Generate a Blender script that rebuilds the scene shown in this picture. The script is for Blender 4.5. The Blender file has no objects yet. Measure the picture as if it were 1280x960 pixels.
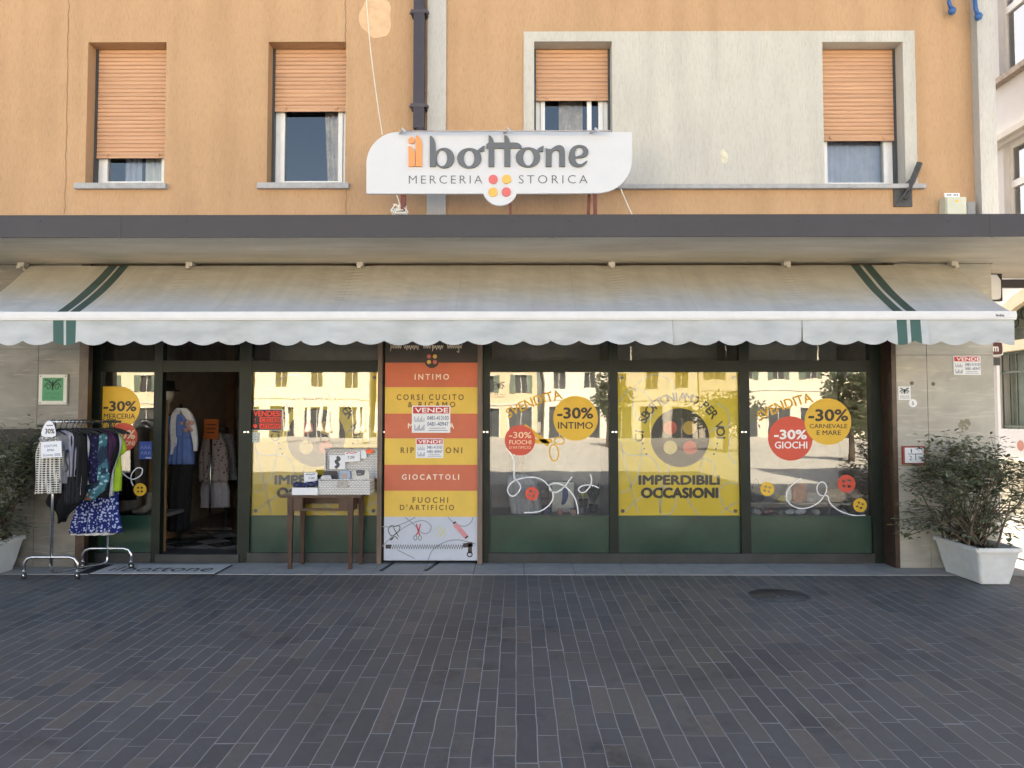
import bpy, bmesh, math, random
from mathutils import Vector, Matrix, noise
from mathutils.geometry import tessellate_polygon
R = math.radians
rnd = random.Random(7)
sc = bpy.context.scene
COL = sc.collection

# ------------------------------------------------------------------ camera
F = 961.0                       # focal length in pixels of a 1280 wide frame
PITCH, YAW = R(2.5), R(0.3)
CAM = Vector((0.0, -8.44, 1.63))
cam_d = bpy.data.cameras.new('camera')
cam_d.sensor_width = 36.0
cam_d.lens = 36.0 * F / 1280.0
cam_d.clip_start = 0.05
cam_d.clip_end = 2000
cam = bpy.data.objects.new('camera', cam_d)
cam.location = CAM
cam.rotation_euler = (math.pi / 2 + PITCH, 0, YAW)
COL.objects.link(cam)
sc.camera = cam

# ------------------------------------------------------------------ sky and sun
SUN_EL, SUN_AZ = R(36.0), R(-2.0)       # behind the shop, a touch to the left
world = bpy.data.worlds.new('World')
sc.world = world
world.use_nodes = True
wn = world.node_tree.nodes
sky = wn.new('ShaderNodeTexSky')
sky.sky_type = 'NISHITA'
sky.sun_disc = False
sky.sun_elevation = SUN_EL
sky.sun_rotation = SUN_AZ
sky.air_density = 1.0
sky.dust_density = 2.2
sky.ozone_density = 0.8
bg = wn['Background']
bg.inputs['Strength'].default_value = 0.075
world.node_tree.links.new(sky.outputs[0], bg.inputs[0])
sun_d = bpy.data.lights.new('sun', 'SUN')
sun_d.energy = 5.0
sun_d.angle = R(0.5)
sun_d.color = (1.0, 0.95, 0.87)
sun = bpy.data.objects.new('sun', sun_d)
sun.rotation_euler = (-(math.pi / 2 - SUN_EL), 0, -SUN_AZ)
sun.location = (0, 20, 30)
COL.objects.link(sun)
vs = sc.view_settings
vs.view_transform = 'Standard'
vs.look = 'None'
vs.exposure = 2.78
vs.gamma = 1.0
vs.use_white_balance = True          # the camera's white balance was set for open shade
vs.white_balance_temperature = 7300
vs.white_balance_tint = 10
sc.render.engine = 'CYCLES'
sc.cycles.use_denoising = True
sc.cycles.max_bounces = 8
sc.cycles.transparent_max_bounces = 12
sc.cycles.sample_clamp_indirect = 6.0
sc.cycles.caustics_reflective = False
sc.cycles.caustics_refractive = False

# ------------------------------------------------------------------ pixel to place (each plane has its own depth)
ROT = cam.rotation_euler.to_matrix()
def ray(px, py):
    return ROT @ Vector((px - 640.0, 480.0 - py, -F))
def P(px, py, Y):
    d = ray(px, py)
    t = (Y - CAM.y) / d.y
    return CAM + d * t
def PX(px, Y, py=560): return P(px, py, Y).x
def PZ(py, Y, px=640): return P(px, py, Y).z
def G(px, py, z=0.0):
    d = ray(px, py)
    return CAM + d * ((z - CAM.z) / d.z)

# ------------------------------------------------------------------ materials
MATS = {}
def nodes_of(name):
    m = bpy.data.materials.new(name)
    m.use_nodes = True
    nt = m.node_tree
    return m, nt, nt.nodes, nt.links, nt.nodes['Principled BSDF']
def M(name, base, rough=0.6, var=0.12, scale=6.0, bump=0.0, bscale=60.0, stretch=(1, 1, 1), metal=0.0, spec=0.4, base2=None, trans=0.0):
    if name in MATS: return MATS[name]
    m, nt, N, L, b = nodes_of(name)
    tc = N.new('ShaderNodeTexCoord')
    mp = N.new('ShaderNodeMapping')
    mp.inputs['Scale'].default_value = stretch
    L.new(tc.outputs['Object'], mp.inputs[0])
    n = N.new('ShaderNodeTexNoise')
    n.inputs['Scale'].default_value = scale
    n.inputs['Detail'].default_value = 6
    n.inputs['Roughness'].default_value = 0.65
    L.new(mp.outputs[0], n.inputs['Vector'])
    cr = N.new('ShaderNodeValToRGB')
    cr.color_ramp.elements[0].position = 0.3
    cr.color_ramp.elements[1].position = 0.7
    lo = base2 if base2 else tuple(max(0, c * (1 - var)) for c in base)
    hi = base if base2 else tuple(min(1, c * (1 + var)) for c in base)
    cr.color_ramp.elements[0].color = (*lo, 1)
    cr.color_ramp.elements[1].color = (*hi, 1)
    L.new(n.outputs[0], cr.inputs[0])
    L.new(cr.outputs[0], b.inputs['Base Color'])
    b.inputs['Roughness'].default_value = rough
    b.inputs['Metallic'].default_value = metal
    b.inputs['Specular IOR Level'].default_value = spec
    if bump:
        n2 = N.new('ShaderNodeTexNoise')
        n2.inputs['Scale'].default_value = bscale
        n2.inputs['Detail'].default_value = 4
        L.new(mp.outputs[0], n2.inputs['Vector'])
        bp = N.new('ShaderNodeBump')
        bp.inputs['Strength'].default_value = bump
        bp.inputs['Distance'].default_value = 0.01
        L.new(n2.outputs[0], bp.inputs['Height'])
        L.new(bp.outputs[0], b.inputs['Normal'])
    if trans:
        tr = N.new('ShaderNodeBsdfTranslucent')
        L.new(cr.outputs[0], tr.inputs[0])
        mx = N.new('ShaderNodeMixShader')
        mx.inputs[0].default_value = trans
        L.new(b.outputs[0], mx.inputs[1]); L.new(tr.outputs[0], mx.inputs[2])
        L.new(mx.outputs[0], N['Material Output'].inputs[0])
    MATS[name] = m
    return m
def math_node(N, L, op, a, b=None):
    n = N.new('ShaderNodeMath'); n.operation = op
    for i, v in enumerate((a, b)):
        if v is None: continue
        if isinstance(v, (int, float)): n.inputs[i].default_value = v
        else: L.new(v, n.inputs[i])
    return n.outputs[0]
def glass(name, tint=(0.93, 0.95, 0.94), ior=1.95, wave=0.0):
    if name in MATS: return MATS[name]
    m = bpy.data.materials.new(name); m.use_nodes = True
    nt = m.node_tree; N = nt.nodes; L = nt.links
    N.remove(N['Principled BSDF'])
    fr = N.new('ShaderNodeFresnel'); fr.inputs[0].default_value = ior
    t = N.new('ShaderNodeBsdfTransparent'); t.inputs[0].default_value = (*tint, 1)
    g = N.new('ShaderNodeBsdfGlossy'); g.inputs['Roughness'].default_value = 0.0
    g.inputs[0].default_value = (1, 1, 1, 1)
    if wave:
        tc = N.new('ShaderNodeTexCoord')
        n = N.new('ShaderNodeTexNoise'); n.inputs['Scale'].default_value = 1.3; n.inputs['Detail'].default_value = 2.5
        L.new(tc.outputs['Object'], n.inputs['Vector'])
        bp = N.new('ShaderNodeBump'); bp.inputs['Strength'].default_value = wave; bp.inputs['Distance'].default_value = 0.01
        L.new(n.outputs[0], bp.inputs['Height']); L.new(bp.outputs[0], g.inputs['Normal'])
    mx = N.new('ShaderNodeMixShader')
    L.new(fr.outputs[0], mx.inputs[0]); L.new(t.outputs[0], mx.inputs[1]); L.new(g.outputs[0], mx.inputs[2])
    L.new(mx.outputs[0], N['Material Output'].inputs[0])
    MATS[name] = m
    return m

def stucco(name, c1, c2, grime=(0.6, 0.55, 0.5)):
    """scratched render: short vertical grooves, blotchy colour, a little run-off dirt"""
    m, nt, N, L, b = nodes_of(name)
    tc = N.new('ShaderNodeTexCoord')
    mp = N.new('ShaderNodeMapping'); mp.inputs['Scale'].default_value = (105, 105, 13)
    L.new(tc.outputs['Object'], mp.inputs[0])
    n = N.new('ShaderNodeTexNoise'); n.inputs['Scale'].default_value = 1.0; n.inputs['Detail'].default_value = 5
    n.inputs['Distortion'].default_value = 0.6
    L.new(mp.outputs[0], n.inputs['Vector'])
    n2 = N.new('ShaderNodeTexNoise'); n2.inputs['Scale'].default_value = 0.7; n2.inputs['Detail'].default_value = 8
    n2.inputs['Roughness'].default_value = 0.7
    L.new(tc.outputs['Object'], n2.inputs['Vector'])
    mp3 = N.new('ShaderNodeMapping'); mp3.inputs['Scale'].default_value = (3.5, 3.5, 0.35)
    L.new(tc.outputs['Object'], mp3.inputs[0])
    n3 = N.new('ShaderNodeTexNoise'); n3.inputs['Scale'].default_value = 1.0; n3.inputs['Detail'].default_value = 4
    L.new(mp3.outputs[0], n3.inputs['Vector'])
    cr = N.new('ShaderNodeValToRGB')
    cr.color_ramp.elements[0].position = 0.3; cr.color_ramp.elements[1].position = 0.72
    cr.color_ramp.elements[0].color = (*c2, 1); cr.color_ramp.elements[1].color = (*c1, 1)
    L.new(n2.outputs[0], cr.inputs[0])
    mx = N.new('ShaderNodeMixRGB'); mx.blend_type = 'MULTIPLY'
    cr2 = N.new('ShaderNodeValToRGB')
    cr2.color_ramp.elements[0].position = 0.36; cr2.color_ramp.elements[1].position = 0.5
    cr2.color_ramp.elements[0].color = (0.87, 0.84, 0.81, 1); cr2.color_ramp.elements[1].color = (1, 1, 1, 1)
    L.new(n.outputs[0], cr2.inputs[0])
    mx.inputs[0].default_value = 0.75
    L.new(cr.outputs[0], mx.inputs[1]); L.new(cr2.outputs[0], mx.inputs[2])
    mx2 = N.new('ShaderNodeMixRGB'); mx2.blend_type = 'MULTIPLY'
    cr3 = N.new('ShaderNodeValToRGB')
    cr3.color_ramp.elements[0].position = 0.3; cr3.color_ramp.elements[1].position = 0.55
    cr3.color_ramp.elements[0].color = (*[0.5 + 0.5 * g for g in grime], 1); cr3.color_ramp.elements[1].color = (1, 1, 1, 1)
    L.new(n3.outputs[0], cr3.inputs[0])
    mx2.inputs[0].default_value = 0.55
    L.new(mx.outputs[0], mx2.inputs[1]); L.new(cr3.outputs[0], mx2.inputs[2])
    L.new(mx2.outputs[0], b.inputs['Base Color'])
    b.inputs['Roughness'].default_value = 0.9; b.inputs['Specular IOR Level'].default_value = 0.15
    bp = N.new('ShaderNodeBump'); bp.inputs['Strength'].default_value = 0.75; bp.inputs['Distance'].default_value = 0.012
    L.new(n.outputs[0], bp.inputs['Height']); L.new(bp.outputs[0], b.inputs['Normal'])
    MATS[name] = m
    return m

def paving_material():
    """rows of slate blocks running away from the shop, uneven lengths, pale joints"""
    m, nt, N, L, b = nodes_of('slate_paving')
    tc = N.new('ShaderNodeTexCoord')
    nz = N.new('ShaderNodeTexNoise'); nz.inputs['Scale'].default_value = 3.0; nz.inputs['Detail'].default_value = 2
    L.new(tc.outputs['Object'], nz.inputs['Vector'])
    sub = N.new('ShaderNodeVectorMath'); sub.operation = 'SUBTRACT'; sub.inputs[1].default_value = (0.5, 0.5, 0.5)
    L.new(nz.outputs['Color'], sub.inputs[0])
    scl = N.new('ShaderNodeVectorMath'); scl.operation = 'SCALE'; scl.inputs['Scale'].default_value = 0.016
    L.new(sub.outputs[0], scl.inputs[0])
    add = N.new('ShaderNodeVectorMath'); add.operation = 'ADD'
    L.new(tc.outputs['Object'], add.inputs[0]); L.new(scl.outputs[0], add.inputs[1])
    sp = N.new('ShaderNodeSeparateXYZ'); L.new(add.outputs[0], sp.inputs[0])
    W = 0.1135
    xr = math_node(N, L, 'DIVIDE', sp.outputs[0], W)
    row = math_node(N, L, 'FLOOR', xr)
    fx = math_node(N, L, 'FRACT', xr)
    w1 = N.new('ShaderNodeTexWhiteNoise'); w1.noise_dimensions = '1D'; L.new(row, w1.inputs['W'])
    ln = math_node(N, L, 'ADD', math_node(N, L, 'MULTIPLY', w1.outputs[0], 0.16), 0.29)
    w2 = N.new('ShaderNodeTexWhiteNoise'); w2.noise_dimensions = '1D'
    L.new(math_node(N, L, 'ADD', row, 0.37), w2.inputs['W'])
    # warp along the row so that lengths differ inside one row too
    wv = math_node(N, L, 'SINE', math_node(N, L, 'ADD', math_node(N, L, 'MULTIPLY', sp.outputs[1], 5.3), math_node(N, L, 'MULTIPLY', w2.outputs[0], 40.0)))
    wv2 = math_node(N, L, 'SINE', math_node(N, L, 'ADD', math_node(N, L, 'MULTIPLY', sp.outputs[1], 2.9), math_node(N, L, 'MULTIPLY', w1.outputs[0], 70.0)))
    yy = math_node(N, L, 'ADD', sp.outputs[1], math_node(N, L, 'ADD', math_node(N, L, 'MULTIPLY', wv, 0.06), math_node(N, L, 'MULTIPLY', wv2, 0.09)))
    yr = math_node(N, L, 'ADD', math_node(N, L, 'DIVIDE', yy, ln), math_node(N, L, 'MULTIPLY', w2.outputs[0], 17.0))
    bid = math_node(N, L, 'FLOOR', yr)
    fy = math_node(N, L, 'FRACT', yr)
    ex = math_node(N, L, 'MULTIPLY', math_node(N, L, 'SUBTRACT', 0.5, math_node(N, L, 'ABSOLUTE', math_node(N, L, 'SUBTRACT', fx, 0.5))), W)
    ey = math_node(N, L, 'MULTIPLY', math_node(N, L, 'SUBTRACT', 0.5, math_node(N, L, 'ABSOLUTE', math_node(N, L, 'SUBTRACT', fy, 0.5))), ln)
    # joints wear unevenly: their width comes and goes
    nj = N.new('ShaderNodeTexNoise'); nj.inputs['Scale'].default_value = 2.2; nj.inputs['Detail'].default_value = 5
    L.new(tc.outputs['Object'], nj.inputs['Vector'])
    jw = math_node(N, L, 'MULTIPLY', math_node(N, L, 'SUBTRACT', nj.outputs[0], 0.14), 0.0072)
    jwy = math_node(N, L, 'MULTIPLY', math_node(N, L, 'SUBTRACT', nj.outputs[0], 0.2), 0.009)
    jx = math_node(N, L, 'LESS_THAN', ex, jw)
    jy = math_node(N, L, 'LESS_THAN', ey, jwy)
    joint = math_node(N, L, 'MAXIMUM', jx, jy)
    cmb = N.new('ShaderNodeCombineXYZ'); L.new(row, cmb.inputs[0]); L.new(bid, cmb.inputs[1])
    w3 = N.new('ShaderNodeTexWhiteNoise'); w3.noise_dimensions = '2D'; L.new(cmb.outputs[0], w3.inputs['Vector'])
    cr = N.new('ShaderNodeValToRGB')
    el = cr.color_ramp.elements
    el[0].position = 0.0; el[0].color = (0.082, 0.080, 0.080, 1)
    el[1].position = 1.0; el[1].color = (0.128, 0.112, 0.098, 1)
    e = el.new(0.35); e.color = (0.095, 0.092, 0.090, 1)
    e = el.new(0.7); e.color = (0.104, 0.100, 0.096, 1)
    e = el.new(0.85); e.color = (0.104, 0.099, 0.092, 1)
    L.new(w3.outputs[0], cr.inputs[0])
    ns = N.new('ShaderNodeTexNoise'); ns.inputs['Scale'].default_value = 26; ns.inputs['Detail'].default_value = 6
    L.new(tc.outputs['Object'], ns.inputs['Vector'])
    nb = N.new('ShaderNodeTexNoise'); nb.inputs['Scale'].default_value = 0.55; nb.inputs['Detail'].default_value = 4
    L.new(tc.outputs['Object'], nb.inputs['Vector'])
    mul = math_node(N, L, 'ADD', math_node(N, L, 'MULTIPLY', ns.outputs[0], 0.7), math_node(N, L, 'MULTIPLY', nb.outputs[0], 0.9))
    np_ = N.new('ShaderNodeTexNoise'); np_.inputs['Scale'].default_value = 2.6; np_.inputs['Detail'].default_value = 8; np_.inputs['Roughness'].default_value = 0.7
    L.new(tc.outputs['Object'], np_.inputs['Vector'])
    st_ = N.new('ShaderNodeMapRange'); st_.inputs[1].default_value = 0.56; st_.inputs[2].default_value = 0.70; st_.inputs[3].default_value = 0.0; st_.inputs[4].default_value = -0.35
    L.new(np_.outputs[0], st_.inputs[0])
    gum = N.new('ShaderNodeTexVoronoi'); gum.inputs['Scale'].default_value = 2.3; L.new(tc.outputs['Object'], gum.inputs['Vector'])
    gm = math_node(N, L, 'MULTIPLY', math_node(N, L, 'LESS_THAN', gum.outputs['Distance'], 0.035), 0.55)
    mul = math_node(N, L, 'ADD', math_node(N, L, 'ADD', mul, gm), math_node(N, L, 'ADD', st_.outputs[0], 0.32))
    hs = N.new('ShaderNodeVectorMath'); hs.operation = 'SCALE'
    L.new(cr.outputs[0], hs.inputs[0]); L.new(mul, hs.inputs['Scale'])
    mx = N.new('ShaderNodeMixRGB'); mx.inputs[2].default_value = (0.28, 0.275, 0.265, 1)
    L.new(joint, mx.inputs[0]); L.new(hs.outputs[0], mx.inputs[1])
    L.new(mx.outputs[0], b.inputs['Base Color'])
    rg = math_node(N, L, 'ADD', math_node(N, L, 'MULTIPLY', ns.outputs[0], 0.3), 0.42)
    L.new(rg, b.inputs['Roughness'])
    b.inputs['Specular IOR Level'].default_value = 0.35
    hgt = math_node(N, L, 'ADD', math_node(N, L, 'MULTIPLY', ns.outputs[0], 0.25), math_node(N, L, 'SUBTRACT', math_node(N, L, 'MULTIPLY', w3.outputs[0], 0.3), joint))
    bp = N.new('ShaderNodeBump'); bp.inputs['Strength'].default_value = 0.2; bp.inputs['Distance'].default_value = 0.004
    L.new(hgt, bp.inputs['Height']); L.new(bp.outputs[0], b.inputs['Normal'])
    return m

def travertine(name, c1, c2, dark):
    m, nt, N, L, b = nodes_of(name)
    tc = N.new('ShaderNodeTexCoord')
    mp = N.new('ShaderNodeMapping'); mp.inputs['Scale'].default_value = (1.5, 1.5, 3.6)
    L.new(tc.outputs['Object'], mp.inputs[0])
    n = N.new('ShaderNodeTexNoise'); n.inputs['Scale'].default_value = 1.0; n.inputs['Detail'].default_value = 7; n.inputs['Distortion'].default_value = 1.6
    L.new(mp.outputs[0], n.inputs['Vector'])
    cr = N.new('ShaderNodeValToRGB'); el = cr.color_ramp.elements
    el[0].position = 0.3; el[0].color = (*c2, 1); el[1].position = 0.7; el[1].color = (*c1, 1)
    L.new(n.outputs[0], cr.inputs[0])
    mp2 = N.new('ShaderNodeMapping'); mp2.inputs['Scale'].default_value = (2.5, 2.5, 26)
    L.new(tc.outputs['Object'], mp2.inputs[0])
    n2 = N.new('ShaderNodeTexNoise'); n2.inputs['Scale'].default_value = 1.0; n2.inputs['Detail'].default_value = 5; n2.inputs['Distortion'].default_value = 1.0
    L.new(mp2.outputs[0], n2.inputs['Vector'])
    cr2 = N.new('ShaderNodeValToRGB'); e2 = cr2.color_ramp.elements
    e2[0].position = 0.57; e2[0].color = (0, 0, 0, 1); e2[1].position = 0.72; e2[1].color = (1, 1, 1, 1)
    L.new(n2.outputs[0], cr2.inputs[0])
    mx = N.new('ShaderNodeMixRGB'); mx.inputs[2].default_value = (*dark, 1)
    L.new(cr2.outputs[0], mx.inputs[0]); L.new(cr.outputs[0], mx.inputs[1])
    n3 = N.new('ShaderNodeTexNoise'); n3.inputs['Scale'].default_value = 2.2; n3.inputs['Detail'].default_value = 6
    L.new(tc.outputs['Object'], n3.inputs['Vector'])
    mx2 = N.new('ShaderNodeMixRGB'); mx2.blend_type = 'MULTIPLY'; mx2.inputs[0].default_value = 0.55
    L.new(mx.outputs[0], mx2.inputs[1]); L.new(n3.outputs[0], mx2.inputs[2])
    L.new(mx2.outputs[0], b.inputs['Base Color'])
    b.inputs['Roughness'].default_value = 0.38
    b.inputs['Specular IOR Level'].default_value = 0.4
    MATS[name] = m
    return m

def canvas_material():
    """dirty awning cloth: green edge stripes by place along the awning, tan dirt band under the canopy drip line, seams"""
    m, nt, N, L, b = nodes_of('awning_canvas')
    tc = N.new('ShaderNodeTexCoord')
    sp = N.new('ShaderNodeSeparateXYZ'); L.new(tc.outputs['Object'], sp.inputs[0])
    def band(c, hw):
        return math_node(N, L, 'LESS_THAN', math_node(N, L, 'ABSOLUTE', math_node(N, L, 'SUBTRACT', sp.outputs[0], c)), hw)
    st = None
    for c, hw in STRIPES:
        v = band(c, hw)
        st = v if st is None else math_node(N, L, 'MAXIMUM', st, v)
    n = N.new('ShaderNodeTexNoise'); n.inputs['Scale'].default_value = 1.1; n.inputs['Detail'].default_value = 7; n.inputs['Roughness'].default_value = 0.65
    L.new(tc.outputs['Object'], n.inputs['Vector'])
    # dirt: heavier on the part near the wall (a real stain of the cloth)
    mr = N.new('ShaderNodeMapRange'); mr.inputs[1].default_value = 2.72; mr.inputs[2].default_value = 3.0
    L.new(math_node(N, L, 'ADD', sp.outputs[2], math_node(N, L, 'MULTIPLY', math_node(N, L, 'SUBTRACT', n.outputs[0], 0.5), 0.45)), mr.inputs[0])
    mpv = N.new('ShaderNodeMapping'); mpv.inputs['Scale'].default_value = (5, 0.7, 0.7)
    L.new(tc.outputs['Object'], mpv.inputs[0])
    n2 = N.new('ShaderNodeTexNoise'); n2.inputs['Scale'].default_value = 1.5; n2.inputs['Detail'].default_value = 5
    L.new(mpv.outputs[0], n2.inputs['Vector'])
    mx = N.new('ShaderNodeMixRGB'); mx.inputs[1].default_value = (0.62, 0.645, 0.68, 1); mx.inputs[2].default_value = (0.58, 0.54, 0.46, 1)
    L.new(mr.outputs[0], mx.inputs[0])
    mxg = N.new('ShaderNodeMixRGB'); mxg.inputs[2].default_value = (0.082, 0.125, 0.112, 1)
    L.new(st, mxg.inputs[0]); L.new(mx.outputs[0], mxg.inputs[1])
    mul = N.new('ShaderNodeVectorMath'); mul.operation = 'SCALE'
    sm = math_node(N, L, 'ADD', math_node(N, L, 'MULTIPLY', n2.outputs[0], 0.35), math_node(N, L, 'ADD', math_node(N, L, 'MULTIPLY', n.outputs[0], 0.45), 0.58))
    # seams every 1.18 m
    sx = math_node(N, L, 'ABSOLUTE', math_node(N, L, 'SUBTRACT', math_node(N, L, 'FRACT', math_node(N, L, 'DIVIDE', sp.outputs[0], 1.18)), 0.5))
    seam = math_node(N, L, 'LESS_THAN', sx, 0.004)
    sm = math_node(N, L, 'MULTIPLY', sm, math_node(N, L, 'SUBTRACT', 1.0, math_node(N, L, 'MULTIPLY', seam, 0.10)))
    L.new(mxg.outputs[0], mul.inputs[0]); L.new(sm, mul.inputs['Scale'])
    L.new(mul.outputs[0], b.inputs['Base Color'])
    b.inputs['Roughness'].default_value = 0.85; b.inputs['Specular IOR Level'].default_value = 0.2
    tr = N.new('ShaderNodeBsdfTranslucent'); L.new(mul.outputs[0], tr.inputs[0])
    ms = N.new('ShaderNodeMixShader'); ms.inputs[0].default_value = 0.25
    L.new(b.outputs[0], ms.inputs[1]); L.new(tr.outputs[0], ms.inputs[2])
    L.new(ms.outputs[0], N['Material Output'].inputs[0])
    mpb = N.new('ShaderNodeMapping'); mpb.inputs['Scale'].default_value = (3, 4.5, 4.5)
    L.new(tc.outputs['Object'], mpb.inputs[0])
    n4 = N.new('ShaderNodeTexNoise'); n4.inputs['Scale'].default_value = 1.2; n4.inputs['Detail'].default_value = 4
    L.new(mpb.outputs[0], n4.inputs['Vector'])
    bp = N.new('ShaderNodeBump'); bp.inputs['Strength'].default_value = 0.6; bp.inputs['Distance'].default_value = 0.03
    L.new(n4.outputs[0], bp.inputs['Height']); L.new(bp.outputs[0], b.inputs['Normal'])
    return m

def print_mat(name, ground, spots, scale, thr=0.3, rough=0.8, ground2=None, regular=False):
    """printed cloth: blobs of one colour on another"""
    if name in MATS: return MATS[name]
    m, nt, N, L, b = nodes_of(name)
    tc = N.new('ShaderNodeTexCoord')
    v = N.new('ShaderNodeTexVoronoi'); v.inputs['Scale'].default_value = scale
    L.new(tc.outputs['Object'], v.inputs['Vector'])
    if regular:
        v.inputs['Randomness'].default_value = 0.0; v.voronoi_dimensions = '2D'
        mp_ = N.new('ShaderNodeMapping'); mp_.inputs['Rotation'].default_value = (R(90), 0, 0); L.new(tc.outputs['Object'], mp_.inputs[0]); L.new(mp_.outputs[0], v.inputs['Vector'])
    n = N.new('ShaderNodeTexNoise'); n.inputs['Scale'].default_value = scale * 1.7; n.inputs['Detail'].default_value = 3
    L.new(tc.outputs['Object'], n.inputs['Vector'])
    s = math_node(N, L, 'LESS_THAN', math_node(N, L, 'ADD', v.outputs['Distance'], math_node(N, L, 'MULTIPLY', math_node(N, L, 'SUBTRACT', n.outputs[0], 0.5), 0.0 if regular else 0.9)), thr)
    mx = N.new('ShaderNodeMixRGB'); mx.inputs[1].default_value = (*ground, 1); mx.inputs[2].default_value = (*spots, 1)
    L.new(s, mx.inputs[0])
    out = mx.outputs[0]
    if ground2:
        n5 = N.new('ShaderNodeTexNoise'); n5.inputs['Scale'].default_value = scale * 0.35
        L.new(tc.outputs['Object'], n5.inputs['Vector'])
        mz = N.new('ShaderNodeMixRGB'); mz.inputs[2].default_value = (*ground2, 1)
        cr = N.new('ShaderNodeValToRGB'); cr.color_ramp.elements[0].position = 0.48; cr.color_ramp.elements[1].position = 0.53
        L.new(n5.outputs[0], cr.inputs[0]); L.new(cr.outputs[0], mz.inputs[0]); L.new(out, mz.inputs[1])
        out = mz.outputs[0]
    L.new(out, b.inputs['Base Color'])
    b.inputs['Roughness'].default_value = rough; b.inputs['Specular IOR Level'].default_value = 0.2
    MATS[name] = m
    return m

def tile_mat():
    m, nt, N, L, b = nodes_of('checker_floor_tiles')
    tc = N.new('ShaderNodeTexCoord')
    mp = N.new('ShaderNodeMapping'); mp.inputs['Rotation'].default_value = (0, 0, R(45)); mp.inputs['Scale'].default_value = (3, 3, 3)
    L.new(tc.outputs['Object'], mp.inputs[0])
    c = N.new('ShaderNodeTexChecker'); c.inputs['Scale'].default_value = 1.0
    c.inputs[1].default_value = (0.30, 0.27, 0.25, 1); c.inputs[2].default_value = (0.05, 0.04, 0.04, 1)
    L.new(mp.outputs[0], c.inputs[0]); L.new(c.outputs[0], b.inputs['Base Color'])
    b.inputs['Roughness'].default_value = 0.12
    return m

def weave_mat():
    m, nt, N, L, b = nodes_of('white_wicker')
    tc = N.new('ShaderNodeTexCoord')
    c = N.new('ShaderNodeTexBrick')
    mp = N.new('ShaderNodeMapping'); mp.inputs['Rotation'].default_value = (R(90), 0, 0)
    L.new(tc.outputs['Object'], mp.inputs[0]); L.new(mp.outputs[0], c.inputs['Vector'])
    c.inputs['Color1'].default_value = (0.80, 0.79, 0.77, 1); c.inputs['Color2'].default_value = (0.72, 0.71, 0.7, 1); c.inputs['Mortar'].default_value = (0.42, 0.41, 0.40, 1)
    c.inputs['Scale'].default_value = 1.0; c.inputs['Brick Width'].default_value = 0.036; c.inputs['Row Height'].default_value = 0.019
    c.inputs['Mortar Size'].default_value = 0.0042
    L.new(c.outputs[0], b.inputs['Base Color'])
    b.inputs['Roughness'].default_value = 0.6
    bp = N.new('ShaderNodeBump'); bp.inputs['Strength'].default_value = 0.8; bp.inputs['Distance'].default_value = 0.004; bp.invert = True
    L.new(c.outputs['Fac'], bp.inputs['Height']); L.new(bp.outputs[0], b.inputs['Normal'])
    return m

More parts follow.
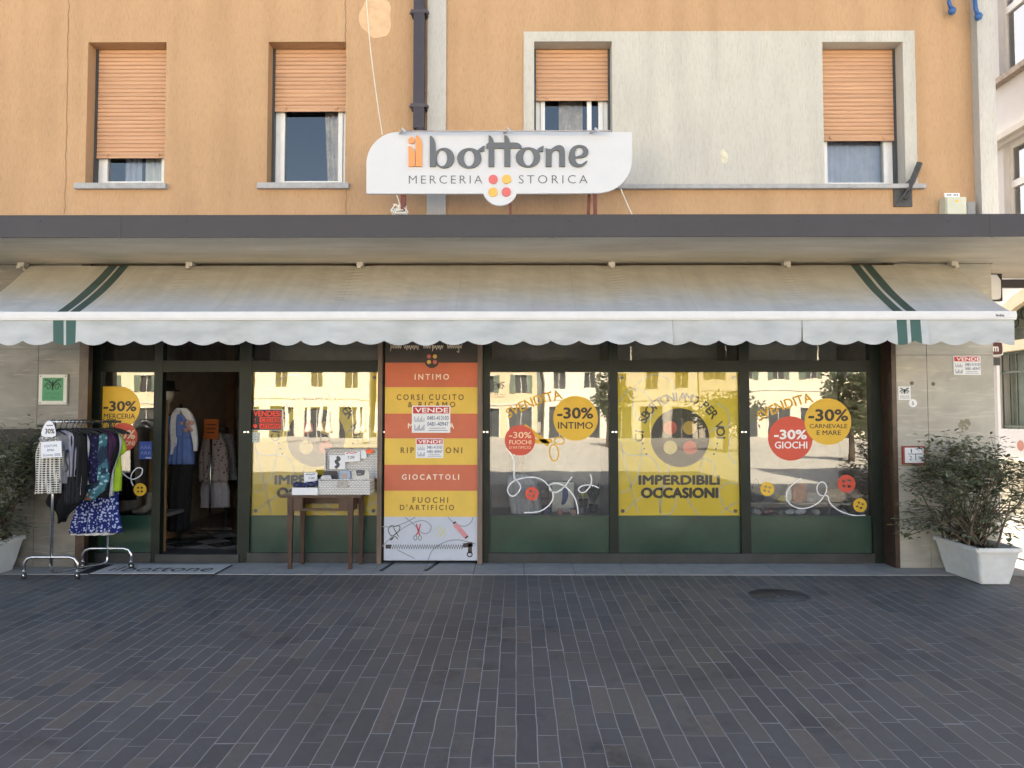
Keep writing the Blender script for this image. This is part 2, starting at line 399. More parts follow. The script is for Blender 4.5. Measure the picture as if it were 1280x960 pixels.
# ------------------------------------------------------------------ mesh builder
class MB:
    def __init__(s): s.v = []; s.f = []; s.mi = []; s.sm = []; s.cur = 0; s.smooth = False
    def add(s, vs_, fs):
        o = len(s.v)
        s.v += [tuple(v) for v in vs_]
        for f in fs:
            s.f.append(tuple(o + i for i in f)); s.mi.append(s.cur); s.sm.append(s.smooth)
        return s
    def quad(s, a, b, c, d): return s.add([a, b, c, d], [(0, 1, 2, 3)])
    def box(s, x0, x1, y0, y1, z0, z1):
        if x0 > x1: x0, x1 = x1, x0
        if y0 > y1: y0, y1 = y1, y0
        if z0 > z1: z0, z1 = z1, z0
        return s.add([(x0, y0, z0), (x1, y0, z0), (x1, y1, z0), (x0, y1, z0), (x0, y0, z1), (x1, y0, z1), (x1, y1, z1), (x0, y1, z1)],
                     [(0, 3, 2, 1), (4, 5, 6, 7), (0, 1, 5, 4), (1, 2, 6, 5), (2, 3, 7, 6), (3, 0, 4, 7)])
    def bar(s, a, b, w, h=None, up=(0, 0, 1)):
        a = Vector(a); b = Vector(b); h = h or w
        d = (b - a).normalized(); u = Vector(up)
        if abs(d.dot(u)) > 0.98: u = Vector((0, 1, 0))
        r = d.cross(u).normalized(); u = r.cross(d).normalized()
        pts = []
        for p in (a, b):
            for sx, sy in ((-1, -1), (1, -1), (1, 1), (-1, 1)): pts.append(p + r * sx * w / 2 + u * sy * h / 2)
        return s.add(pts, [(3, 2, 1, 0), (4, 5, 6, 7), (0, 1, 5, 4), (1, 2, 6, 5), (2, 3, 7, 6), (3, 0, 4, 7)])
    def tube(s, pts, r, n=8, cap=True):
        pts = [Vector(p) for p in pts]; rs = r if isinstance(r, (list, tuple)) else [r] * len(pts)
        vs_ = []; fs = []; prev = None
        for i, p in enumerate(pts):
            d = (pts[min(i + 1, len(pts) - 1)] - pts[max(i - 1, 0)])
            d = d.normalized() if d.length > 1e-9 else Vector((0, 0, 1))
            if prev is None:
                u = d.orthogonal().normalized()
            else:
                u = prev - d * prev.dot(d)
                u = u.normalized() if u.length > 1e-6 else d.orthogonal().normalized()
            prev = u; w = d.cross(u)
            for k in range(n):
                a = 2 * math.pi * k / n
                vs_.append(p + (u * math.cos(a) + w * math.sin(a)) * rs[i])
        for i in range(len(pts) - 1):
            for k in range(n):
                k2 = (k + 1) % n
                fs.append((i * n + k, i * n + k2, (i + 1) * n + k2, (i + 1) * n + k))
        if cap:
            fs.append(tuple(range(n - 1, -1, -1))); fs.append(tuple((len(pts) - 1) * n + k for k in range(n)))
        sm = s.smooth; s.smooth = True; s.add(vs_, fs); s.smooth = sm
        return s
    def lathe(s, prof, c=(0, 0, 0), n=24):
        vs_ = []; fs = []
        for (r, z) in prof:
            for k in range(n):
                a = 2 * math.pi * k / n
                vs_.append((c[0] + r * math.cos(a), c[1] + r * math.sin(a), c[2] + z))
        for i in range(len(prof) - 1):
            for k in range(n):
                k2 = (k + 1) % n
                fs.append((i * n + k, i * n + k2, (i + 1) * n + k2, (i + 1) * n + k))
        sm = s.smooth; s.smooth = True; s.add(vs_, fs); s.smooth = sm
        return s
    def ball(s, c, r, sx=1, sy=1, sz=1, n=12):
        prof = []
        vs_ = []; fs = []; m = n // 2 + 1
        for i in range(m):
            t = math.pi * i / (m - 1)
            for k in range(n):
                a = 2 * math.pi * k / n
                vs_.append((c[0] + r * sx * math.sin(t) * math.cos(a), c[1] + r * sy * math.sin(t) * math.sin(a), c[2] - r * sz * math.cos(t)))
        for i in range(m - 1):
            for k in range(n):
                k2 = (k + 1) % n
                fs.append((i * n + k, i * n + k2, (i + 1) * n + k2, (i + 1) * n + k))
        sm = s.smooth; s.smooth = True; s.add(vs_, fs); s.smooth = sm
        return s
    def prism(s, loops, y0, y1):
        """loops of (x, z): outline first, then holes; from y0 (front) to y1 (back)"""
        loops = [list(l) for l in loops]
        flat = [p for l in loops for p in l]
        tris = tessellate_polygon([[Vector((p[0], p[1], 0)) for p in l] for l in loops])
        n = len(flat)
        vs_ = [(p[0], y0, p[1]) for p in flat] + [(p[0], y1, p[1]) for p in flat]
        fs = []
        for t in tris:
            a, b_, c = t
            ar = (flat[b_][0] - flat[a][0]) * (flat[c][1] - flat[a][1]) - (flat[b_][1] - flat[a][1]) * (flat[c][0] - flat[a][0])
            if ar < 0: b_, c = c, b_
            fs.append((a, b_, c)); fs.append((n + a, n + c, n + b_))
        o = 0
        for li, l in enumerate(loops):
            k = len(l)
            area = sum(l[i][0] * l[(i + 1) % k][1] - l[(i + 1) % k][0] * l[i][1] for i in range(k))
            ccw = (area > 0) == (li == 0)
            for i in range(k):
                j = (i + 1) % k
                q = (o + i, n + o + i, n + o + j, o + j)
                fs.append(q if ccw else q[::-1])
            o += k
        return s.add(vs_, fs)
    def build(s, name, mat, parent=None, loc=None):
        me = bpy.data.meshes.new(name)
        me.from_pydata(s.v, [], s.f)
        mats = mat if isinstance(mat, (list, tuple)) else [mat]
        for m in mats: me.materials.append(m)
        for p, i, sm in zip(me.polygons, s.mi, s.sm): p.material_index = i; p.use_smooth = sm
        me.update()
        o = bpy.data.objects.new(name, me)
        COL.objects.link(o)
        if parent is not None: o.parent = parent
        if parent is not None and parent.type == 'EMPTY' and loc is None:
            base = parent.location
            # vertices were written in world space
            top = parent
            o.matrix_parent_inverse = Matrix.Translation(-Vector(top.location))
        return o
def ell(cx, cz, rx, rz, n=40, a0=0.0, a1=2 * math.pi):
    full = abs(a1 - a0) > 6.28
    return [(cx + rx * math.cos(a0 + (a1 - a0) * i / (n if full else n - 1)), cz + rz * math.sin(a0 + (a1 - a0) * i / (n if full else n - 1))) for i in range(n)]
def smooth_poly(pts, it=2):
    for _ in range(it):
        q = []
        for i in range(len(pts)):
            a = pts[i]; b = pts[(i + 1) % len(pts)]
            q.append((a[0] * .75 + b[0] * .25, a[1] * .75 + b[1] * .25)); q.append((a[0] * .25 + b[0] * .75, a[1] * .25 + b[1] * .75))
        pts = q
    return pts
def spline(pts, k=6, closed=False):
    """Catmull-Rom through points (tuples of any length)"""
    n = len(pts); out = []
    rng = range(n if closed else n - 1)
    for i in rng:
        if closed: p = [pts[(i + j - 1) % n] for j in range(4)]
        else: p = [pts[max(0, i - 1)], pts[i], pts[i + 1], pts[min(n - 1, i + 2)]]
        for j in range(k):
            t = j / k
            out.append(tuple(0.5 * (2 * b + (c - a) * t + (2 * a - 5 * b + 4 * c - d) * t * t + (3 * b - a - 3 * c + d) * t ** 3) for a, b, c, d in zip(*p)))
    if not closed: out.append(tuple(pts[-1]))
    return out

# ------------------------------------------------------------------ naming
def tag(o, label, cat, group=None, kind=None):
    o['label'] = label; o['category'] = cat
    if group: o['group'] = group
    if kind: o['kind'] = kind
    return o
def thing(name, loc, label, cat, group=None):
    o = bpy.data.objects.new(name, None)
    o.location = loc; o.empty_display_size = 0.1
    COL.objects.link(o)
    return tag(o, label, cat, group)
def struct(o):
    o['kind'] = 'structure'
    return o

# ------------------------------------------------------------------ lettering (meshes grown from the built-in font)
_tx = {}
def glyphs(s, bold=0.0, space=1.0):
    if bold > 0: bold = 0.0          # weight is added by put_text: offsetting closes the counters
    key = (s, bold, space)
    if key in _tx: return _tx[key]
    cu = bpy.data.curves.new('lettering_source', 'FONT')
    cu.body = s; cu.offset = bold; cu.space_character = space; cu.resolution_u = 3
    ob = bpy.data.objects.new('lettering_source', cu)
    COL.objects.link(ob)
    dg = bpy.context.evaluated_depsgraph_get(); dg.update()
    me = bpy.data.meshes.new_from_object(ob.evaluated_get(dg))
    vs_ = [(v.co.x, v.co.y) for v in me.vertices]
    fs = [tuple(p.vertices) for p in me.polygons]
    bpy.data.objects.remove(ob); bpy.data.curves.remove(cu); bpy.data.meshes.remove(me)
    _tx[key] = (vs_, fs)
    return _tx[key]
def embolden(mb, out, fs, d):
    mb.add(out, fs)
    if d > 0:
        for k, (dx, dz) in enumerate(((1, 0), (-1, 0), (0, .8), (0, -.8), (.7, .7), (-.7, -.7))):
            mb.add([(x + dx * d, y + .00004 * (k + 1), z + dz * d) for x, y, z in out], fs)
def put_text(mb, s, x0, x1, z0, z1, y, bold=0.0, space=1.0, rot=0.0, arch=0.0):
    """flat lettering facing -Y, fitted into a box"""
    vs_, fs = glyphs(s, bold, space)
    if not vs_: return
    ax = min(v[0] for v in vs_); bx = max(v[0] for v in vs_); az = min(v[1] for v in vs_); bz = max(v[1] for v in vs_)
    cx, cz = (x0 + x1) / 2, (z0 + z1) / 2
    out = []
    for u, w in vs_:
        x = x0 + (u - ax) / (bx - ax) * (x1 - x0); z = z0 + (w - az) / max(1e-6, bz - az) * (z1 - z0)
        if arch: z -= arch * ((x - cx) / (x1 - x0) * 2) ** 2
        if rot:
            dx, dz = x - cx, z - cz
            x = cx + dx * math.cos(rot) - dz * math.sin(rot); z = cz + dx * math.sin(rot) + dz * math.cos(rot)
        out.append((x, y, z))
    embolden(mb, out, fs, max(0.0, bold) * 1.0 * (z1 - z0))
def px_text(mb, s, p0, p1, q0, q1, y, **k):
    """the same, the box given where it is read in the photograph for the plane at depth y"""
    c = (q0 + q1) / 2
    put_text(mb, s, PX(p0, y, c), PX(p1, y, c), PZ(q1, y), PZ(q0, y), y, **k)
def arc_text(mb, s, cx, cz, r, a0, a1, h, y, bold=0.0):
    n = len(s)
    ref, _ = glyphs('H', bold); H = max(v[1] for v in ref)
    k = h / H
    for i, ch in enumerate(s):
        if ch == ' ': continue
        a = a0 + (a1 - a0) * i / (n - 1)
        vs_, fs = glyphs(ch, bold)
        mx_ = (min(v[0] for v in vs_) + max(v[0] for v in vs_)) / 2
        t = a - math.pi / 2
        out = []
        for u, w in vs_:
            dx, dz = (u - mx_) * k, w * k - h / 2 + r
            out.append((cx + dx * math.cos(t) - dz * math.sin(t), y, cz + dx * math.sin(t) + dz * math.cos(t)))
        embolden(mb, out, fs, max(0.0, bold) * 1.9 * h)
def ribbon(mb, pts, w, y):
    """flat line of a given width in the plane facing -Y"""
    n = len(pts); L_ = []; R_ = []
    for i in range(n):
        a = pts[max(0, i - 1)]; b = pts[min(n - 1, i + 1)]
        d = math.hypot(b[0] - a[0], b[1] - a[1]) or 1e-6
        nx, nz = -(b[1] - a[1]) / d, (b[0] - a[0]) / d
        L_.append((pts[i][0] + nx * w / 2, y, pts[i][1] + nz * w / 2)); R_.append((pts[i][0] - nx * w / 2, y, pts[i][1] - nz * w / 2))
    mb.add(L_ + R_, [(i, n + i, n + i + 1, i + 1) for i in range(n - 1)])
def pxpts(pts, y): return [(PX(p[0], y, p[1]), PZ(p[1], y)) for p in pts]
def disc(mb, cx, cz, r, y0, y1, n=48): mb.prism([ell(cx, cz, r, r, n)], y0, y1)
# ------------------------------------------------------------------ shared depths
YG = 0.30        # shop glass
YA = -1.05       # awning front bar
YF = -1.29       # canopy fascia
STRIPES = []
for a, b in ((65.8, 79.0), (82.0, 94.5), (1121.0, 1133.7), (1138.0, 1151.0)):
    xa, xb = PX(a, YA, 410), PX(b, YA, 410)
    STRIPES.append(((xa + xb) / 2, (xb - xa) / 2))

white_metal = M('white_metal', (0.68, 0.68, 0.69), 0.35, 0.05)
white_frame = M('white_window_frame', (0.76, 0.76, 0.75), 0.4, 0.05)
green_metal = M('dark_green_metal', (0.013, 0.046, 0.032), 0.36, 0.25, 3.0, 0.06, 20, spec=.4)
dark_metal = M('dark_frame_metal', (0.010, 0.016, 0.012), 0.45, 0.25, 4.0, spec=.25)
base_metal = M('dark_base_strip', (0.033, 0.035, 0.037), 0.5, 0.25, 5.0)
brown_marble = M('brown_marble', (0.085, 0.050, 0.036), 0.3, 0.45, 9.0, base2=(0.03, 0.018, 0.014))
fascia_m = M('dark_fascia_paint', (0.043, 0.039, 0.044), 0.5, 0.1, 2.0)
downpipe_m = M('brown_downpipe_paint', (0.045, 0.037, 0.045), 0.42, 0.12)
soffit_m = M('soffit_plaster', (0.84, 0.79, 0.70), 0.9, 0.1, 1.0, 0.15, 8, stretch=(0.7, 2.5, 1), base2=(0.58, 0.53, 0.44))
shutter_m = M('ochre_roller_shutter', (0.54, 0.312, 0.185), 0.6, 0.13, 2.0, stretch=(.6, 1, 11))
sill_m = M('grey_stone_sill', (0.36, 0.36, 0.36), 0.75, 0.2, 14.0, 0.2, 90)
orange_wall = stucco('orange_stucco', (0.535, 0.342, 0.20), (0.475, 0.30, 0.172))
cream_wall = stucco('grey_cream_stucco', (0.58, 0.555, 0.495), (0.52, 0.50, 0.45), (0.5, 0.52, 0.55))
strip_wall = stucco('pale_grey_stucco', (0.56, 0.54, 0.50), (0.49, 0.48, 0.45), (0.5, 0.52, 0.55))
stone_left = travertine('grey_travertine', (0.29, 0.275, 0.245), (0.19, 0.18, 0.16), (0.36, 0.34, 0.30))
stone_right = travertine('beige_travertine', (0.60, 0.575, 0.51), (0.47, 0.45, 0.395), (0.70, 0.66, 0.56))
room_m = M('room_plaster', (0.42, 0.36, 0.30), 0.85, 0.2)
partition_m = M('grey_display_back', (0.42, 0.42, 0.43), 0.7, 0.15)
wood_m = M('oak_wood', (0.30, 0.16, 0.07), 0.45, 0.25, 4.0, stretch=(6, 6, 0.6))
darkwood_m = M('dark_brown_wood', (0.060, 0.028, 0.020), 0.38, 0.3, 5.0, stretch=(5, 5, 0.7))
shop_glass = glass('shop_glass', ior=2.1, wave=0.09)
poster_glass = glass('poster_pane_glass', ior=1.62, wave=0.10)
top_glass = glass('window_glass', ior=1.9, wave=0.03)
rust_m = M('red_oxide_steel', (0.16, 0.045, 0.035), 0.6, 0.3, 12.0)
chrome = M('chromed_steel', (0.62, 0.62, 0.63), 0.22, 0.05, metal=1.0)
black_m = M('black_plastic', (0.015, 0.015, 0.016), 0.45, 0.1)
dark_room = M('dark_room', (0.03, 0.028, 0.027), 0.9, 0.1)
white_paper = M('white_paper', (0.78, 0.79, 0.82), 0.75, 0.03)
white_ink = M('white_print', (0.85, 0.85, 0.85), 0.6, 0.0)
dark_ink = M('dark_brown_print', (0.055, 0.045, 0.035), 0.6, 0.0)
grey_ink = M('grey_print', (0.10, 0.10, 0.11), 0.6, 0.0)
red_ink = M('red_print', (0.56, 0.055, 0.055), 0.6, 0.0)
yellow_vinyl = M('yellow_vinyl', (0.74, 0.45, 0.045), 0.5, 0.04)
red_vinyl = M('red_vinyl', (0.64, 0.085, 0.05), 0.5, 0.04)
thread_vinyl = M('white_thread_vinyl', (0.82, 0.84, 0.86), 0.5, 0.0)

# ------------------------------------------------------------------ ground
mb = MB()
rows = [(300, -0.03), (-0.37, -0.006), (-4, -0.0786), (-8, -0.1586), (-13.0, -0.2586), (-13.0, -0.2586)]
xs = [-300, -40, -12, -6, 0, 6, 12, 40, 300]
for (ya, za), (yb, zb) in zip(rows[:-2], rows[1:-1]):
    for xa, xb in zip(xs, xs[1:]):
        mb.quad((xa, yb, zb), (xb, yb, zb), (xb, ya, za), (xa, ya, za))
struct(mb.build('ground', paving_material()))
mb = MB()
mb.quad((-300, -300, -0.30), (300, -300, -0.30), (300, -13.0, -0.2586), (-300, -13.0, -0.2586))
struct(mb.build('square', M('pale_square_paving', (0.62, 0.58, 0.50), 0.85, 0.12, 1.5)))
# slab pavement strip along the shop
mb = MB()
slab_m = M('grey_pavement_slab', (0.38, 0.37, 0.36), 0.85, 0.2, 5.0, 0.25, 60, spec=0.15, base2=(0.29, 0.288, 0.285))
edges = [-14.0]
x = PX(31, -0.1, 712)
k = 0
wid = 0.535
p0 = PX(655, -0.05, 710)
edges = [p0 + wid * i for i in range(-22, 14)]
for xa, xb in zip(edges, edges[1:]):
    dz = rnd.uniform(-0.0015, 0.0015)
    mb.box(xa + 0.003, xb - 0.003, -0.37, 0.60, -0.07, dz)
struct(mb.build('pavement', slab_m))
mb = MB(); mb.box(edges[0], edges[-1], -0.366, 0.6, -0.06, -0.006)
struct(mb.build('pavement_joint', M('joint_mortar', (0.03, 0.03, 0.032), 0.9)))

# ------------------------------------------------------------------ the shop building
XL, XR, XS0, XS1 = -14.0, PX(1247, 0.0, 560) , PX(97, 0.0, 560), PX(1122, 0.0, 560)
ZC = 3.525          # canopy top
ZS = 3.33           # soffit
TOP = 12.2
bld = thing('shop_building', (0, 0.3, 0), 'orange stuccoed building with green-framed shop on its ground floor', 'building')

def wall_holes(mb, x0, x1, z0, z1, holes, yf, yb):
    xs_ = sorted({x0, x1, *[h[0] for h in holes], *[h[1] for h in holes]})
    zs_ = sorted({z0, z1, *[h[2] for h in holes], *[h[3] for h in holes]})
    for xa, xb in zip(xs_, xs_[1:]):
        for za, zb in zip(zs_, zs_[1:]):
            cx, cz = (xa + xb) / 2, (za + zb) / 2
            if any(h[0] < cx < h[1] and h[2] < cz < h[3] for h in holes): continue
            mb.quad((xa, yf, za), (xb, yf, za), (xb, yf, zb), (xa, yf, zb))
            mb.quad((xb, yb, za), (xa, yb, za), (xa, yb, zb), (xb, yb, zb))
    for h in holes:
        a, b, c, d = h
        mb.quad((a, yf, c), (a, yb, c), (a, yb, d), (a, yf, d))
        mb.quad((b, yb, c), (b, yf, c), (b, yf, d), (b, yb, d))
        mb.quad((a, yf, d), (a, yb, d), (b, yb, d), (b, yf, d))
        mb.quad((a, yb, c), (a, yf, c), (b, yf, c), (b, yb, c))
    mb.quad((x0, yb, z0), (x0, yf, z0), (x0, yf, z1), (x0, yb, z1)); mb.quad((x1, yf, z0), (x1, yb, z0), (x1, yb, z1), (x1, yf, z1))
    mb.quad((x0, yf, z1), (x1, yf, z1), (x1, yb, z1), (x0, yb, z1)); mb.quad((x0, yb, z0), (x1, yb, z0), (x1, yf, z0), (x0, yf, z0))

def hole(pl, pr, pt, pb):
    cy = (pt + pb) / 2
    return (PX(pl, 0, cy), PX(pr, 0, cy), PZ(pb, 0), PZ(pt, 0))
W = [hole(108.5, 206.6, 51.5, 228), hole(334.5, 432, 51.5, 228), hole(667.5, 765.3, 52.5, 232), hole(1028.4, 1129.7, 54, 231)]
mb = MB(); wall_holes(mb, XL, XR, ZS + 0.02, TOP, W, 0.0, 0.42)
wall = mb.build('upper_wall', orange_wall, bld)
# raised grey cream field round the two windows over the sign
pa, pb_ = PX(654.5, -0.015, 140), PX(1145.5, -0.015, 140)
mb = MB(); wall_holes(mb, pa, pb_, PZ(231, -0.015), PZ(39.5, -0.015), [(W[2][0] + 0.002, W[2][1] - 0.002, W[2][2] + 0.002, W[2][3] - 0.002), (W[3][0] + 0.002, W[3][1] - 0.002, W[3][2] + 0.002, W[3][3] - 0.002)], -0.015, 0.16)
fld = mb.build('plaster_field', cream_wall, bld)
mb = MB(); mb.box(pa - 0.01, pb_ + 0.06, -0.07, 0.10, PZ(235.5, -0.07), PZ(230.6, -0.07) + 0.004)
mb.build('sill_course', sill_m, bld)
# pale pilaster strips
mb = MB(); mb.box(PX(534, -0.03, 130), PX(557.5, -0.03, 130), -0.03, 0.02, ZC - 0.1, TOP - 0.01)
mb.build('pilaster', strip_wall, bld)
mb = MB(); mb.box(PX(1224, -0.12, 130), XR + 0.012, -0.12, 0.43, ZC - 0.1, TOP - 0.01)
mb.build('pilaster', strip_wall, bld)
# old repair patches and hairline cracks
patch_m = M('bare_plaster_patch', (0.65, 0.43, 0.26), 0.9, 0.12, 10, 0.3, 50)
mb = MB(); c = P(470, 20, -0.002)
mb.prism([smooth_poly([(c.x + r_ * 0.19 * math.cos(t), c.z + r_ * 0.27 * math.sin(t)) for t, r_ in [(i * math.pi / 7, rnd.uniform(.75, 1.15)) for i in range(14)]], 2)], -0.004, 0.001)
mb.build('repair_patch', patch_m, bld)
crack_m = M('crack_dirt', (0.20, 0.11, 0.06), 0.95)
for px, y0_, y1_ in ((86, 0, 268), (432, 0, 60), (433, 235, 268)):
    pts = []
    for i in range(30):
        py = y0_ + (y1_ - y0_) * i / 29
        p = P(px + rnd.uniform(-0.9, 0.9) - 5.0 * (py / 268.0 if px < 100 else 0), py, -0.003)
        pts.append((p.x, p.z))
    mb = MB(); ribbon(mb, pts, 0.0055, -0.003); mb.build('crack', crack_m, bld)
mb = MB(); c = P(906, 197, -.017)
mb.prism([smooth_poly([(c.x + .05 * k_ * math.cos(t), c.z + .10 * k_ * math.sin(t)) for t, k_ in [(i * math.pi / 5, rnd.uniform(.6, 1.2)) for i in range(10)]], 2)], -.017, -.0152)
mb.build('repair_patch', M('yellow_cream_patch', (.62, .575, .44), .9, .2, 14), bld)
# other walls and roof
mb = MB()
mb.box(XL, XL + 0.4, 0.42, 4.9, 0, TOP - 0.02); mb.box(XR - 0.4, XR, 0.42, 4.9, 0, TOP - 0.02); mb.box(XL, XR, 4.9, 5.2, 0, TOP - 0.02)
mb.build('side_wall', orange_wall, bld)
mb = MB(); mb.box(XL - 0.5, XR + 0.5, -0.8, 5.6, TOP, TOP + 0.22)
mb.quad((XL - .5, -.8, TOP + .23), (XR + .5, -.8, TOP + .23), (XR + .5, 2.4, TOP + .8), (XL - .5, 2.4, TOP + .8)); mb.quad((XR + .5, 5.6, TOP + .23), (XL - .5, 5.6, TOP + .23), (XL - .5, 2.4, TOP + .8), (XR + .5, 2.4, TOP + .8))
mb.build('roof', M('clay_roof', (0.32, 0.14, 0.08), 0.8, 0.3, 9.0), bld)
# floor slab over the shop: keeps the rooms apart
mb = MB(); mb.box(XL + 0.4, XR - 0.4, 0.43, 4.89, ZS, ZS + 0.15)
mb.build('floor_slab', room_m, bld)

# canopy
XC1 = 8.2
mb = MB()
mb.box(XL, XC1, YF + 0.02, -0.001, ZS, ZC - 0.02)
mb.box(XR + 0.02, XC1, 0.0, 0.95, ZS + 0.002, ZC - 0.02)
mb.build('canopy', soffit_m, bld)
mb = MB(); mb.box(XL, XC1 + 0.02, YF, YF + 0.018, ZS - 0.005, ZC)
mb.box(XC1, XC1 + 0.02, YF + 0.02, 0.95, ZS - 0.005, ZC)
for px in (150, 690, 1239):     # joints of the metal trim
    x_ = PX(px, YF, 280); mb.box(x_ - 0.012, x_ + 0.012, YF - 0.002, YF, ZS - 0.012, ZC + 0.001)
fas = mb.build('fascia', fascia_m, bld)
for px in (50, 142, 233, 329, 426, 515, 640, 713, 795, 890, 1000, 1090, 1185):
    mb = MB(); p = P(px, 276, YF - 0.003); mb.ball((p.x, YF - 0.001, p.z), 0.008, n=6); mb.build('rivet', M('fascia_screw', (0.10, 0.09, 0.10), 0.4, metal=0.6), fas)
mb = MB(); mb.box(XL, XC1 + 0.02, YF, YF + 0.12, ZC + 0.001, ZC + 0.012)
mb.build('drip_edge', fascia_m, bld)
mb = MB(); mb.bar((XR + 0.01, 0.97, ZS - 0.06), (XC1, 0.97, ZS - 0.06), 0.07, 0.10)
mb.build('edge_beam', downpipe_m, bld)

# stone piers beside the shop front
def pier(x0, x1, m, joints_x, joints_z, name='stone_pier'):
    mb = MB()
    xs_ = [x0] + joints_x + [x1]; zs_ = [0.0] + joints_z + [ZS - 0.002]
    for xa, xb in zip(xs_, xs_[1:]):
        for za, zb in zip(zs_, zs_[1:]):
            g = 0.0025
            mb.box(xa + (g if xa != x0 else 0), xb - (g if xb != x1 else 0), 0.0, 0.02, za + g, zb - g)
    mb.cur = 1
    mb.box(x0 + 0.004, x1 - 0.004, 0.006, 0.60, 0.0, ZS - 0.003)
    return mb.build(name, [m, M('stone_joint', (0.12, 0.11, 0.10), 0.9)], bld)
z_ = lambda py: PZ(py, 0)
pier(-7.4, XS0, stone_left, [PX(-30, 0, 560), PX(45, 0, 560)], [z_(655), z_(534), z_(436)])
pier(XS1, XR - 0.02, stone_right, [PX(1161, 0, 560)], [z_(640), z_(582), z_(444)])
pier(XL, -7.41, stone_left, [-12, -10], [1, 2])
for a, b, yj in ((XS0, XS0 + 0.10, .08), (XS1 - 0.05, XS1, .34)):
    mb = MB(); mb.box(a, b, -0.006, yj, 0.0, ZS - 0.004); mb.build('marble_jamb', brown_marble, bld)
# dark vent slot low in the left pier
mb = MB(); xa, xb = PX(-20, -0.004, 552), PX(51, -0.004, 552)
mb.box(xa, xb, -0.004, 0.0, PZ(569, 0), PZ(536, 0))
vent = mb.build('vent_panel', M('vent_dark', (0.012, 0.012, 0.012), 0.5), bld)
mb = MB()
for i in range(4): 
    z0 = PZ(569, 0) + 0.03 + i * 0.075; mb.box(xa + .02, xb - .02, -0.016, -0.004, z0, z0 + 0.03)
mb.build('slats', M('vent_slat', (0.02, 0.02, 0.019), 0.5, 0.3, 12, metal=0.3), vent)

# ------------------------------------------------------------------ upper windows
def shutter_mesh(x0, x1, zb, zt, y):
    mb = MB(); n = max(3, round((zt - zb) / 0.0465)); h = (zt - zb) / n
    prof = []
    for i in range(n):
        b = zb + i * h
        prof += [(b + 0.0005, 0.013), (b + h * 0.10, 0.004), (b + h * 0.3, 0.0), (b + h * 0.75, 0.0), (b + h * 0.93, 0.005), (b + h * 0.985, 0.013)]
    vs_ = []
    for z, d in prof: vs_ += [(x0, y + d, z), (x1, y + d, z)]
    mb.add(vs_, [(2 * i, 2 * i + 1, 2 * i + 3, 2 * i + 2) for i in range(len(prof) - 1)])
    mb.box(x0, x1, y + 0.014, y + 0.02, zb, zt)
    mb.box(x0, x1, y - 0.004, y + 0.012, zb - 0.03, zb)
    for fx_ in (0.15, 0.86):
        xm = x0 + (x1 - x0) * fx_; mb.box(xm - 0.012, xm + 0.012, y - 0.02, y, zb - 0.012, zb + 0.02)
    return mb
def curtain_mesh(x0, x1, zb, zt, y, folds=6, amp=0.025, sweep=0.0):
    mb = MB(); nx, nz = folds * 8, 8; mb.smooth = True
    vs_ = []
    for j in range(nz + 1):
        t = j / nz; z = zb + (zt - zb) * t
        for i in range(nx + 1):
            u = i / nx
            x = x0 + (x1 - x0) * (u + sweep * (1 - t) * (1 - u))
            vs_.append((x, y + amp * math.sin(u * folds * 2 * math.pi) * (0.7 + 0.3 * math.sin(5 * u)), z))
    mb.add(vs_, [(j * (nx + 1) + i, j * (nx + 1) + i + 1, (j + 1) * (nx + 1) + i + 1, (j + 1) * (nx + 1) + i) for j in range(nz) for i in range(nx)])
    return mb
lace = M('cream_lace_curtain', (0.75, 0.66, 0.56), 0.9, 0.3, 9.0, trans=0.3)
blue_curtain = M('blue_grey_curtain', (0.52, 0.55, 0.70), 0.9, 0.15, 5.0, trans=0.2)
dark_track = M('shutter_track', (0.055, 0.06, 0.065), 0.5)
specs = [  # hole, shutter bottom row, frame left/right rows, sill, curtains
    (W[0], 197, 'blue_pair'), (W[1], 139, 'lace'), (W[2], 126, 'pale'), (W[3], 177, 'blue')]
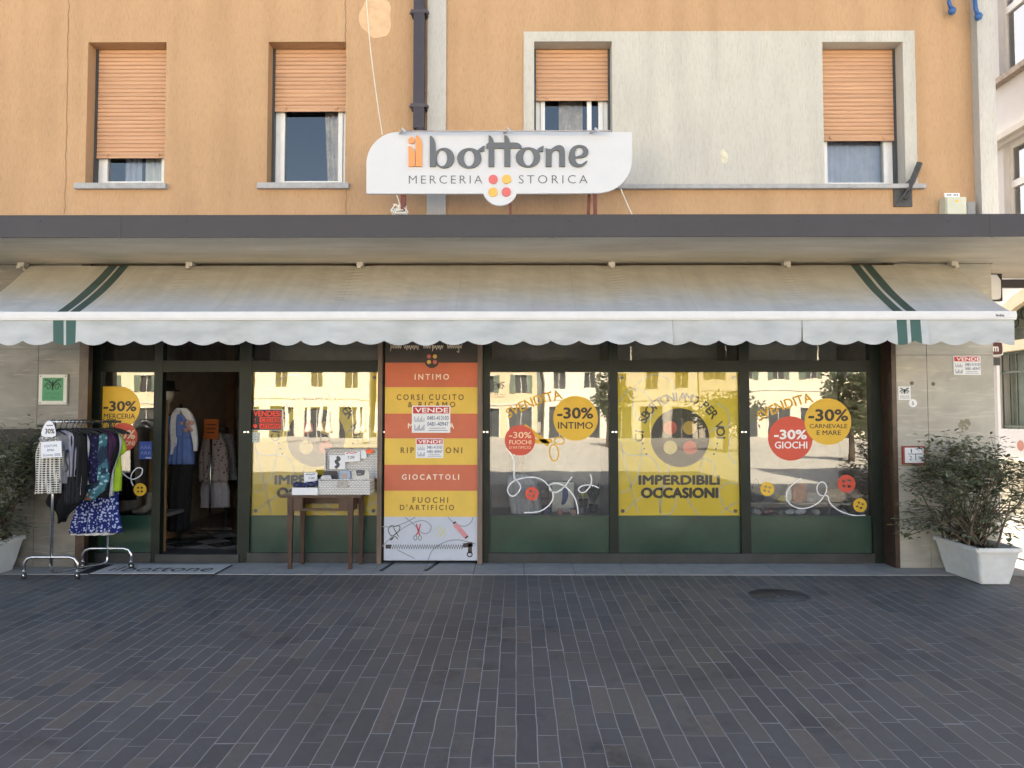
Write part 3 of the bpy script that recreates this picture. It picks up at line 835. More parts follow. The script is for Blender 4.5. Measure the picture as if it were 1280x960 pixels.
for i, (h, pyb, cur) in enumerate(specs):
    x0, x1, z0, z1 = h
    yb = 0.17
    mb = MB(); t = 0.045
    wf = MB()
    yf0, yf1 = 0.23, 0.29
    wf.box(x0 + 0.02, x0 + 0.075, yf0, yf1, z0 + 0.004, z1 - 0.02); wf.box(x1 - 0.075, x1 - 0.02, yf0, yf1, z0 + 0.004, z1 - 0.02)
    wf.box(x0 + 0.076, x1 - 0.076, yf0, yf1, z0 + 0.004, z0 + 0.05); wf.box(x0 + 0.076, x1 - 0.076, yf0, yf1, z1 - 0.08, z1 - 0.02)
    # inner sash, proud
    wf.box(x0 + 0.08, x0 + 0.13, yf0 - 0.015, yf1 - 0.003, z0 + 0.055, z1 - 0.085); wf.box(x1 - 0.13, x1 - 0.08, yf0 - 0.015, yf1 - 0.003, z0 + 0.055, z1 - 0.085)
    wf.box(x0 + 0.131, x1 - 0.131, yf0 - 0.015, yf1 - 0.003, z0 + 0.055, z0 + 0.085)
    if cur == 'pale': wf.box(x1 - 0.26, x1 - 0.21, yf0 - 0.014, yf1 - 0.004, z0 + 0.086, z1 - 0.09)
    fr = wf.build('window', white_frame, bld)
    mb = MB(); mb.quad((x0 + 0.12, yf0 + 0.02, z0 + 0.08), (x1 - 0.12, yf0 + 0.02, z0 + 0.08), (x1 - 0.12, yf0 + 0.02, z1 - 0.08), (x0 + 0.12, yf0 + 0.02, z1 - 0.08))
    mb.build('pane', top_glass, fr)
    shutter_mesh(x0 + 0.028, x1 - 0.028, PZ(pyb, yb) + 0.03, z1 - 0.002, yb).build('shutter', shutter_m, fr)
    for xa_ in (x0 + .002, x1 - .026):
        mb = MB(); mb.box(xa_, xa_ + 0.024, yb - 0.012, yb + 0.05, z0 + 0.002, z1 - 0.003); mb.build('shutter_track', dark_track, fr)
    if i < 2:
        sa, sb = (92, 206.6) if i == 0 else (321, 435.5)
        mb = MB(); mb.box(PX(sa, -0.06, 230), PX(sb, -0.06, 230), -0.06, 0.20, PZ(234.5, -0.06), PZ(227.5, -0.06))
        mb.build('sill', sill_m, fr)
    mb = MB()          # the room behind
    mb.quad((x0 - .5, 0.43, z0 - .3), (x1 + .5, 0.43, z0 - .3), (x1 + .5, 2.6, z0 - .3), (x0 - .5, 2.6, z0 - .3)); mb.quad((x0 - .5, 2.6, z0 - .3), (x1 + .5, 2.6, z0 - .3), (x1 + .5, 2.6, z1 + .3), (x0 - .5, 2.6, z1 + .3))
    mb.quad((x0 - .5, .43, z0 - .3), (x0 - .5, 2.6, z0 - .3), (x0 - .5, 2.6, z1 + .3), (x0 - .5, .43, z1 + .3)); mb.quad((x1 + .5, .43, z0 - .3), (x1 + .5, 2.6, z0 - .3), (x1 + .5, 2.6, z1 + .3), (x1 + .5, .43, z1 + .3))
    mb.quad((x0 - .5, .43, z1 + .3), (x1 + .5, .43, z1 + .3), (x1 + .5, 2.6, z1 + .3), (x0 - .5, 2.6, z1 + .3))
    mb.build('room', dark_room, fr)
    w = x1 - x0
    if cur == 'lace': curtain_mesh(x0 + w * .60, x1 - .10, z0 + .06, z1 - .1, 0.36, 4, .02, 0.28).build('curtain', lace, fr)
    elif cur == 'pale': curtain_mesh(x0 + w * .34, x0 + w * .66, z0 + .05, z1 - .1, 0.38, 4, .02).build('curtain', lace, fr)
    elif cur == 'blue': curtain_mesh(x0 + .10, x1 - .10, z0 + .05, z1 - .1, 0.36, 6, .02).build('curtain', blue_curtain, fr)
    else:
        curtain_mesh(x0 + w * .30, x0 + w * .52, z0 + .05, z1 - .1, 0.36, 3, .02).build('curtain', blue_curtain, fr)
        curtain_mesh(x0 + w * .56, x1 - .10, z0 + .05, z1 - .1, 0.37, 4, .012).build('curtain', M('pale_net_curtain', (0.6, 0.62, 0.6), 0.9, 0.1), fr)

# ------------------------------------------------------------------ shop front
gx = lambda p: PX(p, YG, 560)
gz = lambda p: PZ(p, YG)
FY0, FY1 = YG - 0.05, YG + 0.05
Z_TR, Z_PANE, Z_LOW, Z_BASE = gz(451), gz(465), gz(644.5), gz(690.5)
mb = MB()
posts = [(108, 127), (193.5, 204), (300, 315), (473.5, 481), (602, 612.5), (761, 772), (924, 936), (1087, 1104)]
for a, b in posts: mb.box(gx(a), gx(b), FY0, FY1, 0.002, ZS - 0.006)
for (a, b), (c, d) in zip(posts, posts[1:]):
    if a == 473.5: continue
    mb.box(gx(b) + .001, gx(c) - .001, FY0 + 0.004, FY1 - 0.004, Z_PANE, Z_TR)
    mb.box(gx(b) + .001, gx(c) - .001, FY0 + 0.004, FY1 - 0.004, ZS - 0.08, ZS - 0.008)
frame = mb.build('shop_front', dark_metal, bld)
for a, b in ((125, 194), (313, 474), (611, 1088)):
    mb = MB(); mb.box(gx(a), gx(b), FY0 - 0.01, FY1 + 0.02, 0.003, Z_BASE); mb.build('base_strip', base_metal, frame)
mb = MB(); mb.box(gx(200), gx(303), FY0 - 0.02, FY1 + 0.25, 0.003, Z_BASE - 0.015); mb.build('doorstep', base_metal, frame)
bays = [(127, 193.5), (315, 473.5), (612.5, 761), (772, 924), (936, 1087)]
for a, b in bays:
    mb = MB(); zt_, zb_ = Z_LOW, Z_BASE
    nx, nz = 14, 6; vs_ = []
    for j in range(nz + 1):
        for i in range(nx + 1):
            u, v = i / nx, j / nz
            bow = 0.006 * math.sin(math.pi * u) * math.sin(math.pi * v) * (1 + 0.5 * math.sin(7 * u + a))
            vs_.append((gx(a) + (gx(b) - gx(a)) * u, YG - 0.01 - bow, zb_ + (zt_ - zb_) * v))
    mb.smooth = True
    mb.add(vs_, [(j * (nx + 1) + i, j * (nx + 1) + i + 1, (j + 1) * (nx + 1) + i + 1, (j + 1) * (nx + 1) + i) for j in range(nz) for i in range(nx)])
    mb.smooth = False
    mb.box(gx(a), gx(b), YG - 0.02, YG + 0.03, zt_ - 0.012, zt_)
    mb.build('kick_panel', green_metal, frame)
    mb = MB(); mb.quad((gx(a), YG, Z_LOW), (gx(b), YG, Z_LOW), (gx(b), YG, Z_PANE), (gx(a), YG, Z_PANE))
    mb.build('pane', poster_glass if a == 772 else shop_glass, frame)
for a, b in bays + [(204, 300)]:
    mb = MB(); mb.quad((gx(a), YG, Z_TR), (gx(b), YG, Z_TR), (gx(b), YG, ZS - .07), (gx(a), YG, ZS - .07))
    mb.build('transom_pane', shop_glass, frame)
mb = MB()
for px in (768, 930, 607, 478, 308): 
    p = P(px, 540, FY0 - 0.01); mb = MB(); mb.box(p.x - .03, p.x + .03, FY0 - .012, FY0, p.z - .009, p.z + .009); mb.ball((p.x, FY0 - .014, p.z), .012, n=8); mb.build('lock', chrome, frame)
# wooden trim either side of the price board
for a, b in ((474, 479.5), (597.5, 603.5)):
    mb = MB(); mb.box(gx(a), gx(b), FY0 - 0.07, FY0, 0.002, ZS - .01); mb.build('trim', M('weathered_brown_wood', (0.17, 0.12, 0.095), 0.6, 0.3, 6, stretch=(6, 6, .5)), frame)

# interior: one room, a floor, display partitions
mb = MB()
ix0, ix1, iy1, iz = XS0 + .02, XS1 - .02, 4.75, 3.2
mb.quad((ix0, iy1, 0), (ix1, iy1, 0), (ix1, iy1, iz), (ix0, iy1, iz)); mb.quad((ix0, .36, 0), (ix0, iy1, 0), (ix0, iy1, iz), (ix0, .36, iz)); mb.quad((ix1, iy1, 0), (ix1, .36, 0), (ix1, .36, iz), (ix1, iy1, iz))
mb.quad((ix0, .36, iz), (ix0, iy1, iz), (ix1, iy1, iz), (ix1, .36, iz))
mb.build('interior_wall', room_m, bld)
mb = MB(); mb.quad((ix0, .34, Z_BASE - .017), (ix1, .34, Z_BASE - .017), (ix1, iy1, Z_BASE - .017), (ix0, iy1, Z_BASE - .017))
mb.build('interior_floor', tile_mat(), bld)
mb = MB()
zd = Z_LOW - 0.02
mb.box(gx(612), gx(1090), YG + .05, 1.25, zd - .04, zd); mb.box(gx(316), gx(472), YG + .05, 0.9, zd - .04, zd); mb.box(gx(127), gx(194), YG + .05, 1.1, zd - .04, zd)
mb.build('display_shelf', M('display_floor', (0.16, 0.15, 0.14), 0.6, .2), bld)
mb = MB()
mb.box(gx(606), gx(1092), 1.25, 1.29, 0.1, 2.9); mb.box(gx(606), gx(612), .37, 1.24, 0.1, 2.9); mb.box(gx(762), gx(771), .37, 1.24, .1, 2.9); mb.box(gx(925), gx(935), .37, 1.24, .1, 2.9)
mb.box(gx(306), gx(476), 0.92, .96, .1, 2.9); mb.box(gx(306), gx(314), .37, .91, .1, 2.9)
mb.build('display_back', partition_m, bld)
mb = MB(); mb.box(gx(198), gx(202.5), .36, .44, .10, gz(500)); mb.build('door_panel', wood_m, bld)

# small fittings on the building
dp = MB(); x0, x1 = PX(517, -0.12, 80), PX(530.5, -0.12, 80)
dp.box(x0, x1, -0.14, -0.03, PZ(161, -.1), TOP - 0.1)
d = dp.build('downspout', downpipe_m); tag(d, 'square dark brown rainwater pipe on the orange wall above the white shop sign', 'downspout')
for py in (16, 133):
    mb = MB(); z = PZ(py, -0.1); mb.box(x0 - .03, x1 + .03, -0.146, -0.0, z - .02, z + .02); mb.ball((x0 - .03, -.1, z), .022, n=8); mb.ball((x1 + .03, -.1, z), .022, n=8); mb.build('pipe_clip', M('clip_metal', (.09, .075, .075), .4, metal=.5), d)
mb = MB(); mb.tube([(x0 + .06, -.085, PZ(158, -.1)), (x0 + .07, -.085, PZ(163, -.1)), (x0 + .11, -.12, PZ(168, -.1))], .055, 10); mb.build('shoe', downpipe_m, d)

br = MB(); p = P(1129, 247, -0.02)
br.box(p.x - .10, p.x + .10, -0.02, -0.002, p.z - .1, p.z + .11)
br.bar((p.x + .02, -.02, p.z - .02), (p.x + .14, -.12, p.z + .36), .05, .05); br.bar((p.x - .02, -.02, p.z + .10), (p.x + .10, -.10, p.z + .22), .025); br.bar((p.x - .06, -.02, p.z - .06), (p.x + .06, -.10, p.z + .12), .02)
tag(br.build('flag_bracket', M('grey_iron', (.06, .06, .062), .6, .4, 20)), 'dark iron bracket with a slanting arm bolted below the rightmost window', 'bracket')
mx = thing('meter_box', P(1196, 268, -.06), 'beige plastic electric box on the orange wall above the canopy', 'box')
mb = MB(); a, b = PX(1182, -.14, 255), PX(1208, -.14, 255); mb.box(a, b, -.14, -.01, ZC - .15, PZ(247, -.14)); mb.box(a + .01, b - .01, -.152, -.14, ZC, PZ(249, -.14)); mb.build('case', M('beige_plastic', (.52, .52, .42), .5, .06), mx)
mb = MB(); mb.box(PX(1209, -.1, 255), PX(1219, -.1, 255), -.10, -.01, ZC - .1, PZ(253, -.1)); mb.build('junction_box', M('grey_plastic', (.22, .22, .23), .5), mx)
mb = MB(); mb.prism([ell(PX(1196, -.154, 253), PZ(252, -.154), .018, .014, 12)], -.155, -.153); mb.build('warning_mark', yellow_vinyl, mx)
nt_ = MB(); nt_.box(PX(1181, -.012, 244), PX(1200, -.012, 244), -.006, -.002, PZ(247, -.01), PZ(242, -.01)); n_ = nt_.build('notice', white_paper); tag(n_, 'small white notice stuck on the wall just above the beige electric box', 'notice')
mb = MB()
for k in (0, 1, 2, 4, 5, 6): mb.box(PX(1183.5 + k * 2.1, -.0065, 244), PX(1185 + k * 2.1, -.0065, 244), -.007, -.0062, PZ(245.5, -.0065), PZ(243.6, -.0065))
mb.build('print', grey_ink, n_)
for px, py, lab in ((1186.5, 7, 'blue glass insulator hanging at the top of the orange wall'), (1219.6, 14, 'blue insulator on the pale corner pilaster at the top edge')):
    q = P(px, py, -.09 if px < 1200 else -.2); mb = MB()
    mb.tube([(q.x - .01, q.y, q.z + .25), (q.x, q.y, q.z + .03), (q.x + .03, q.y, q.z - .06)], .022, 8); mb.ball((q.x + .03, q.y, q.z - .06), .045, n=8)
    tag(mb.build('insulator', M('blue_ceramic', (.03, .11, .30), .3)), lab, 'insulator', 'insulators on the facade')

# ------------------------------------------------------------------ awning
AX0, AX1 = -5.36, PX(1268.5, YA, 400)
ZB0 = PZ(394, YA)
aw = thing('awning', (0, -0.3, 3.0), 'long pale striped shop awning with scalloped valance under the grey canopy', 'awning')
mb = MB(); mb.smooth = True
nx, ny = 300, 64; vs_ = []
BRX = [PX(px, -.06, 327) for px in (30, 239, 451, 764, 982, 1190)]
for j in range(ny + 1):
    t = j / ny
    for i in range(nx + 1):
        u = i / nx; x = AX0 + (AX1 - AX0) * u
        y = -0.06 + (YA + 0.02 + 0.06) * t
        z = (ZS - 0.03) + (ZB0 + 0.02 - (ZS - 0.03)) * t - 0.045 * math.sin(math.pi * t) * (0.85 + 0.15 * math.sin(3 * x))
        z += 0.014 * noise.noise(Vector((x * 1.3, y * 2.5, 0))) * math.sin(math.pi * t) + 0.004 * math.sin(x * 5.3 + 4 * t) * t * (1 - t) * 4
        for k_, xb in enumerate(BRX):          # crinkles below each bracket
            d_ = (x - xb - .10 * t * (1 if k_ % 2 else -1)) / .075
            if abs(d_) < 3: z += .011 * math.sin(t * (95 + 7 * k_) + 1.5 * d_) * math.exp(-d_ * d_) * (1 - t) * min(1, t * 8) - .006 * math.exp(-(d_ * .5) ** 2) * (1 - t)
        vs_.append((x, y, z))
mb.add(vs_, [(j * (nx + 1) + i, j * (nx + 1) + i + 1, (j + 1) * (nx + 1) + i + 1, (j + 1) * (nx + 1) + i) for j in range(ny) for i in range(nx)])
can_m = canvas_material()
mb.build('canvas', can_m, aw)
mb = MB(); mb.box(AX0 - .01, AX1 + .01, YA - .012, YA + .05, PZ(400, YA), PZ(389.5, YA))
mb.box(AX0 - .01, AX1 + .01, YA - .02, YA - .0125, PZ(398, YA), PZ(392, YA))
mb.build('front_bar', white_metal, aw)
mb = MB()
for k in range(6): mb.box(PX(1243.2 + k * 1.8, YA, 395), PX(1244.5 + k * 1.8, YA, 395), YA - .0212, YA - .02, PZ(396.2 + (k % 2) * .3, YA), PZ(393.4 + (k % 3) * .4, YA))
mb.build('maker_mark', grey_ink, aw)
# valance, cut in lengths
mb = MB(); mb.smooth = True
cuts = [AX0, PX(841, YA, 415), PX(1003, YA, 415), PX(1160, YA, 415), AX1]
per = 0.2685; ph = PX(30, YA, 425)
zt_ = PZ(399.5, YA)
for ci, (xa, xb) in enumerate(zip(cuts, cuts[1:])):
    n = int((xb - xa) / 0.02); rows_ = 5; vs_ = []
    for i in range(n + 1):
        x = xa + 0.002 + (xb - xa - 0.004) * i / n
        sc_ = (1 + .25 * noise.noise(Vector((x * 1.7, 3, 0)))) * abs(math.sin(math.pi * (x - ph) / per)) ** 0.8
        zb = PZ(425.5, YA) - 0.046 * sc_
        for j in range(rows_ + 1):
            t = j / rows_
            ed = math.exp(-min(x - xa, xb - x) / 0.05) if ci else 0
            y = YA + 0.004 + t * (0.014 * math.sin(x * 4.1 + ci) + 0.010 * math.sin(x * 11 + 2 * ci) + 0.012 * noise.noise(Vector((x * 3, t, 1))) + 0.02 * ed * (1 if ci % 2 else -0.4)) - 0.01 * t
            vs_.append((x, y, zt_ + (zb - zt_) * t))
    mb.add(vs_, [(i * (rows_ + 1) + j + 1, (i + 1) * (rows_ + 1) + j + 1, (i + 1) * (rows_ + 1) + j, i * (rows_ + 1) + j) for i in range(n) for j in range(rows_)])
def valance_mat():
    m, nt, N, L, b = nodes_of('valance_cloth')
    tc = N.new('ShaderNodeTexCoord'); sp = N.new('ShaderNodeSeparateXYZ'); L.new(tc.outputs['Object'], sp.inputs[0])
    st = None
    for c, hw in STRIPES:
        v = math_node(N, L, 'LESS_THAN', math_node(N, L, 'ABSOLUTE', math_node(N, L, 'SUBTRACT', sp.outputs[0], c)), hw)
        st = v if st is None else math_node(N, L, 'MAXIMUM', st, v)
    mp = N.new('ShaderNodeMapping'); mp.inputs['Scale'].default_value = (1.5, 1, 4); L.new(tc.outputs['Object'], mp.inputs[0])
    n = N.new('ShaderNodeTexNoise'); n.inputs['Scale'].default_value = 2.0; n.inputs['Detail'].default_value = 6; L.new(mp.outputs[0], n.inputs['Vector'])
    cr = N.new('ShaderNodeValToRGB'); e = cr.color_ramp.elements
    e[0].position = .3; e[0].color = (.40, .42, .425, 1); e[1].position = .7; e[1].color = (.55, .57, .575, 1); L.new(n.outputs[0], cr.inputs[0])
    mxg = N.new('ShaderNodeMixRGB'); mxg.inputs[2].default_value = (.065, .13, .115, 1); L.new(st, mxg.inputs[0]); L.new(cr.outputs[0], mxg.inputs[1])
    L.new(mxg.outputs[0], b.inputs['Base Color']); b.inputs['Roughness'].default_value = .85; b.inputs['Specular IOR Level'].default_value = .2
    return m
mb.build('valance', valance_mat(), aw)
bm_ = M('old_white_bracket', (.55, .52, .46), .5, .2)
for px in (30, 239, 451, 764, 982, 1190):
    p = P(px, 327, -0.06); mb = MB()
    mb.box(p.x - .035, p.x + .035, -.12, -.02, ZS - .05, ZS - .002); mb.box(p.x - .02, p.x + .02, -.16, -.06, ZS - .075, ZS - .05); mb.bar((p.x, -.1, ZS - .06), (p.x + .06, -.05, ZS - .1), .025)
    mb.build('bracket', bm_, aw)
mb = MB(); mb.tube([(AX0 + .02, -.045, ZS - .075), (AX1 - .02, -.045, ZS - .075)], .035, 12); mb.build('roller', bm_, aw)
for xa in (-4.6, -1.6, 1.2, 4.3):
    mb = MB(); s_ = -1 if xa > 0 else 1
    mb.bar((xa, -.1, ZS - .16), (xa + s_ * .5, -.55, ZB0 + .22), .035, .05); mb.bar((xa + s_ * .5, -.55, ZB0 + .22), (xa + s_ * .1, YA + .07, ZB0 - .02), .03, .045)
    mb.build('folding_arm', white_metal, aw)

# ------------------------------------------------------------------ shop sign over the canopy
YS = -0.80
sg = thing('shop_sign', (PX(625, YS, 250), YS, ZC), 'white sign board reading il bottone with raised grey and orange letters', 'sign')
def sp(x, y, Y=YS): q = P(x, y, Y); return (q.x, q.z)
def spl(pts, Y=YS): return [sp(a, b, Y) for a, b in pts]
out = []
out += [(458, 242), (458, 205)]
out += [(498 - 40 * math.cos(t), 205 - 40 * math.sin(t)) for t in [i * math.pi / 2 / 14 for i in range(1, 14)]]
out += [(498, 165), (790, 165), (790, 200)]
out += [(748 + 42 * math.cos(t), 200 + 41 * math.sin(t)) for t in [i * math.pi / 2 / 14 for i in range(1, 14)]]
out += [(748, 241.5), (645.5, 242)]
out += [(625 + 22 * math.cos(t), 235 + 22 * math.sin(t)) for t in [R(20) + (R(160) - R(20)) * i / 20 for i in range(21)]]
out += [(604, 242)]
mb = MB(); mb.prism([spl(out)], YS, YS + .035); mb.build('board', M('white_sign_board', (.60, .605, .62), .4, .02), sg)
letters = M('grey_raised_letter', (.115, .125, .135), .5, .03); orange_l = M('orange_raised_letter', (.80, .30, .10), .5, .02)
def E(cx, cy, rx, ry, n=48): return [(cx + rx * math.cos(t), cy + ry * math.sin(t)) for t in [2 * math.pi * i / n for i in range(n)]]
def stem(x0, x1, top, bot, drop=13):
    return [(x0, bot), (x0, top)] + [(x0 + (x1 - x0) * math.sin(t), top + drop * (1 - math.cos(t))) for t in [math.pi / 2 * i / 10 for i in range(1, 11)]] + [(x1, bot)]
D0, D1 = YS - .022, YS - .0005
def letter(name, shapes, m):
    mb = MB()
    for k, s_ in enumerate(shapes): mb.prism([spl(l) for l in s_], D0 - .0015 * k, D1)
    mb.build(name, m, sg)
letter('letter', [[E(514.8, 176.3, 4, 4.1, 24)], [stem(511, 519, 183.5, 208.7, 9)]], orange_l)
letter('letter', [[stem(520.2, 527.7, 170, 208.7, 13)]], orange_l)
letter('letter', [[stem(537.5, 544.7, 170.5, 209, 13)], [E(555.5, 198.2, 12.6, 12.6), E(552.7, 198.3, 6.4, 10.3)]], letters)
o1 = [(597, 188.5), (600.5, 186), (603.3, 183.6), (606, 183), (605.4, 189.6), (601, 189.8), (598, 193)]
letter('letter', [[E(586.8, 198.3, 15.2, 12.6), E(586.5, 198.2, 6.5, 10.3)], [o1]], letters)
bar_ = [(608, 186), (608, 181.5), (611, 179), (644, 179)] + [(644 + 8.3 * math.sin(t), 186 - 7 * math.cos(t)) for t in [math.pi / 2 * i / 8 for i in range(1, 9)]] + [(652.3, 186)]
letter('letter', [[stem(610.8, 618, 170, 209, 13)], [bar_], [stem(630.4, 638, 170, 209, 13)]], letters)
o2 = [(670, 189), (673.5, 186), (676.5, 184), (679.7, 183), (679, 190), (675, 190), (671.5, 193)]
letter('letter', [[E(660, 197.3, 15.3, 12.5), E(660.4, 197.3, 6.5, 10.4)], [o2]], letters)
nn = [(682, 209), (682.3, 185.6), (684.5, 186.8), (688.8, 187.4)] + spline([(691, 185.5), (695, 183), (699.5, 182.2), (703.5, 184), (705.6, 188), (706.2, 194)], 4) + [(706.2, 209), (699, 209), (699, 194)] + spline([(698.6, 190.5), (696.6, 188.4), (693.6, 188.6), (691, 190.5), (689.6, 194)], 4) + [(689.4, 209)]
letter('letter', [[nn]], letters)
ee = spline([(734, 201.5), (731.5, 206), (726.5, 209), (720.5, 209.3), (714.5, 206.5), (711.2, 200.5), (711, 194), (713.2, 187.5), (718, 183.2), (724.5, 182), (731, 183.6), (735, 188.3), (734.6, 193.6), (730.5, 196.8), (724, 198), (719.3, 198.6), (719.6, 202), (722.5, 205.4), (727, 205.6), (731, 203)], 4, True)
letter('letter', [[ee, spline([(719.2, 196.2), (718.8, 191), (721, 186), (724.8, 184.4), (728.2, 186.3), (728.6, 190.6), (726.4, 194.2), (722.8, 195.6)], 4, True)]], letters)
mb = MB()
px_text(mb, 'MERCERIA', 511, 603, 219.2, 229.4, YS - .003, bold=-.008, space=1.35)
px_text(mb, 'STORICA', 648.5, 734.5, 219, 229.4, YS - .003, bold=-.008, space=1.4)
mb.build('lettering', letters, sg)
for (cx, cy, m) in ((616.5, 224.5, 'c'), (633.3, 224.3, 'y'), (616.3, 240.4, 'y'), (633, 240.2, 'c')):
    mb = MB(); mb.prism([spl(E(cx, cy, 5.7, 5.7, 32))], YS - .012, YS - .0005)
    mb.build('button_dot', M('coral_dot', (.66, .14, .13), .5, .02) if m == 'c' else M('ochre_dot', (.72, .43, .09), .5, .1, 9), sg)
for px, w in ((504, .05), (638, .025), (739.5, .03), (744, .035)):
    x_ = PX(px, YS + .05, 255); lean = .10 if px == 739.5 else 0
    mb = MB(); mb.bar((x_ - lean * .3, YS + .06 + lean, ZC + .002), (x_, YS + .06, PZ(170, YS)), w, w); mb.build('support', rust_m, sg)
mb = MB(); z_t = PZ(163, YS - .1)
mb.tube([(PX(500, YS - .08, 165), YS - .08, z_t), (PX(763, YS - .08, 165), YS - .08, z_t)], .009, 8)
for px in (503, 634, 743): 
    x_ = PX(px, YS - .05, 165); mb.bar((x_ - .05, YS + .03, PZ(166, YS)), (x_, YS - .08, z_t), .014); mb.bar((x_, YS - .08, z_t + .03), (x_ + .04, YS - .08, z_t - .01), .02)
mb.build('lamp_rail', M('grey_steel', (.45, .42, .42), .4, metal=.4), sg)
for pts, lab in (([(458, 0), (463, 60), (472, 130), (478, 168)], 'thin white cord running down the orange wall to the left end of the sign'), ([(776, 236), (784, 255), (791, 270)], 'thin white cord from the right end of the sign down to the canopy'), ([(495, 242), (500, 258), (493, 266), (500, 270)], 'white cord hanging behind the leftmost red sign support')):
    mb = MB(); q = [P(a, b, -.05 + (YS + .1) * (i / (len(pts) - 1)) ** 2 if pts[0][1] == 0 else YS + .04) for i, (a, b) in enumerate(pts)]
    mb.tube(spline([tuple(v) for v in q], 5), .0055, 6); tag(mb.build('cord', M('white_cord', (.7, .66, .58), .8)), lab, 'cord', 'cords by the sign')
mb = MB(); c = P(500, 262, YS + .02)
for i in range(9):
    q = [(c.x + rnd.uniform(-.09, .09), YS + .02 + rnd.uniform(-.05, .05), c.z + rnd.uniform(-.06, .07)) for _ in range(4)]
    mb.tube(spline(q, 5), .006, 5)
tag(mb.build('rope_knot', M('white_cord', (.7, .66, .58), .8)), 'knotted bundle of white rope at the foot of the leftmost sign support', 'rope')
# ------------------------------------------------------------------ posters, stickers and notices on the glass
YP = YG + 0.018
def yellow_poster(x0, x1, cx, name_lab, seed):
    r_ = random.Random(seed)
    mb = MB(); a, b = PX(x0, YP, 555), PX(x1, YP, 555); zt, zb = PZ(465.5, YP), PZ(645, YP)
    mb.box(a, b, YP, YP + .003, zb, zt)
    p = mb.build('poster', M('yellow_poster_paper', (.88, .67, .05), .55, .06, 2.0)); tag(p, name_lab, 'poster', 'yellow button posters')
    y = YP - .0012
    c = P(cx, 547, y); rr = 36.5 * (c.y - CAM.y) / F
    mb = MB(); mb.prism([ell(c.x, c.z, rr, rr, 64)] + [ell(c.x + i * rr * .335, c.z + j * rr * .335, rr * .235, rr * .235, 28) for i in (-1, 1) for j in (-1, 1)], y, YP - .0002)
    mb.build('button_picture', M('dark_button_print', (.04, .034, .03), .6), p)
    for (i, j), m in (((-1, 1), red_vinyl), ((1, -1), red_vinyl), ((1, 1), M('ochre_print', (.55, .36, .05), .6)), ((-1, -1), M('pale_yellow_print', (.75, .62, .25), .6))):
        mb = MB(); mb.prism([ell(c.x + i * rr * .335, c.z + j * rr * .335, rr * .235, rr * .235, 28)], y + .0004, YP - .0002); mb.build('button_hole', m, p)
    mb = MB(); arc_text(mb, '...CI SBOTTONIAMO PER VOI...', c.x, c.z, rr * 1.40, R(206), R(-26), rr * .28, y, bold=.022)
    o = cx - 850
    px_text(mb, 'IMPERDIBILI', 799 + o, 899 + o, 594.5, 605.3, y, bold=.085); px_text(mb, 'OCCASIONI', 802 + o, 897 + o, 610, 622, y, bold=.085)
    mb.build('lettering', dark_ink, p)
    mb = MB()
    W_, H_ = b - a, zt - zb
    def path(pts): ribbon(mb, spline([(a + W_ * u, zb + H_ * v) for u, v in pts], 8), .016, y + .0003)
    path([(.01, .78), (.10, .88), (.22, .86), (.30, .74), (.22, .66), (.13, .74), (.15, .90), (.30, .985), (.45, .93), (.48, .80)])
    path([(.02, .46), (.10, .42), (.25, .42), (.33, .34), (.36, .18), (.34, .02)])
    path([(.02, .17), (.08, .18), (.16, .28), (.19, .42), (.20, .52)])
    path([(.02, .52), (.06, .36), (.12, .16), (.16, .02)])
    path([(.04, .02), (.14, .10), (.28, .18), (.42, .20), (.48, .12), (.44, .03), (.37, .01), (.34, .10), (.40, .26), (.42, .36)])
    path([(.56, .20), (.58, .10), (.66, .01)]); path([(.62, .37), (.72, .40), (.80, .34), (.76, .26), (.68, .30), (.70, .42)])
    path([(.84, .02), (.92, .07), (.99, .10)]); path([(.99, .22), (.90, .23), (.83, .17), (.88, .06), (.96, .02)])
    path([(.75, .58), (.84, .62), (.93, .62)]); path([(.82, .78), (.90, .74), (.93, .62), (.92, .44), (.97, .36)])
    mb.build('thread_drawing', M('pale_thread_print', (.70, .64, .42), .6), p)
    for u, v in ((.035, .035), (.965, .035), (.035, .965), (.965, .965)):
        mb = MB(); mb.prism([ell(a + W_ * u, zb + H_ * v, .022, .022, 16)], y - .0006, YP - .0002); mb.build('suction_pad', M('grey_clear_rubber', (.12, .10, .06), .25), p)
yellow_poster(772.5, 923.5, 850, 'yellow button poster inside the glass between two see-through windows', 3)
yellow_poster(315, 473, 395, 'yellow button poster inside the glass behind the small wooden table', 5)

YK = YG - 0.0030
def sticker(name, loops, mat, lab, cat, group=None, y=YK, th=.0012):
    mb = MB(); mb.prism(loops, y, y + th)
    return tag(mb.build(name, mat), lab, cat, group)
def lettering(o, rows, mat, y, **kw):
    mb = MB()
    for r_ in rows:
        s, a, b, c, d = r_[:5]; k = dict(kw); k.update(r_[5] if len(r_) > 5 else {})
        px_text(mb, s, a, b, c, d, y, **k)
    return mb.build('lettering', mat, o)
def pcirc(cx, cy, r, n=56, y=YK):
    c = P(cx, cy, y); rr = r * (c.y - CAM.y) / F
    return ell(c.x, c.z, rr, rr, n)
B_ = dict(bold=.055)
GS = 'sale discs stuck on the shop glass'
o = sticker('sale_disc', [pcirc(719.5, 522.8, 28)], yellow_vinyl, 'yellow disc on the glass reading -30% INTIMO', 'sticker', GS)
lettering(o, [('-30%', 697, 741, 509.8, 523, B_), ('INTIMO', 697.6, 741, 527.6, 536, dict(bold=.025))], dark_ink, YK - .0006)
o = sticker('sale_disc', [pcirc(650, 550.4, 19)], red_vinyl, 'red disc on the glass reading -30% FUOCHI D ARTIFICIO', 'sticker', GS, y=YK - .0002)
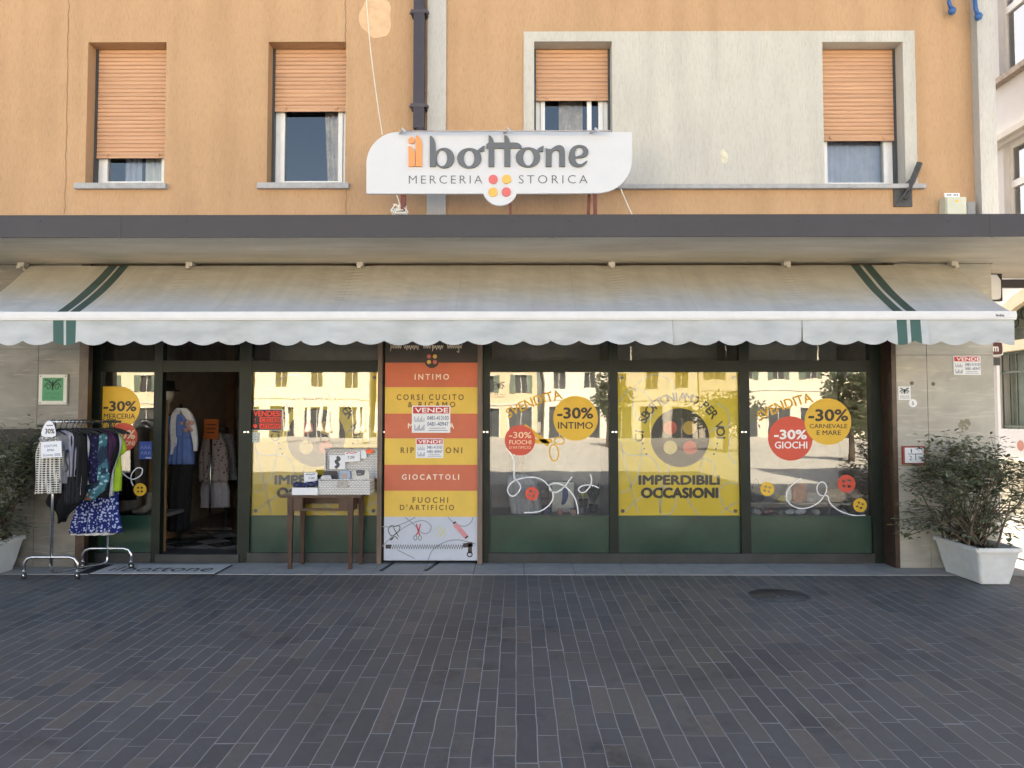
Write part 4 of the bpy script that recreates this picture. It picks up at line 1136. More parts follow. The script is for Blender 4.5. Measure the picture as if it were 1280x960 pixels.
lettering(o, [('-30%', 636.6, 664, 540, 547.6, dict(bold=.02)), ('FUOCHI', 636.6, 664, 550.2, 555.4, dict(bold=.02)), ("D'ARTIFICIO", 636.6, 663.5, 557.6, 561)], M('peach_print', (.85, .62, .40), .6), YK - .0008)
o = sticker('sale_disc', [pcirc(1034.8, 527, 29)], yellow_vinyl, 'yellow disc on the glass reading -30% CARNEVALE E MARE', 'sticker', GS, y=YK - .0012)
lettering(o, [('-30%', 1011, 1059.5, 512, 526, B_), ('CARNEVALE', 1012, 1059, 530, 535.2, dict(bold=.02)), ('E MARE', 1021, 1051, 538, 543.6, dict(bold=.02))], dark_ink, YK - .0018)
o = sticker('sale_disc', [pcirc(988, 548, 27.6)], red_vinyl, 'red disc on the glass reading -30% GIOCHI', 'sticker', GS)
lettering(o, [('-30%', 968, 1008, 537.5, 548.7, B_), ('GIOCHI', 968.7, 1009, 552, 560.5, dict(bold=.025))], white_ink, YK - .0006)
# the left pane: D-shaped yellow and red
c = P(148, 509.5, YK); k = (c.y - CAM.y) / F
dl = [(c.x - 21.5 * k, c.z + 26.5 * k), (c.x - 21.5 * k, c.z - 26.5 * k)] + [(c.x + 27 * k * math.cos(t) , c.z + 26.5 * k * math.sin(t)) for t in [-math.pi / 2 + math.pi * i / 30 for i in range(31)]]
o = sticker('sale_disc', [dl], yellow_vinyl, 'yellow half-round sticker beside the open door reading -30% MERCERIA', 'sticker', GS)
lettering(o, [('-30%', 129.7, 170, 501.7, 513.7, B_), ('MERCERIA', 129.7, 168.8, 517, 523.4, dict(bold=.02))], dark_ink, YK - .0006)
o = sticker('sale_disc', [pcirc(154, 546.6, 18)], red_vinyl, 'red disc behind the clothes rack reading -30% BOTTONI', 'sticker', GS, y=YK - .0012)
lettering(o, [('-30%', 138, 168.5, 538, 548.5, B_), ('BOTTONI', 139, 168, 551, 557, dict(bold=.02))], M('peach_print', (.85, .62, .40), .6), YK - .0018)
for cx, cy, lab in ((666.5, 502, 'slanting yellow word SVENDITA on the glass over the red fireworks disc'), (980, 506, 'slanting yellow word SVENDITA on the glass over the GIOCHI disc')):
    mb = MB(); y = YK
    put_text(mb, 'SVENDITA', PX(cx - 36, y, cy), PX(cx + 36, y, cy), PZ(cy + 6, y), PZ(cy - 6, y), y, bold=.03, rot=R(20), arch=.03)
    tag(mb.build('window_lettering', M('ochre_vinyl', (.72, .40, .04), .5)), lab, 'lettering', 'sale words on the glass')
# yellow scissors
mb = MB(); y = YK + .0008
ribbon(mb, pxpts([(655, 532), (672, 545), (686, 556)], y), .05, y); ribbon(mb, pxpts([(657, 547), (672, 552), (690, 551)], y), .05, y)
ribbon(mb, [(ex, ez) for ex, ez in [(P(692.5 + 7 * math.cos(t) * .75 - 9 * math.sin(t) * .2, 566 + 9.5 * math.sin(t) + 4 * math.cos(t), y).x, P(692, 566 + 9.5 * math.sin(t) + 4 * math.cos(t), y).z) for t in [2 * math.pi * i / 24 for i in range(25)]]], .016, y)
ribbon(mb, [(P(699 + 6.5 * math.cos(t), 551 + 4.2 * math.sin(t), y).x, P(699, 551 + 4.2 * math.sin(t), y).z) for t in [2 * math.pi * i / 24 for i in range(25)]], .016, y)
tag(mb.build('scissors_sticker', M('ochre_vinyl', (.72, .40, .04), .5)), 'yellow open scissors sticker between the red and yellow discs', 'sticker')
# threads
def thread(pl, lab):
    mb = MB(); y = YK + .0004
    for pts in pl: ribbon(mb, spline(pxpts(pts, y), 8), .0125, y)
    tag(mb.build('thread_sticker', thread_vinyl), lab, 'sticker', 'white thread drawings on the glass')
t6 = lambda pts: [(600 + a / 7.11, 560 + b / 7.11) for a, b in pts]
thread([t6([(235, 0), (295, 90), (302, 200), (305, 265), (345, 310), (360, 355), (320, 415), (275, 425), (245, 380), (265, 325), (320, 285), (430, 260), (530, 272), (600, 325), (645, 400), (645, 460), (600, 520), (520, 565), (390, 575)]), t6([(872, 585), (865, 520), (835, 430), (760, 345), (680, 312), (620, 330), (625, 375), (680, 393), (750, 345), (790, 290), (820, 255)])], 'white looping thread drawing round the red button under the fireworks disc')
thread([t6([(980, 235), (993, 280), (980, 335), (940, 385), (900, 395), (875, 370), (900, 340), (960, 328), (1010, 335), (1055, 355)])], 'small white thread loop low at the edge of the INTIMO window')
t7 = lambda pts: [(925 + a / 6.92, 560 + b / 6.92) for a, b in pts]
thread([t7([(530, 260), (440, 330), (400, 410), (425, 475), (500, 518), (590, 515), (680, 470), (735, 400), (750, 345), (735, 305), (705, 292), (672, 320), (668, 370), (695, 408), (740, 410), (762, 420), (780, 475), (860, 540), (980, 580), (1085, 580)])], 'white looping thread drawing joining the three small buttons')
t8 = lambda pts: [(100 + a / 3.096, 420 + b / 3.096) for a, b in pts]
thread([t8([(150, 500), (165, 530), (200, 555), (235, 540), (240, 515), (220, 512), (200, 535), (198, 560), (206, 580)])], 'small white thread loop on the pane behind the clothes rack')
def button(cx, cy, r, m, lab, rot=.3):
    c = P(cx, cy, YK); rr = r * (c.y - CAM.y) / F
    holes = [ell(c.x + rr * .42 * math.cos(rot + math.pi / 2 * i), c.z + rr * .42 * math.sin(rot + math.pi / 2 * i), rr * .17, rr * .17, 16) for i in range(4)]
    sticker('button_sticker', [ell(c.x, c.z, rr, rr, 40)] + holes, m, lab, 'sticker', 'button stickers on the glass', y=YK - .0008)
button(665, 617, 8.4, red_vinyl, 'red four-hole button sticker in the middle of the long thread loop', .5)
button(959, 611.3, 8.7, yellow_vinyl, 'yellow button sticker beside the lower end of the window post', .5)
button(1058, 604.5, 11, red_vinyl, 'largest red button sticker below the CARNEVALE disc', .78)
button(1075, 631.5, 8.5, yellow_vinyl, 'yellow button sticker at the end of the thread below the red button', .4)
button(175, 612, 8, yellow_vinyl, 'yellow button sticker on the pane between rack and door', .8)
def ornament(mb, cx, cz, s, y, w):
    for sx in (-1, 1):
        pts = [(cx + sx * (s * .22 + s * .17 * (1 - t / 9.5) * math.cos(t)), cz - s * .08 + s * .17 * (1 - t / 9.5) * math.sin(t)) for t in [i * .4 for i in range(21)]]
        ribbon(mb, [(cx + sx * s * .02, cz + s * .02), (cx + sx * s * .10, cz + s * .12), (cx + sx * s * .25, cz + s * .13)] + pts, w, y)
        ribbon(mb, spline([(cx, cz - s * .1), (cx + sx * s * .08, cz + s * .1), (cx + sx * s * .2, cz + s * .22), (cx + sx * s * .38, cz + s * .26)], 5), w * 1.3, y)
        for k in range(3): mb.add([(cx + sx * s * (.14 + .09 * k), y, cz + s * (.18 + .03 * k)), (cx + sx * s * (.20 + .09 * k), y, cz + s * (.20 + .03 * k)), (cx + sx * s * (.15 + .1 * k), y, cz + s * (.30 + .02 * k))], [(0, 1, 2)])
    mb.add([(cx - w, y, cz - s * .22), (cx + w, y, cz - s * .22), (cx + w, y, cz + s * .2), (cx - w, y, cz + s * .2)], [(0, 1, 2, 3)])
# green plaque on the left pier
Yq = -0.03
mb = MB(); a, b, c_, d_ = PX(48.5, Yq, 487), PX(83.5, Yq, 487), PZ(505.5, Yq), PZ(468, Yq); mb.box(a, b, Yq, -.004, c_, d_)
pl = tag(mb.build('plaque', M('pale_acrylic', (.50, .50, .46), .3, .05)), 'square green plaque with scroll ornament screwed to the left stone pier', 'plaque')
mb = MB(); mb.box(a + .04, b - .04, Yq - .004, Yq - .0005, c_ + .04, d_ - .035); mb.build('face', M('green_plaque_face', (.055, .25, .115), .5, .08), pl)
mb = MB(); ornament(mb, (a + b) / 2, (c_ + d_) / 2 + .045, .235, Yq - .005, .009); mb.build('ornament', M('dark_green_print', (.015, .04, .025), .6), pl)
mb = MB(); put_text(mb, 'LOCALE', (a + b) / 2 - .08, (a + b) / 2 + .08, (c_ + d_) / 2 - .06, (c_ + d_) / 2 - .03, Yq - .005); put_text(mb, 'STORICO', (a + b) / 2 - .085, (a + b) / 2 + .085, (c_ + d_) / 2 - .105, (c_ + d_) / 2 - .075, Yq - .005); mb.build('lettering', M('mid_green_print', (.03, .15, .07), .6), pl)
for u in (a + .018, b - .018):
    for v in (c_ + .018, d_ - .018): mb = MB(); mb.ball((u, Yq, v), .009, n=8); mb.build('screw', chrome, pl)
# stickers with the same ornament
mb = MB(); y = -.002; a, b, c_, d_ = PX(1123, y, 490), PX(1138.3, y, 490), PZ(500, y), PZ(483, y); mb.box(a, b, y, y + .0015, c_, d_)
st_ = tag(mb.build('ornament_sticker', white_paper), 'small white sticker with green scrolls on the right stone pier', 'sticker')
mb = MB(); ornament(mb, (a + b) / 2, (c_ + d_) / 2 + .02, .13, y - .0008, .006); 
for k in range(2): put_text(mb, 'LOCALE' if k == 0 else 'STORICO', (a + b) / 2 - .05, (a + b) / 2 + .05, c_ + .036 - .022 * k, c_ + .05 - .022 * k, y - .0008)
mb.build('print', M('dark_green_print', (.015, .04, .025), .6), st_)
mb = MB(); y = YK; a, b, c_, d_ = PX(613.5, y, 487), PX(633, y, 487), PZ(499, y), PZ(473, y)
ornament(mb, (a + b) / 2, (c_ + d_) / 2 + .03, .17, y, .009); put_text(mb, 'LOCALE', a + .01, b - .01, c_ + .045, c_ + .065, y); put_text(mb, 'STORICO', a + .01, b - .01, c_ + .015, c_ + .035, y)
tag(mb.build('scroll_sticker', M('grey_vinyl', (.22, .23, .23), .5)), 'grey scroll ornament stuck on the upper corner of the INTIMO window', 'sticker')
mb = MB(); disc(mb, PX(1141, -.002, 504), PZ(504, -.002), .045, -.0045, -.0025, 28); o = tag(mb.build('round_sticker', white_paper), 'round white sticker below the scroll sticker on the right pier', 'sticker')
mb = MB(); px_text(mb, '5', 1140, 1142.5, 502, 506.5, -.0052, bold=.02); mb.build('lettering', grey_ink, o)
mb = MB(); y = -.03; mb.box(PX(1128.5, y, 569), PX(1157, y, 569), y, -.004, PZ(580.5, y), PZ(557.5, y)); s12 = tag(mb.build('pipe_marker', M('red_sign_frame', (.32, .06, .045), .5, .1)), 'white sign reading 1 over 2 in a red frame low on the right pier', 'sign')
mb = MB(); mb.box(PX(1131, y, 569), PX(1155, y, 569), y - .004, y - .0005, PZ(578.5, y), PZ(559.5, y)); mb.build('face', white_paper, s12)
mb = MB(); q = y - .005; px_text(mb, '1', 1138.5, 1140, 561, 566, q); px_text(mb, '2', 1136.5, 1140, 569.5, 575, q); mb.box(PX(1135, q, 567), PX(1153, q, 567), q, q + .0006, PZ(567.8, q), PZ(567, q)); mb.box(PX(1144, q, 567), PX(1145, q, 567), q, q + .0006, PZ(575, q), PZ(567, q)); mb.build('lettering', grey_ink, s12)
mb = MB()
for a, b in ((1140, 479), (1166.5, 480)): mb.ball((PX(a, 0, b), -.001, PZ(b, 0)), .022, sy=.2, n=10)
mb.build('plug_hole', M('stone_plug', (.16, .14, .11), .8), bld)
mb = MB()          # torn leftover of an old notice
for _ in range(16):
    q = P(rnd.uniform(1199, 1214), rnd.uniform(526, 545), -.001); s_ = rnd.uniform(.012, .035)
    mb.add([(q.x + s_ * rnd.uniform(.6, 1.2) * math.cos(t), -.0012 - .00003 * _, q.z + s_ * rnd.uniform(.6, 1.3) * math.sin(t)) for t in [i * math.pi / 4 for i in range(8)]], [tuple(range(8))])
mb.build('glue_stain', M('old_glue', (.24, .22, .16), .8, .3, 30), bld)

def vende(x0, x1, y0, y1, y, lab):
    mb = MB(); mb.box(PX(x0, y, 500), PX(x1, y, 500), y, y + .003, PZ(y1, y), PZ(y0, y)); p = tag(mb.build('sale_notice', white_paper), lab, 'notice', 'VENDE notices')
    w, h = x1 - x0, y1 - y0
    mb = MB(); mb.box(PX(x0 + .03 * w, y, 500), PX(x1 - .03 * w, y, 500), y - .001, y - .0002, PZ(y0 + .29 * h, y), PZ(y0 + .04 * h, y)); mb.build('band', red_ink, p)
    mb = MB(); px_text(mb, 'VENDE', x0 + .08 * w, x1 - .06 * w, y0 + .085 * h, y0 + .25 * h, y - .0016, bold=.03); mb.build('heading', white_ink, p)
    mb = MB(); px_text(mb, '0481-413103', x0 + .40 * w, x1 - .05 * w, y0 + .38 * h, y0 + .53 * h, y - .0012, bold=.02); px_text(mb, '0481-40947', x0 + .40 * w, x1 - .05 * w, y0 + .60 * h, y0 + .75 * h, y - .0012, bold=.02)
    for k in range(9): mb.box(PX(x0 + (.07 + .03 * k) * w, y, 500), PX(x0 + (.082 + .03 * k) * w, y, 500), y - .0012, y - .0002, PZ(y0 + .60 * h, y), PZ(y0 + (.40 + .06 * (k * 5 % 3)) * h, y)); mb.box(PX(x0 + (.07 + .03 * k) * w, y, 500), PX(x0 + (.085 + .03 * k) * w, y, 500), y - .0012, y - .0002, PZ(y0 + .92 * h, y), PZ(y0 + (.70 + .05 * (k * 7 % 4)) * h, y))
    for k in range(2): mb.box(PX(x0 + (.46 - .03 * k) * w, y, 500), PX(x1 - (.12 - .05 * k) * w, y, 500), y - .0012, y - .0002, PZ(y0 + (.84 + .08 * k) * h, y), PZ(y0 + (.82 + .08 * k) * h, y))
    mb.build('lettering', M('blue_grey_print', (.12, .16, .26), .6), p)

# ------------------------------------------------------------------ price board between the windows
YB = 0.20
bd = thing('directory_board', (PX(539, YB, 700), YB, 0), 'tall striped red and yellow board listing the shop departments', 'board')
tx = dict(bold=.03, space=1.5)
bands = [(427, 453.3, M('dark_board_print', (.055, .045, .04), .6), 'a'), (453.3, 484, M('brick_red_board', (.58, .15, .08), .6, .06, 4), 'b'), (484, 517, M('yellow_board', (.73, .485, .09), .6, .06, 4), 'c'), (517, 548, MATS['brick_red_board'], 'd'), (548, 581, MATS['yellow_board'], 'e'), (581, 613.5, MATS['brick_red_board'], 'f'), (613.5, 646, MATS['yellow_board'], 'g'), (646, 700.6, M('pale_blue_board', (.50, .53, .60), .6, .05, 4), 'h')]
xa, xb = PX(480.8, YB, 560), PX(597, YB, 560)
for i, (a, b, m, k) in enumerate(bands):
    mb = MB(); mb.box(xa, xb, YB, YB + .02, max(.012, PZ(b, YB)), PZ(a, YB) if i else ZS - .2); mb.build('band', m, bd)
mb = MB(); y = YB - .0006; cc = P(539.8, 451, y); mb.prism([ell(cc.x, cc.z, .082, .082, 30)], y, YB - .0001); mb.build('round_tab', MATS['dark_board_print'], bd)
for dx, dy, m in ((-3.6, -5, 'r'), (3.8, -5, 'y'), (-3.6, 2, 'y'), (3.8, 2, 'r')):
    mb = MB(); mb.prism([pcirc(539.8 + dx, 450.5 + dy, 2.6, 20, YB - .0012)], YB - .0012, YB - .0007); mb.build('dot', M('coral_dot', (.66, .14, .13), .5) if m == 'r' else MATS['ochre_dot'], bd)
y = YB - .0008
mb = MB()
px_text(mb, 'INTIMO', 518.5, 561, 467.5, 474.5, y, **tx); px_text(mb, 'GIOCATTOLI', 502.5, 573.7, 593, 599.6, y, **tx); px_text(mb, 'MERCERIA', 510, 567.5, 529, 535.5, y, **tx)
mb.build('white_lettering', M('cream_print', (.80, .70, .58), .6), bd)
mb = MB()
for s, a, b, c_, d_ in (('CORSI CUCITO', 496, 579.5, 493, 500), ('& RICAMO', 510, 569, 502.3, 509), ('RIPARAZIONI', 501, 577.5, 559.3, 566.5), ('FUOCHI', 516, 560, 621.7, 628.7), ("D'ARTIFICIO", 500, 567.5, 631, 637.7)): px_text(mb, s, a, b, c_, d_, y, **tx)
mb.build('brown_lettering', M('brown_print', (.15, .085, .03), .6), bd)
mb = MB()
def scr(pts, w=.007): ribbon(mb, spline(pxpts(pts, y), 5), w, y)
for k, (x0_, n_) in enumerate(((488, 3), (505, 4), (529, 2), (540, 3), (559, 4))):
    pts = []
    for i in range(n_ * 4 + 1):
        pts.append((x0_ + i * 1.15, 433 + (2.4 if i % 2 else -1.5) * (1 if (i + k) % 4 else 1.8)))
    scr(pts)
scr([(541, 431), (540.5, 439)]); scr([(573, 433), (573.5, 440), (571, 439)]); scr([(489, 431), (488, 439)])
mb.build('script_lettering', M('cream_print', (.80, .70, .58), .6), bd)
# drawings on the lower band
q4 = lambda pts: [(470 + a / 6.0, 550 + b / 6.0) for a, b in pts]
mb = MB()
for pts in ([(40, 650), (130, 650), (220, 620), (295, 580)], [(45, 800), (150, 700), (260, 630), (350, 605), (410, 640), (400, 690), (350, 700), (290, 640), (220, 580)], [(540, 580), (590, 625), (660, 648), (710, 620), (728, 580)], [(390, 898), (430, 820), (520, 765), (620, 750), (745, 780)], [(160, 825), (230, 860), (290, 890)]): ribbon(mb, spline(pxpts(q4(pts), y), 6), .011, y)
mb.build('thread_drawing', M('grey_blue_print', (.26, .28, .31), .6), bd)
mb = MB(); y2 = y - .0004
for pts in ([(150, 650), (110, 645), (92, 680), (120, 720), (165, 690), (180, 650), (150, 645)], [(105, 750), (140, 725), (165, 745)], [(130, 655), (160, 710), (170, 725)], [(105, 745), (130, 735), (110, 755)]): ribbon(mb, spline(pxpts(q4(pts), y2), 6), .009, y2)
ribbon(mb, pxpts(q4([(72, 800), (110, 800)]), y2), .045, y2)
zz = []
for i in range(62): zz.append((105 + i * 9, 786 if i % 2 else 817))
ribbon(mb, pxpts(q4(zz), y2), .018, y2)
ribbon(mb, pxpts(q4([(655, 792), (725, 782)]), y2), .05, y2); ribbon(mb, pxpts(q4([(705, 775), (705, 850)]), y2), .045, y2)
ribbon(mb, [(PX(470 + (703 + 18 * math.cos(t)) / 6, y2, 690), PZ(550 + (858 + 18 * math.sin(t)) / 6, y2)) for t in [2 * math.pi * i / 20 for i in range(21)]], .014, y2)
ribbon(mb, pxpts(q4([(578, 628), (598, 614)]), y2), .02, y2); ribbon(mb, pxpts(q4([(668, 738), (690, 720)]), y2), .02, y2)
for sx in (-1, 1): ribbon(mb, [(PX(470 + (312 + sx * 17 + 12 * math.cos(t)) / 6, y2, 670), PZ(550 + (735 + 17 * math.sin(t)) / 6, y2)) for t in [2 * math.pi * i / 16 for i in range(17)]], .006, y2)
mb.build('sewing_drawing', M('dark_board_print', (.055, .045, .04), .6), bd)
mb = MB(); ribbon(mb, pxpts(q4([(303, 630), (318, 690), (330, 715)]), y2), .014, y2); ribbon(mb, pxpts(q4([(334, 630), (318, 690), (300, 715)]), y2), .014, y2); mb.build('scissors_drawing', red_ink, bd)
mb = MB()
for k in range(4): ribbon(mb, pxpts(q4([(445 + 22 * k, 690 - 14 * k + 10), (480 + 14 * k, 735 - 16 * k)]), y2), .007, y2); ribbon(mb, pxpts(q4([(450 + 20 * k, 670 + 18 * k), (485 + 12 * k, 645 + 16 * k)]), y2), .007, y2)
mb.build('lattice_drawing', M('lemon_print', (.62, .58, .15), .6), bd)
mb = MB(); ribbon(mb, pxpts(q4([(592, 632), (676, 725)]), y2), .055, y2); mb.build('spool_drawing', M('pink_print', (.60, .25, .27), .6), bd)
vende(515, 563, 507, 541, YB - .006, 'larger VENDE notice stuck over the red MERCERIA row of the striped board')
vende(520, 554.5, 548, 572.5, YB - .006, 'smaller VENDE notice on the yellow row of the striped board')
vende(1193, 1227, 445, 468.8, -.006, 'VENDE notice on the right stone pier')

# red VENDESI sign, small notices on the panes
mb = MB(); y = YK - .001; mb.box(PX(314, y, 525), PX(353, y, 525), y, y + .003, PZ(538, y), PZ(511.5, y)); v = tag(mb.build('for_sale_sign', M('white_sign_edge', (.6, .6, .6), .5)), 'black and red VENDESI sign on the glass next to the open doorway', 'sign')
mb = MB(); mb.box(PX(315, y, 525), PX(352, y, 525), y - .0008, y - .0002, PZ(537.3, y), PZ(512.3, y)); mb.build('face', M('black_print', (.02, .018, .018), .5), v)
neon = M('bright_red_print', (.85, .06, .03), .5)
mb = MB()
for a, b, c_, d_ in ((324.5, 351, 521.5, 528), (324.5, 351, 529.5, 536)): mb.box(PX(a, y, 525), PX(b, y, 525), y - .0014, y - .0009, PZ(d_, y), PZ(c_, y))
px_text(mb, 'VENDESI', 317, 350.5, 513.5, 520.3, y - .0014, bold=.05); mb.prism([pcirc(319, 532.5, 2.6, 20, y)], y - .0014, y - .0009); px_text(mb, '!', 318.6, 319.6, 523, 528, y - .0014)
mb.build('red_print', neon, v)
mb = MB(); px_text(mb, 'CEDESI', 326, 349.5, 522.6, 527, y - .002, bold=.03); px_text(mb, "ATTIVITA'", 326, 349.5, 530.6, 535, y - .002, bold=.03); mb.build('black_print', MATS['black_print'], v)
mb = MB(); mb.box(PX(314, y, 546), PX(324, y, 546), y, y + .001, PZ(553, y), PZ(540.5, y)); n_ = tag(mb.build('hours_notice', M('pale_notice', (.55, .60, .58), .5)), 'small pale notice stuck below the VENDESI sign', 'notice')
mb = MB()
for k in range(3): px_text(mb, '- - -', 315, 323, 542.5 + 3.2 * k, 543.3 + 3.2 * k, y - .0006, bold=.02)
mb.build('print', grey_ink, n_)
mb = MB(); mb.box(PX(173.8, y, 563), PX(190, y, 563), y, y + .001, PZ(574, y), PZ(552, y)); n_ = tag(mb.build('blue_sticker', M('royal_blue_vinyl', (.035, .075, .30), .5)), 'square blue card sticker on the pane left of the open door', 'sticker')
mb = MB()
for k in range(2):
    for j in range(3): ribbon(mb, pxpts([(176 + 4.5 * j, 561 + 7 * k), (177.6 + 4.5 * j, 557 + 7 * k), (179 + 4.5 * j, 561 + 7 * k)], y - .0006), .006, y - .0006)
mb.box(PX(182, y, 572), PX(189, y, 572), y - .0008, y - .0003, PZ(573.3, y), PZ(571.5, y)); mb.build('print', M('pale_blue_print', (.35, .42, .62), .5), n_)
# ------------------------------------------------------------------ cloth
def cloth(rows, Y, name, mat, parent=None, thick=.035, fold=.012, nf=5, k=0.0, seed=0, nx=26, hem=0.0):
    """a hanging garment: rows of (py, px left, px right) read at depth Y, front and back closed at the sides"""
    r_ = random.Random(seed); ph = r_.uniform(0, 6)
    rows = spline([tuple(map(float, r)) for r in rows], 4)
    mb = MB(); mb.smooth = True; nz = len(rows)
    vs_ = []
    xc = PX((rows[0][1] + rows[0][2]) / 2, Y, rows[0][0])
    for j, (py, a, b) in enumerate(rows):
        x0, x1, z = PX(a, Y, py), PX(b, Y, py), PZ(py, Y)
        t = j / (nz - 1)
        ring = []
        for s_ in (0, 1):
            for i in range(nx):
                u = i / nx if s_ == 0 else 1 - i / nx
                x = x0 + (x1 - x0) * u + .006 * math.sin(9 * t + ph + 3 * u)
                prof = math.sqrt(max(0.0, 1 - (2 * u - 1) ** 2))
                f = 1.5 * fold * (0.25 + 0.75 * t) * (math.sin(u * nf * 2 * math.pi + ph + .6 * math.sin(3 * t + ph)) + .5 * math.sin(u * nf * 4.4 * math.pi + 2 * ph + 2 * t))
                y = Y + (-1 if s_ == 0 else 1) * thick * prof * .5 + f * prof + (x - xc) * k
                zz = z + (hem * math.sin(u * 7 + ph) * t if hem else 0)
                ring.append((x, y, zz))
        vs_ += ring
    m = 2 * nx
    fs = [(j * m + (i + 1) % m, j * m + i, (j + 1) * m + i, (j + 1) * m + (i + 1) % m) for j in range(nz - 1) for i in range(m)]
    fs.append(tuple(range(m))); fs.append(tuple((nz - 1) * m + i for i in range(m - 1, -1, -1)))
    mb.add(vs_, fs)
    return mb.build(name, mat, parent)
def merge_cloth(o, others):
    """joins sleeves and straps into the garment's own mesh"""
    bm = bmesh.new(); bm.from_mesh(o.data)
    for e in others:
        bm.from_mesh(e.data)
        me = e.data; bpy.data.objects.remove(e); bpy.data.meshes.remove(me)
    bm.to_mesh(o.data); bm.free()
    return o
cm = lambda n, c, **k: M(n, c, .85, .12, 14.0, .15, 200, spec=.2, **k)
navy_print = print_mat('blue_flower_print', (.012, .022, .15), (.42, .50, .72), 34, .38)
dot_print = print_mat('dotted_print', (.70, .68, .63), (.03, .03, .03), 44, .33, regular=True)
tropic = print_mat('tropical_print', (.05, .16, .20), (.30, .52, .58), 24, .35, ground2=(.02, .04, .07))
navyflower = print_mat('navy_flower_print', (.015, .014, .05), (.13, .12, .32), 26, .25)
hot = print_mat('red_flower_print', (.45, .12, .03), (.10, .30, .28), 30, .35, ground2=(.6, .35, .06))
black_c, white_c, lime_c, lav_c = cm('black_cloth', (.012, .012, .014)), cm('white_cloth', (.62, .63, .66)), cm('lime_cloth', (.42, .62, .05)), cm('lavender_cloth', (.36, .35, .44))

# ------------------------------------------------------------------ clothes rack on the pavement
RA = Vector((PX(66, -.62, 620), -.62, 0)); RB = Vector((PX(136, -.10, 610), -.10, 0))
rack = thing('clothes_rack', ((RA.x + RB.x) / 2, (RA.y + RB.y) / 2, 0), 'chrome garment rack on castors carrying sale clothes by the left pier', 'clothes rack')
ax_ = (RB - RA).normalized()
RT = 1.585
mb = MB(); mb.tube([RA + Vector((0, 0, .13))] + [RA + Vector((0, 0, RT))], .0155, 12); mb.build('post', chrome, rack)
mb = MB(); mb.tube([RB + Vector((0, 0, .13))] + [RB + Vector((0, 0, RT))], .0155, 12); mb.build('post', chrome, rack)
mb = MB(); mb.tube([RA - ax_ * .05 + Vector((0, 0, RT)), RB + ax_ * .12 + Vector((0, 0, RT))], .0145, 12); mb.build('rail', chrome, rack)
mb = MB(); mb.tube(spline([tuple(RA + Vector((0, 0, .2))), tuple(RA + Vector((0, 0, .10))), tuple(RA + ax_ * .06 + Vector((0, 0, .065))), tuple((RA + RB) / 2 + Vector((0, 0, .065))), tuple(RB - ax_ * .06 + Vector((0, 0, .065))), tuple(RB + Vector((0, 0, .10))), tuple(RB + Vector((0, 0, .2)))], 5), .0125, 10); mb.build('lower_bar', chrome, rack)
for e, hw in ((RA, .27), (RB, .26)):
    mb = MB()
    pts = [e + Vector((-hw, 0, .07)), e + Vector((-hw, 0, .16)), e + Vector((-hw + .03, 0, .205)), e + Vector((-hw + .08, 0, .22)), e + Vector((hw - .08, 0, .22)), e + Vector((hw - .03, 0, .205)), e + Vector((hw, 0, .16)), e + Vector((hw, 0, .07))]
    mb.tube([tuple(p) for p in pts], .0155, 12); foot = mb.build('foot', chrome, rack)
    for s_ in (-1, 1):
        w = e + Vector((s_ * hw + .012, -.02, .04)); mb = MB()
        vs_ = []
        for xx, rr in ((-.012, .030), (-.010, .038), (.010, .038), (.012, .030)):
            vs_ += [(w.x + xx * 1.0 + .0, w.y + rr * math.cos(a), w.z + rr * math.sin(a)) for a in [2 * math.pi * i / 20 for i in range(20)]]
        # wheel turned a little towards the street
        q = []
        for (x, y, z) in vs_:
            dx, dy = x - w.x, y - w.y; ca, sa = math.cos(1.0), math.sin(1.0); q.append((w.x + dx * ca - dy * sa, w.y + dx * sa + dy * ca, z))
        mb.smooth = True
        mb.add(q, [(i * 20 + k, i * 20 + (k + 1) % 20, (i + 1) * 20 + (k + 1) % 20, (i + 1) * 20 + k) for i in range(3) for k in range(20)] + [tuple(range(19, -1, -1)), tuple(60 + k for k in range(20))])
        ca = mb.build('castor', M('castor_rubber', (.03, .03, .032), .5), rack)
        mb = MB(); mb.tube([(w.x - .012, w.y + .02, .055), (w.x - .012, w.y + .01, .095)], .012, 8); n2 = Vector((math.cos(1.0), math.sin(1.0), 0)); mb.tube([w - n2 * .016, w + n2 * .016], .021, 12); mb.bar(w + Vector((0, 0, .045)), w, .036, .006); mb.build('fork', chrome, ca)
def hanger(o, px, py, Y, half=.17, tilt=0.0):
    p = P(px, py, Y); zr = RT + .002; mb = MB()
    q = [(p.x - .02, Y, zr - .012), (p.x - .018, Y, zr + .010), (p.x, Y, zr + .022), (p.x + .018, Y, zr + .012), (p.x + .016, Y, zr - .012), (p.x, Y, zr - .04), (p.x, Y, zr - .07)]
    mb.tube(spline(q, 4), .004, 6)
    mb.tube([(p.x - half, Y - tilt, zr - .13), (p.x - half * .5, Y - tilt * .5, zr - .09), (p.x, Y, zr - .07), (p.x + half * .5, Y + tilt * .5, zr - .09), (p.x + half, Y + tilt, zr - .13)], .009, 8)
    mb.build('hanger', black_m, o)
GG = 'clothes hanging on the pavement rack'
def rackY(t): return RA.y + (RB.y - RA.y) * t
Y_ = rackY(-.02)
g = cloth([(546, 52, 76), (558, 49, 77), (572, 47, 79), (600, 46, 77), (617, 45.5, 75)], Y_, 'dotted_shorts', dot_print, thick=.10, fold=.02, nf=4, k=.2, seed=1); tag(g, 'black dotted white shorts at the near end of the pavement rack', 'shorts', GG)
cloth([(545.5, 51.5, 76.5), (549, 51, 76.5), (553, 51, 77)], Y_, 'waistband', M('grey_waistband', (.28, .28, .30), .8, .2, 30), g, thick=.105, fold=.02, nf=4, k=.2, seed=1); hanger(g, 66, 530, Y_, .13)
Y_ = rackY(.10)
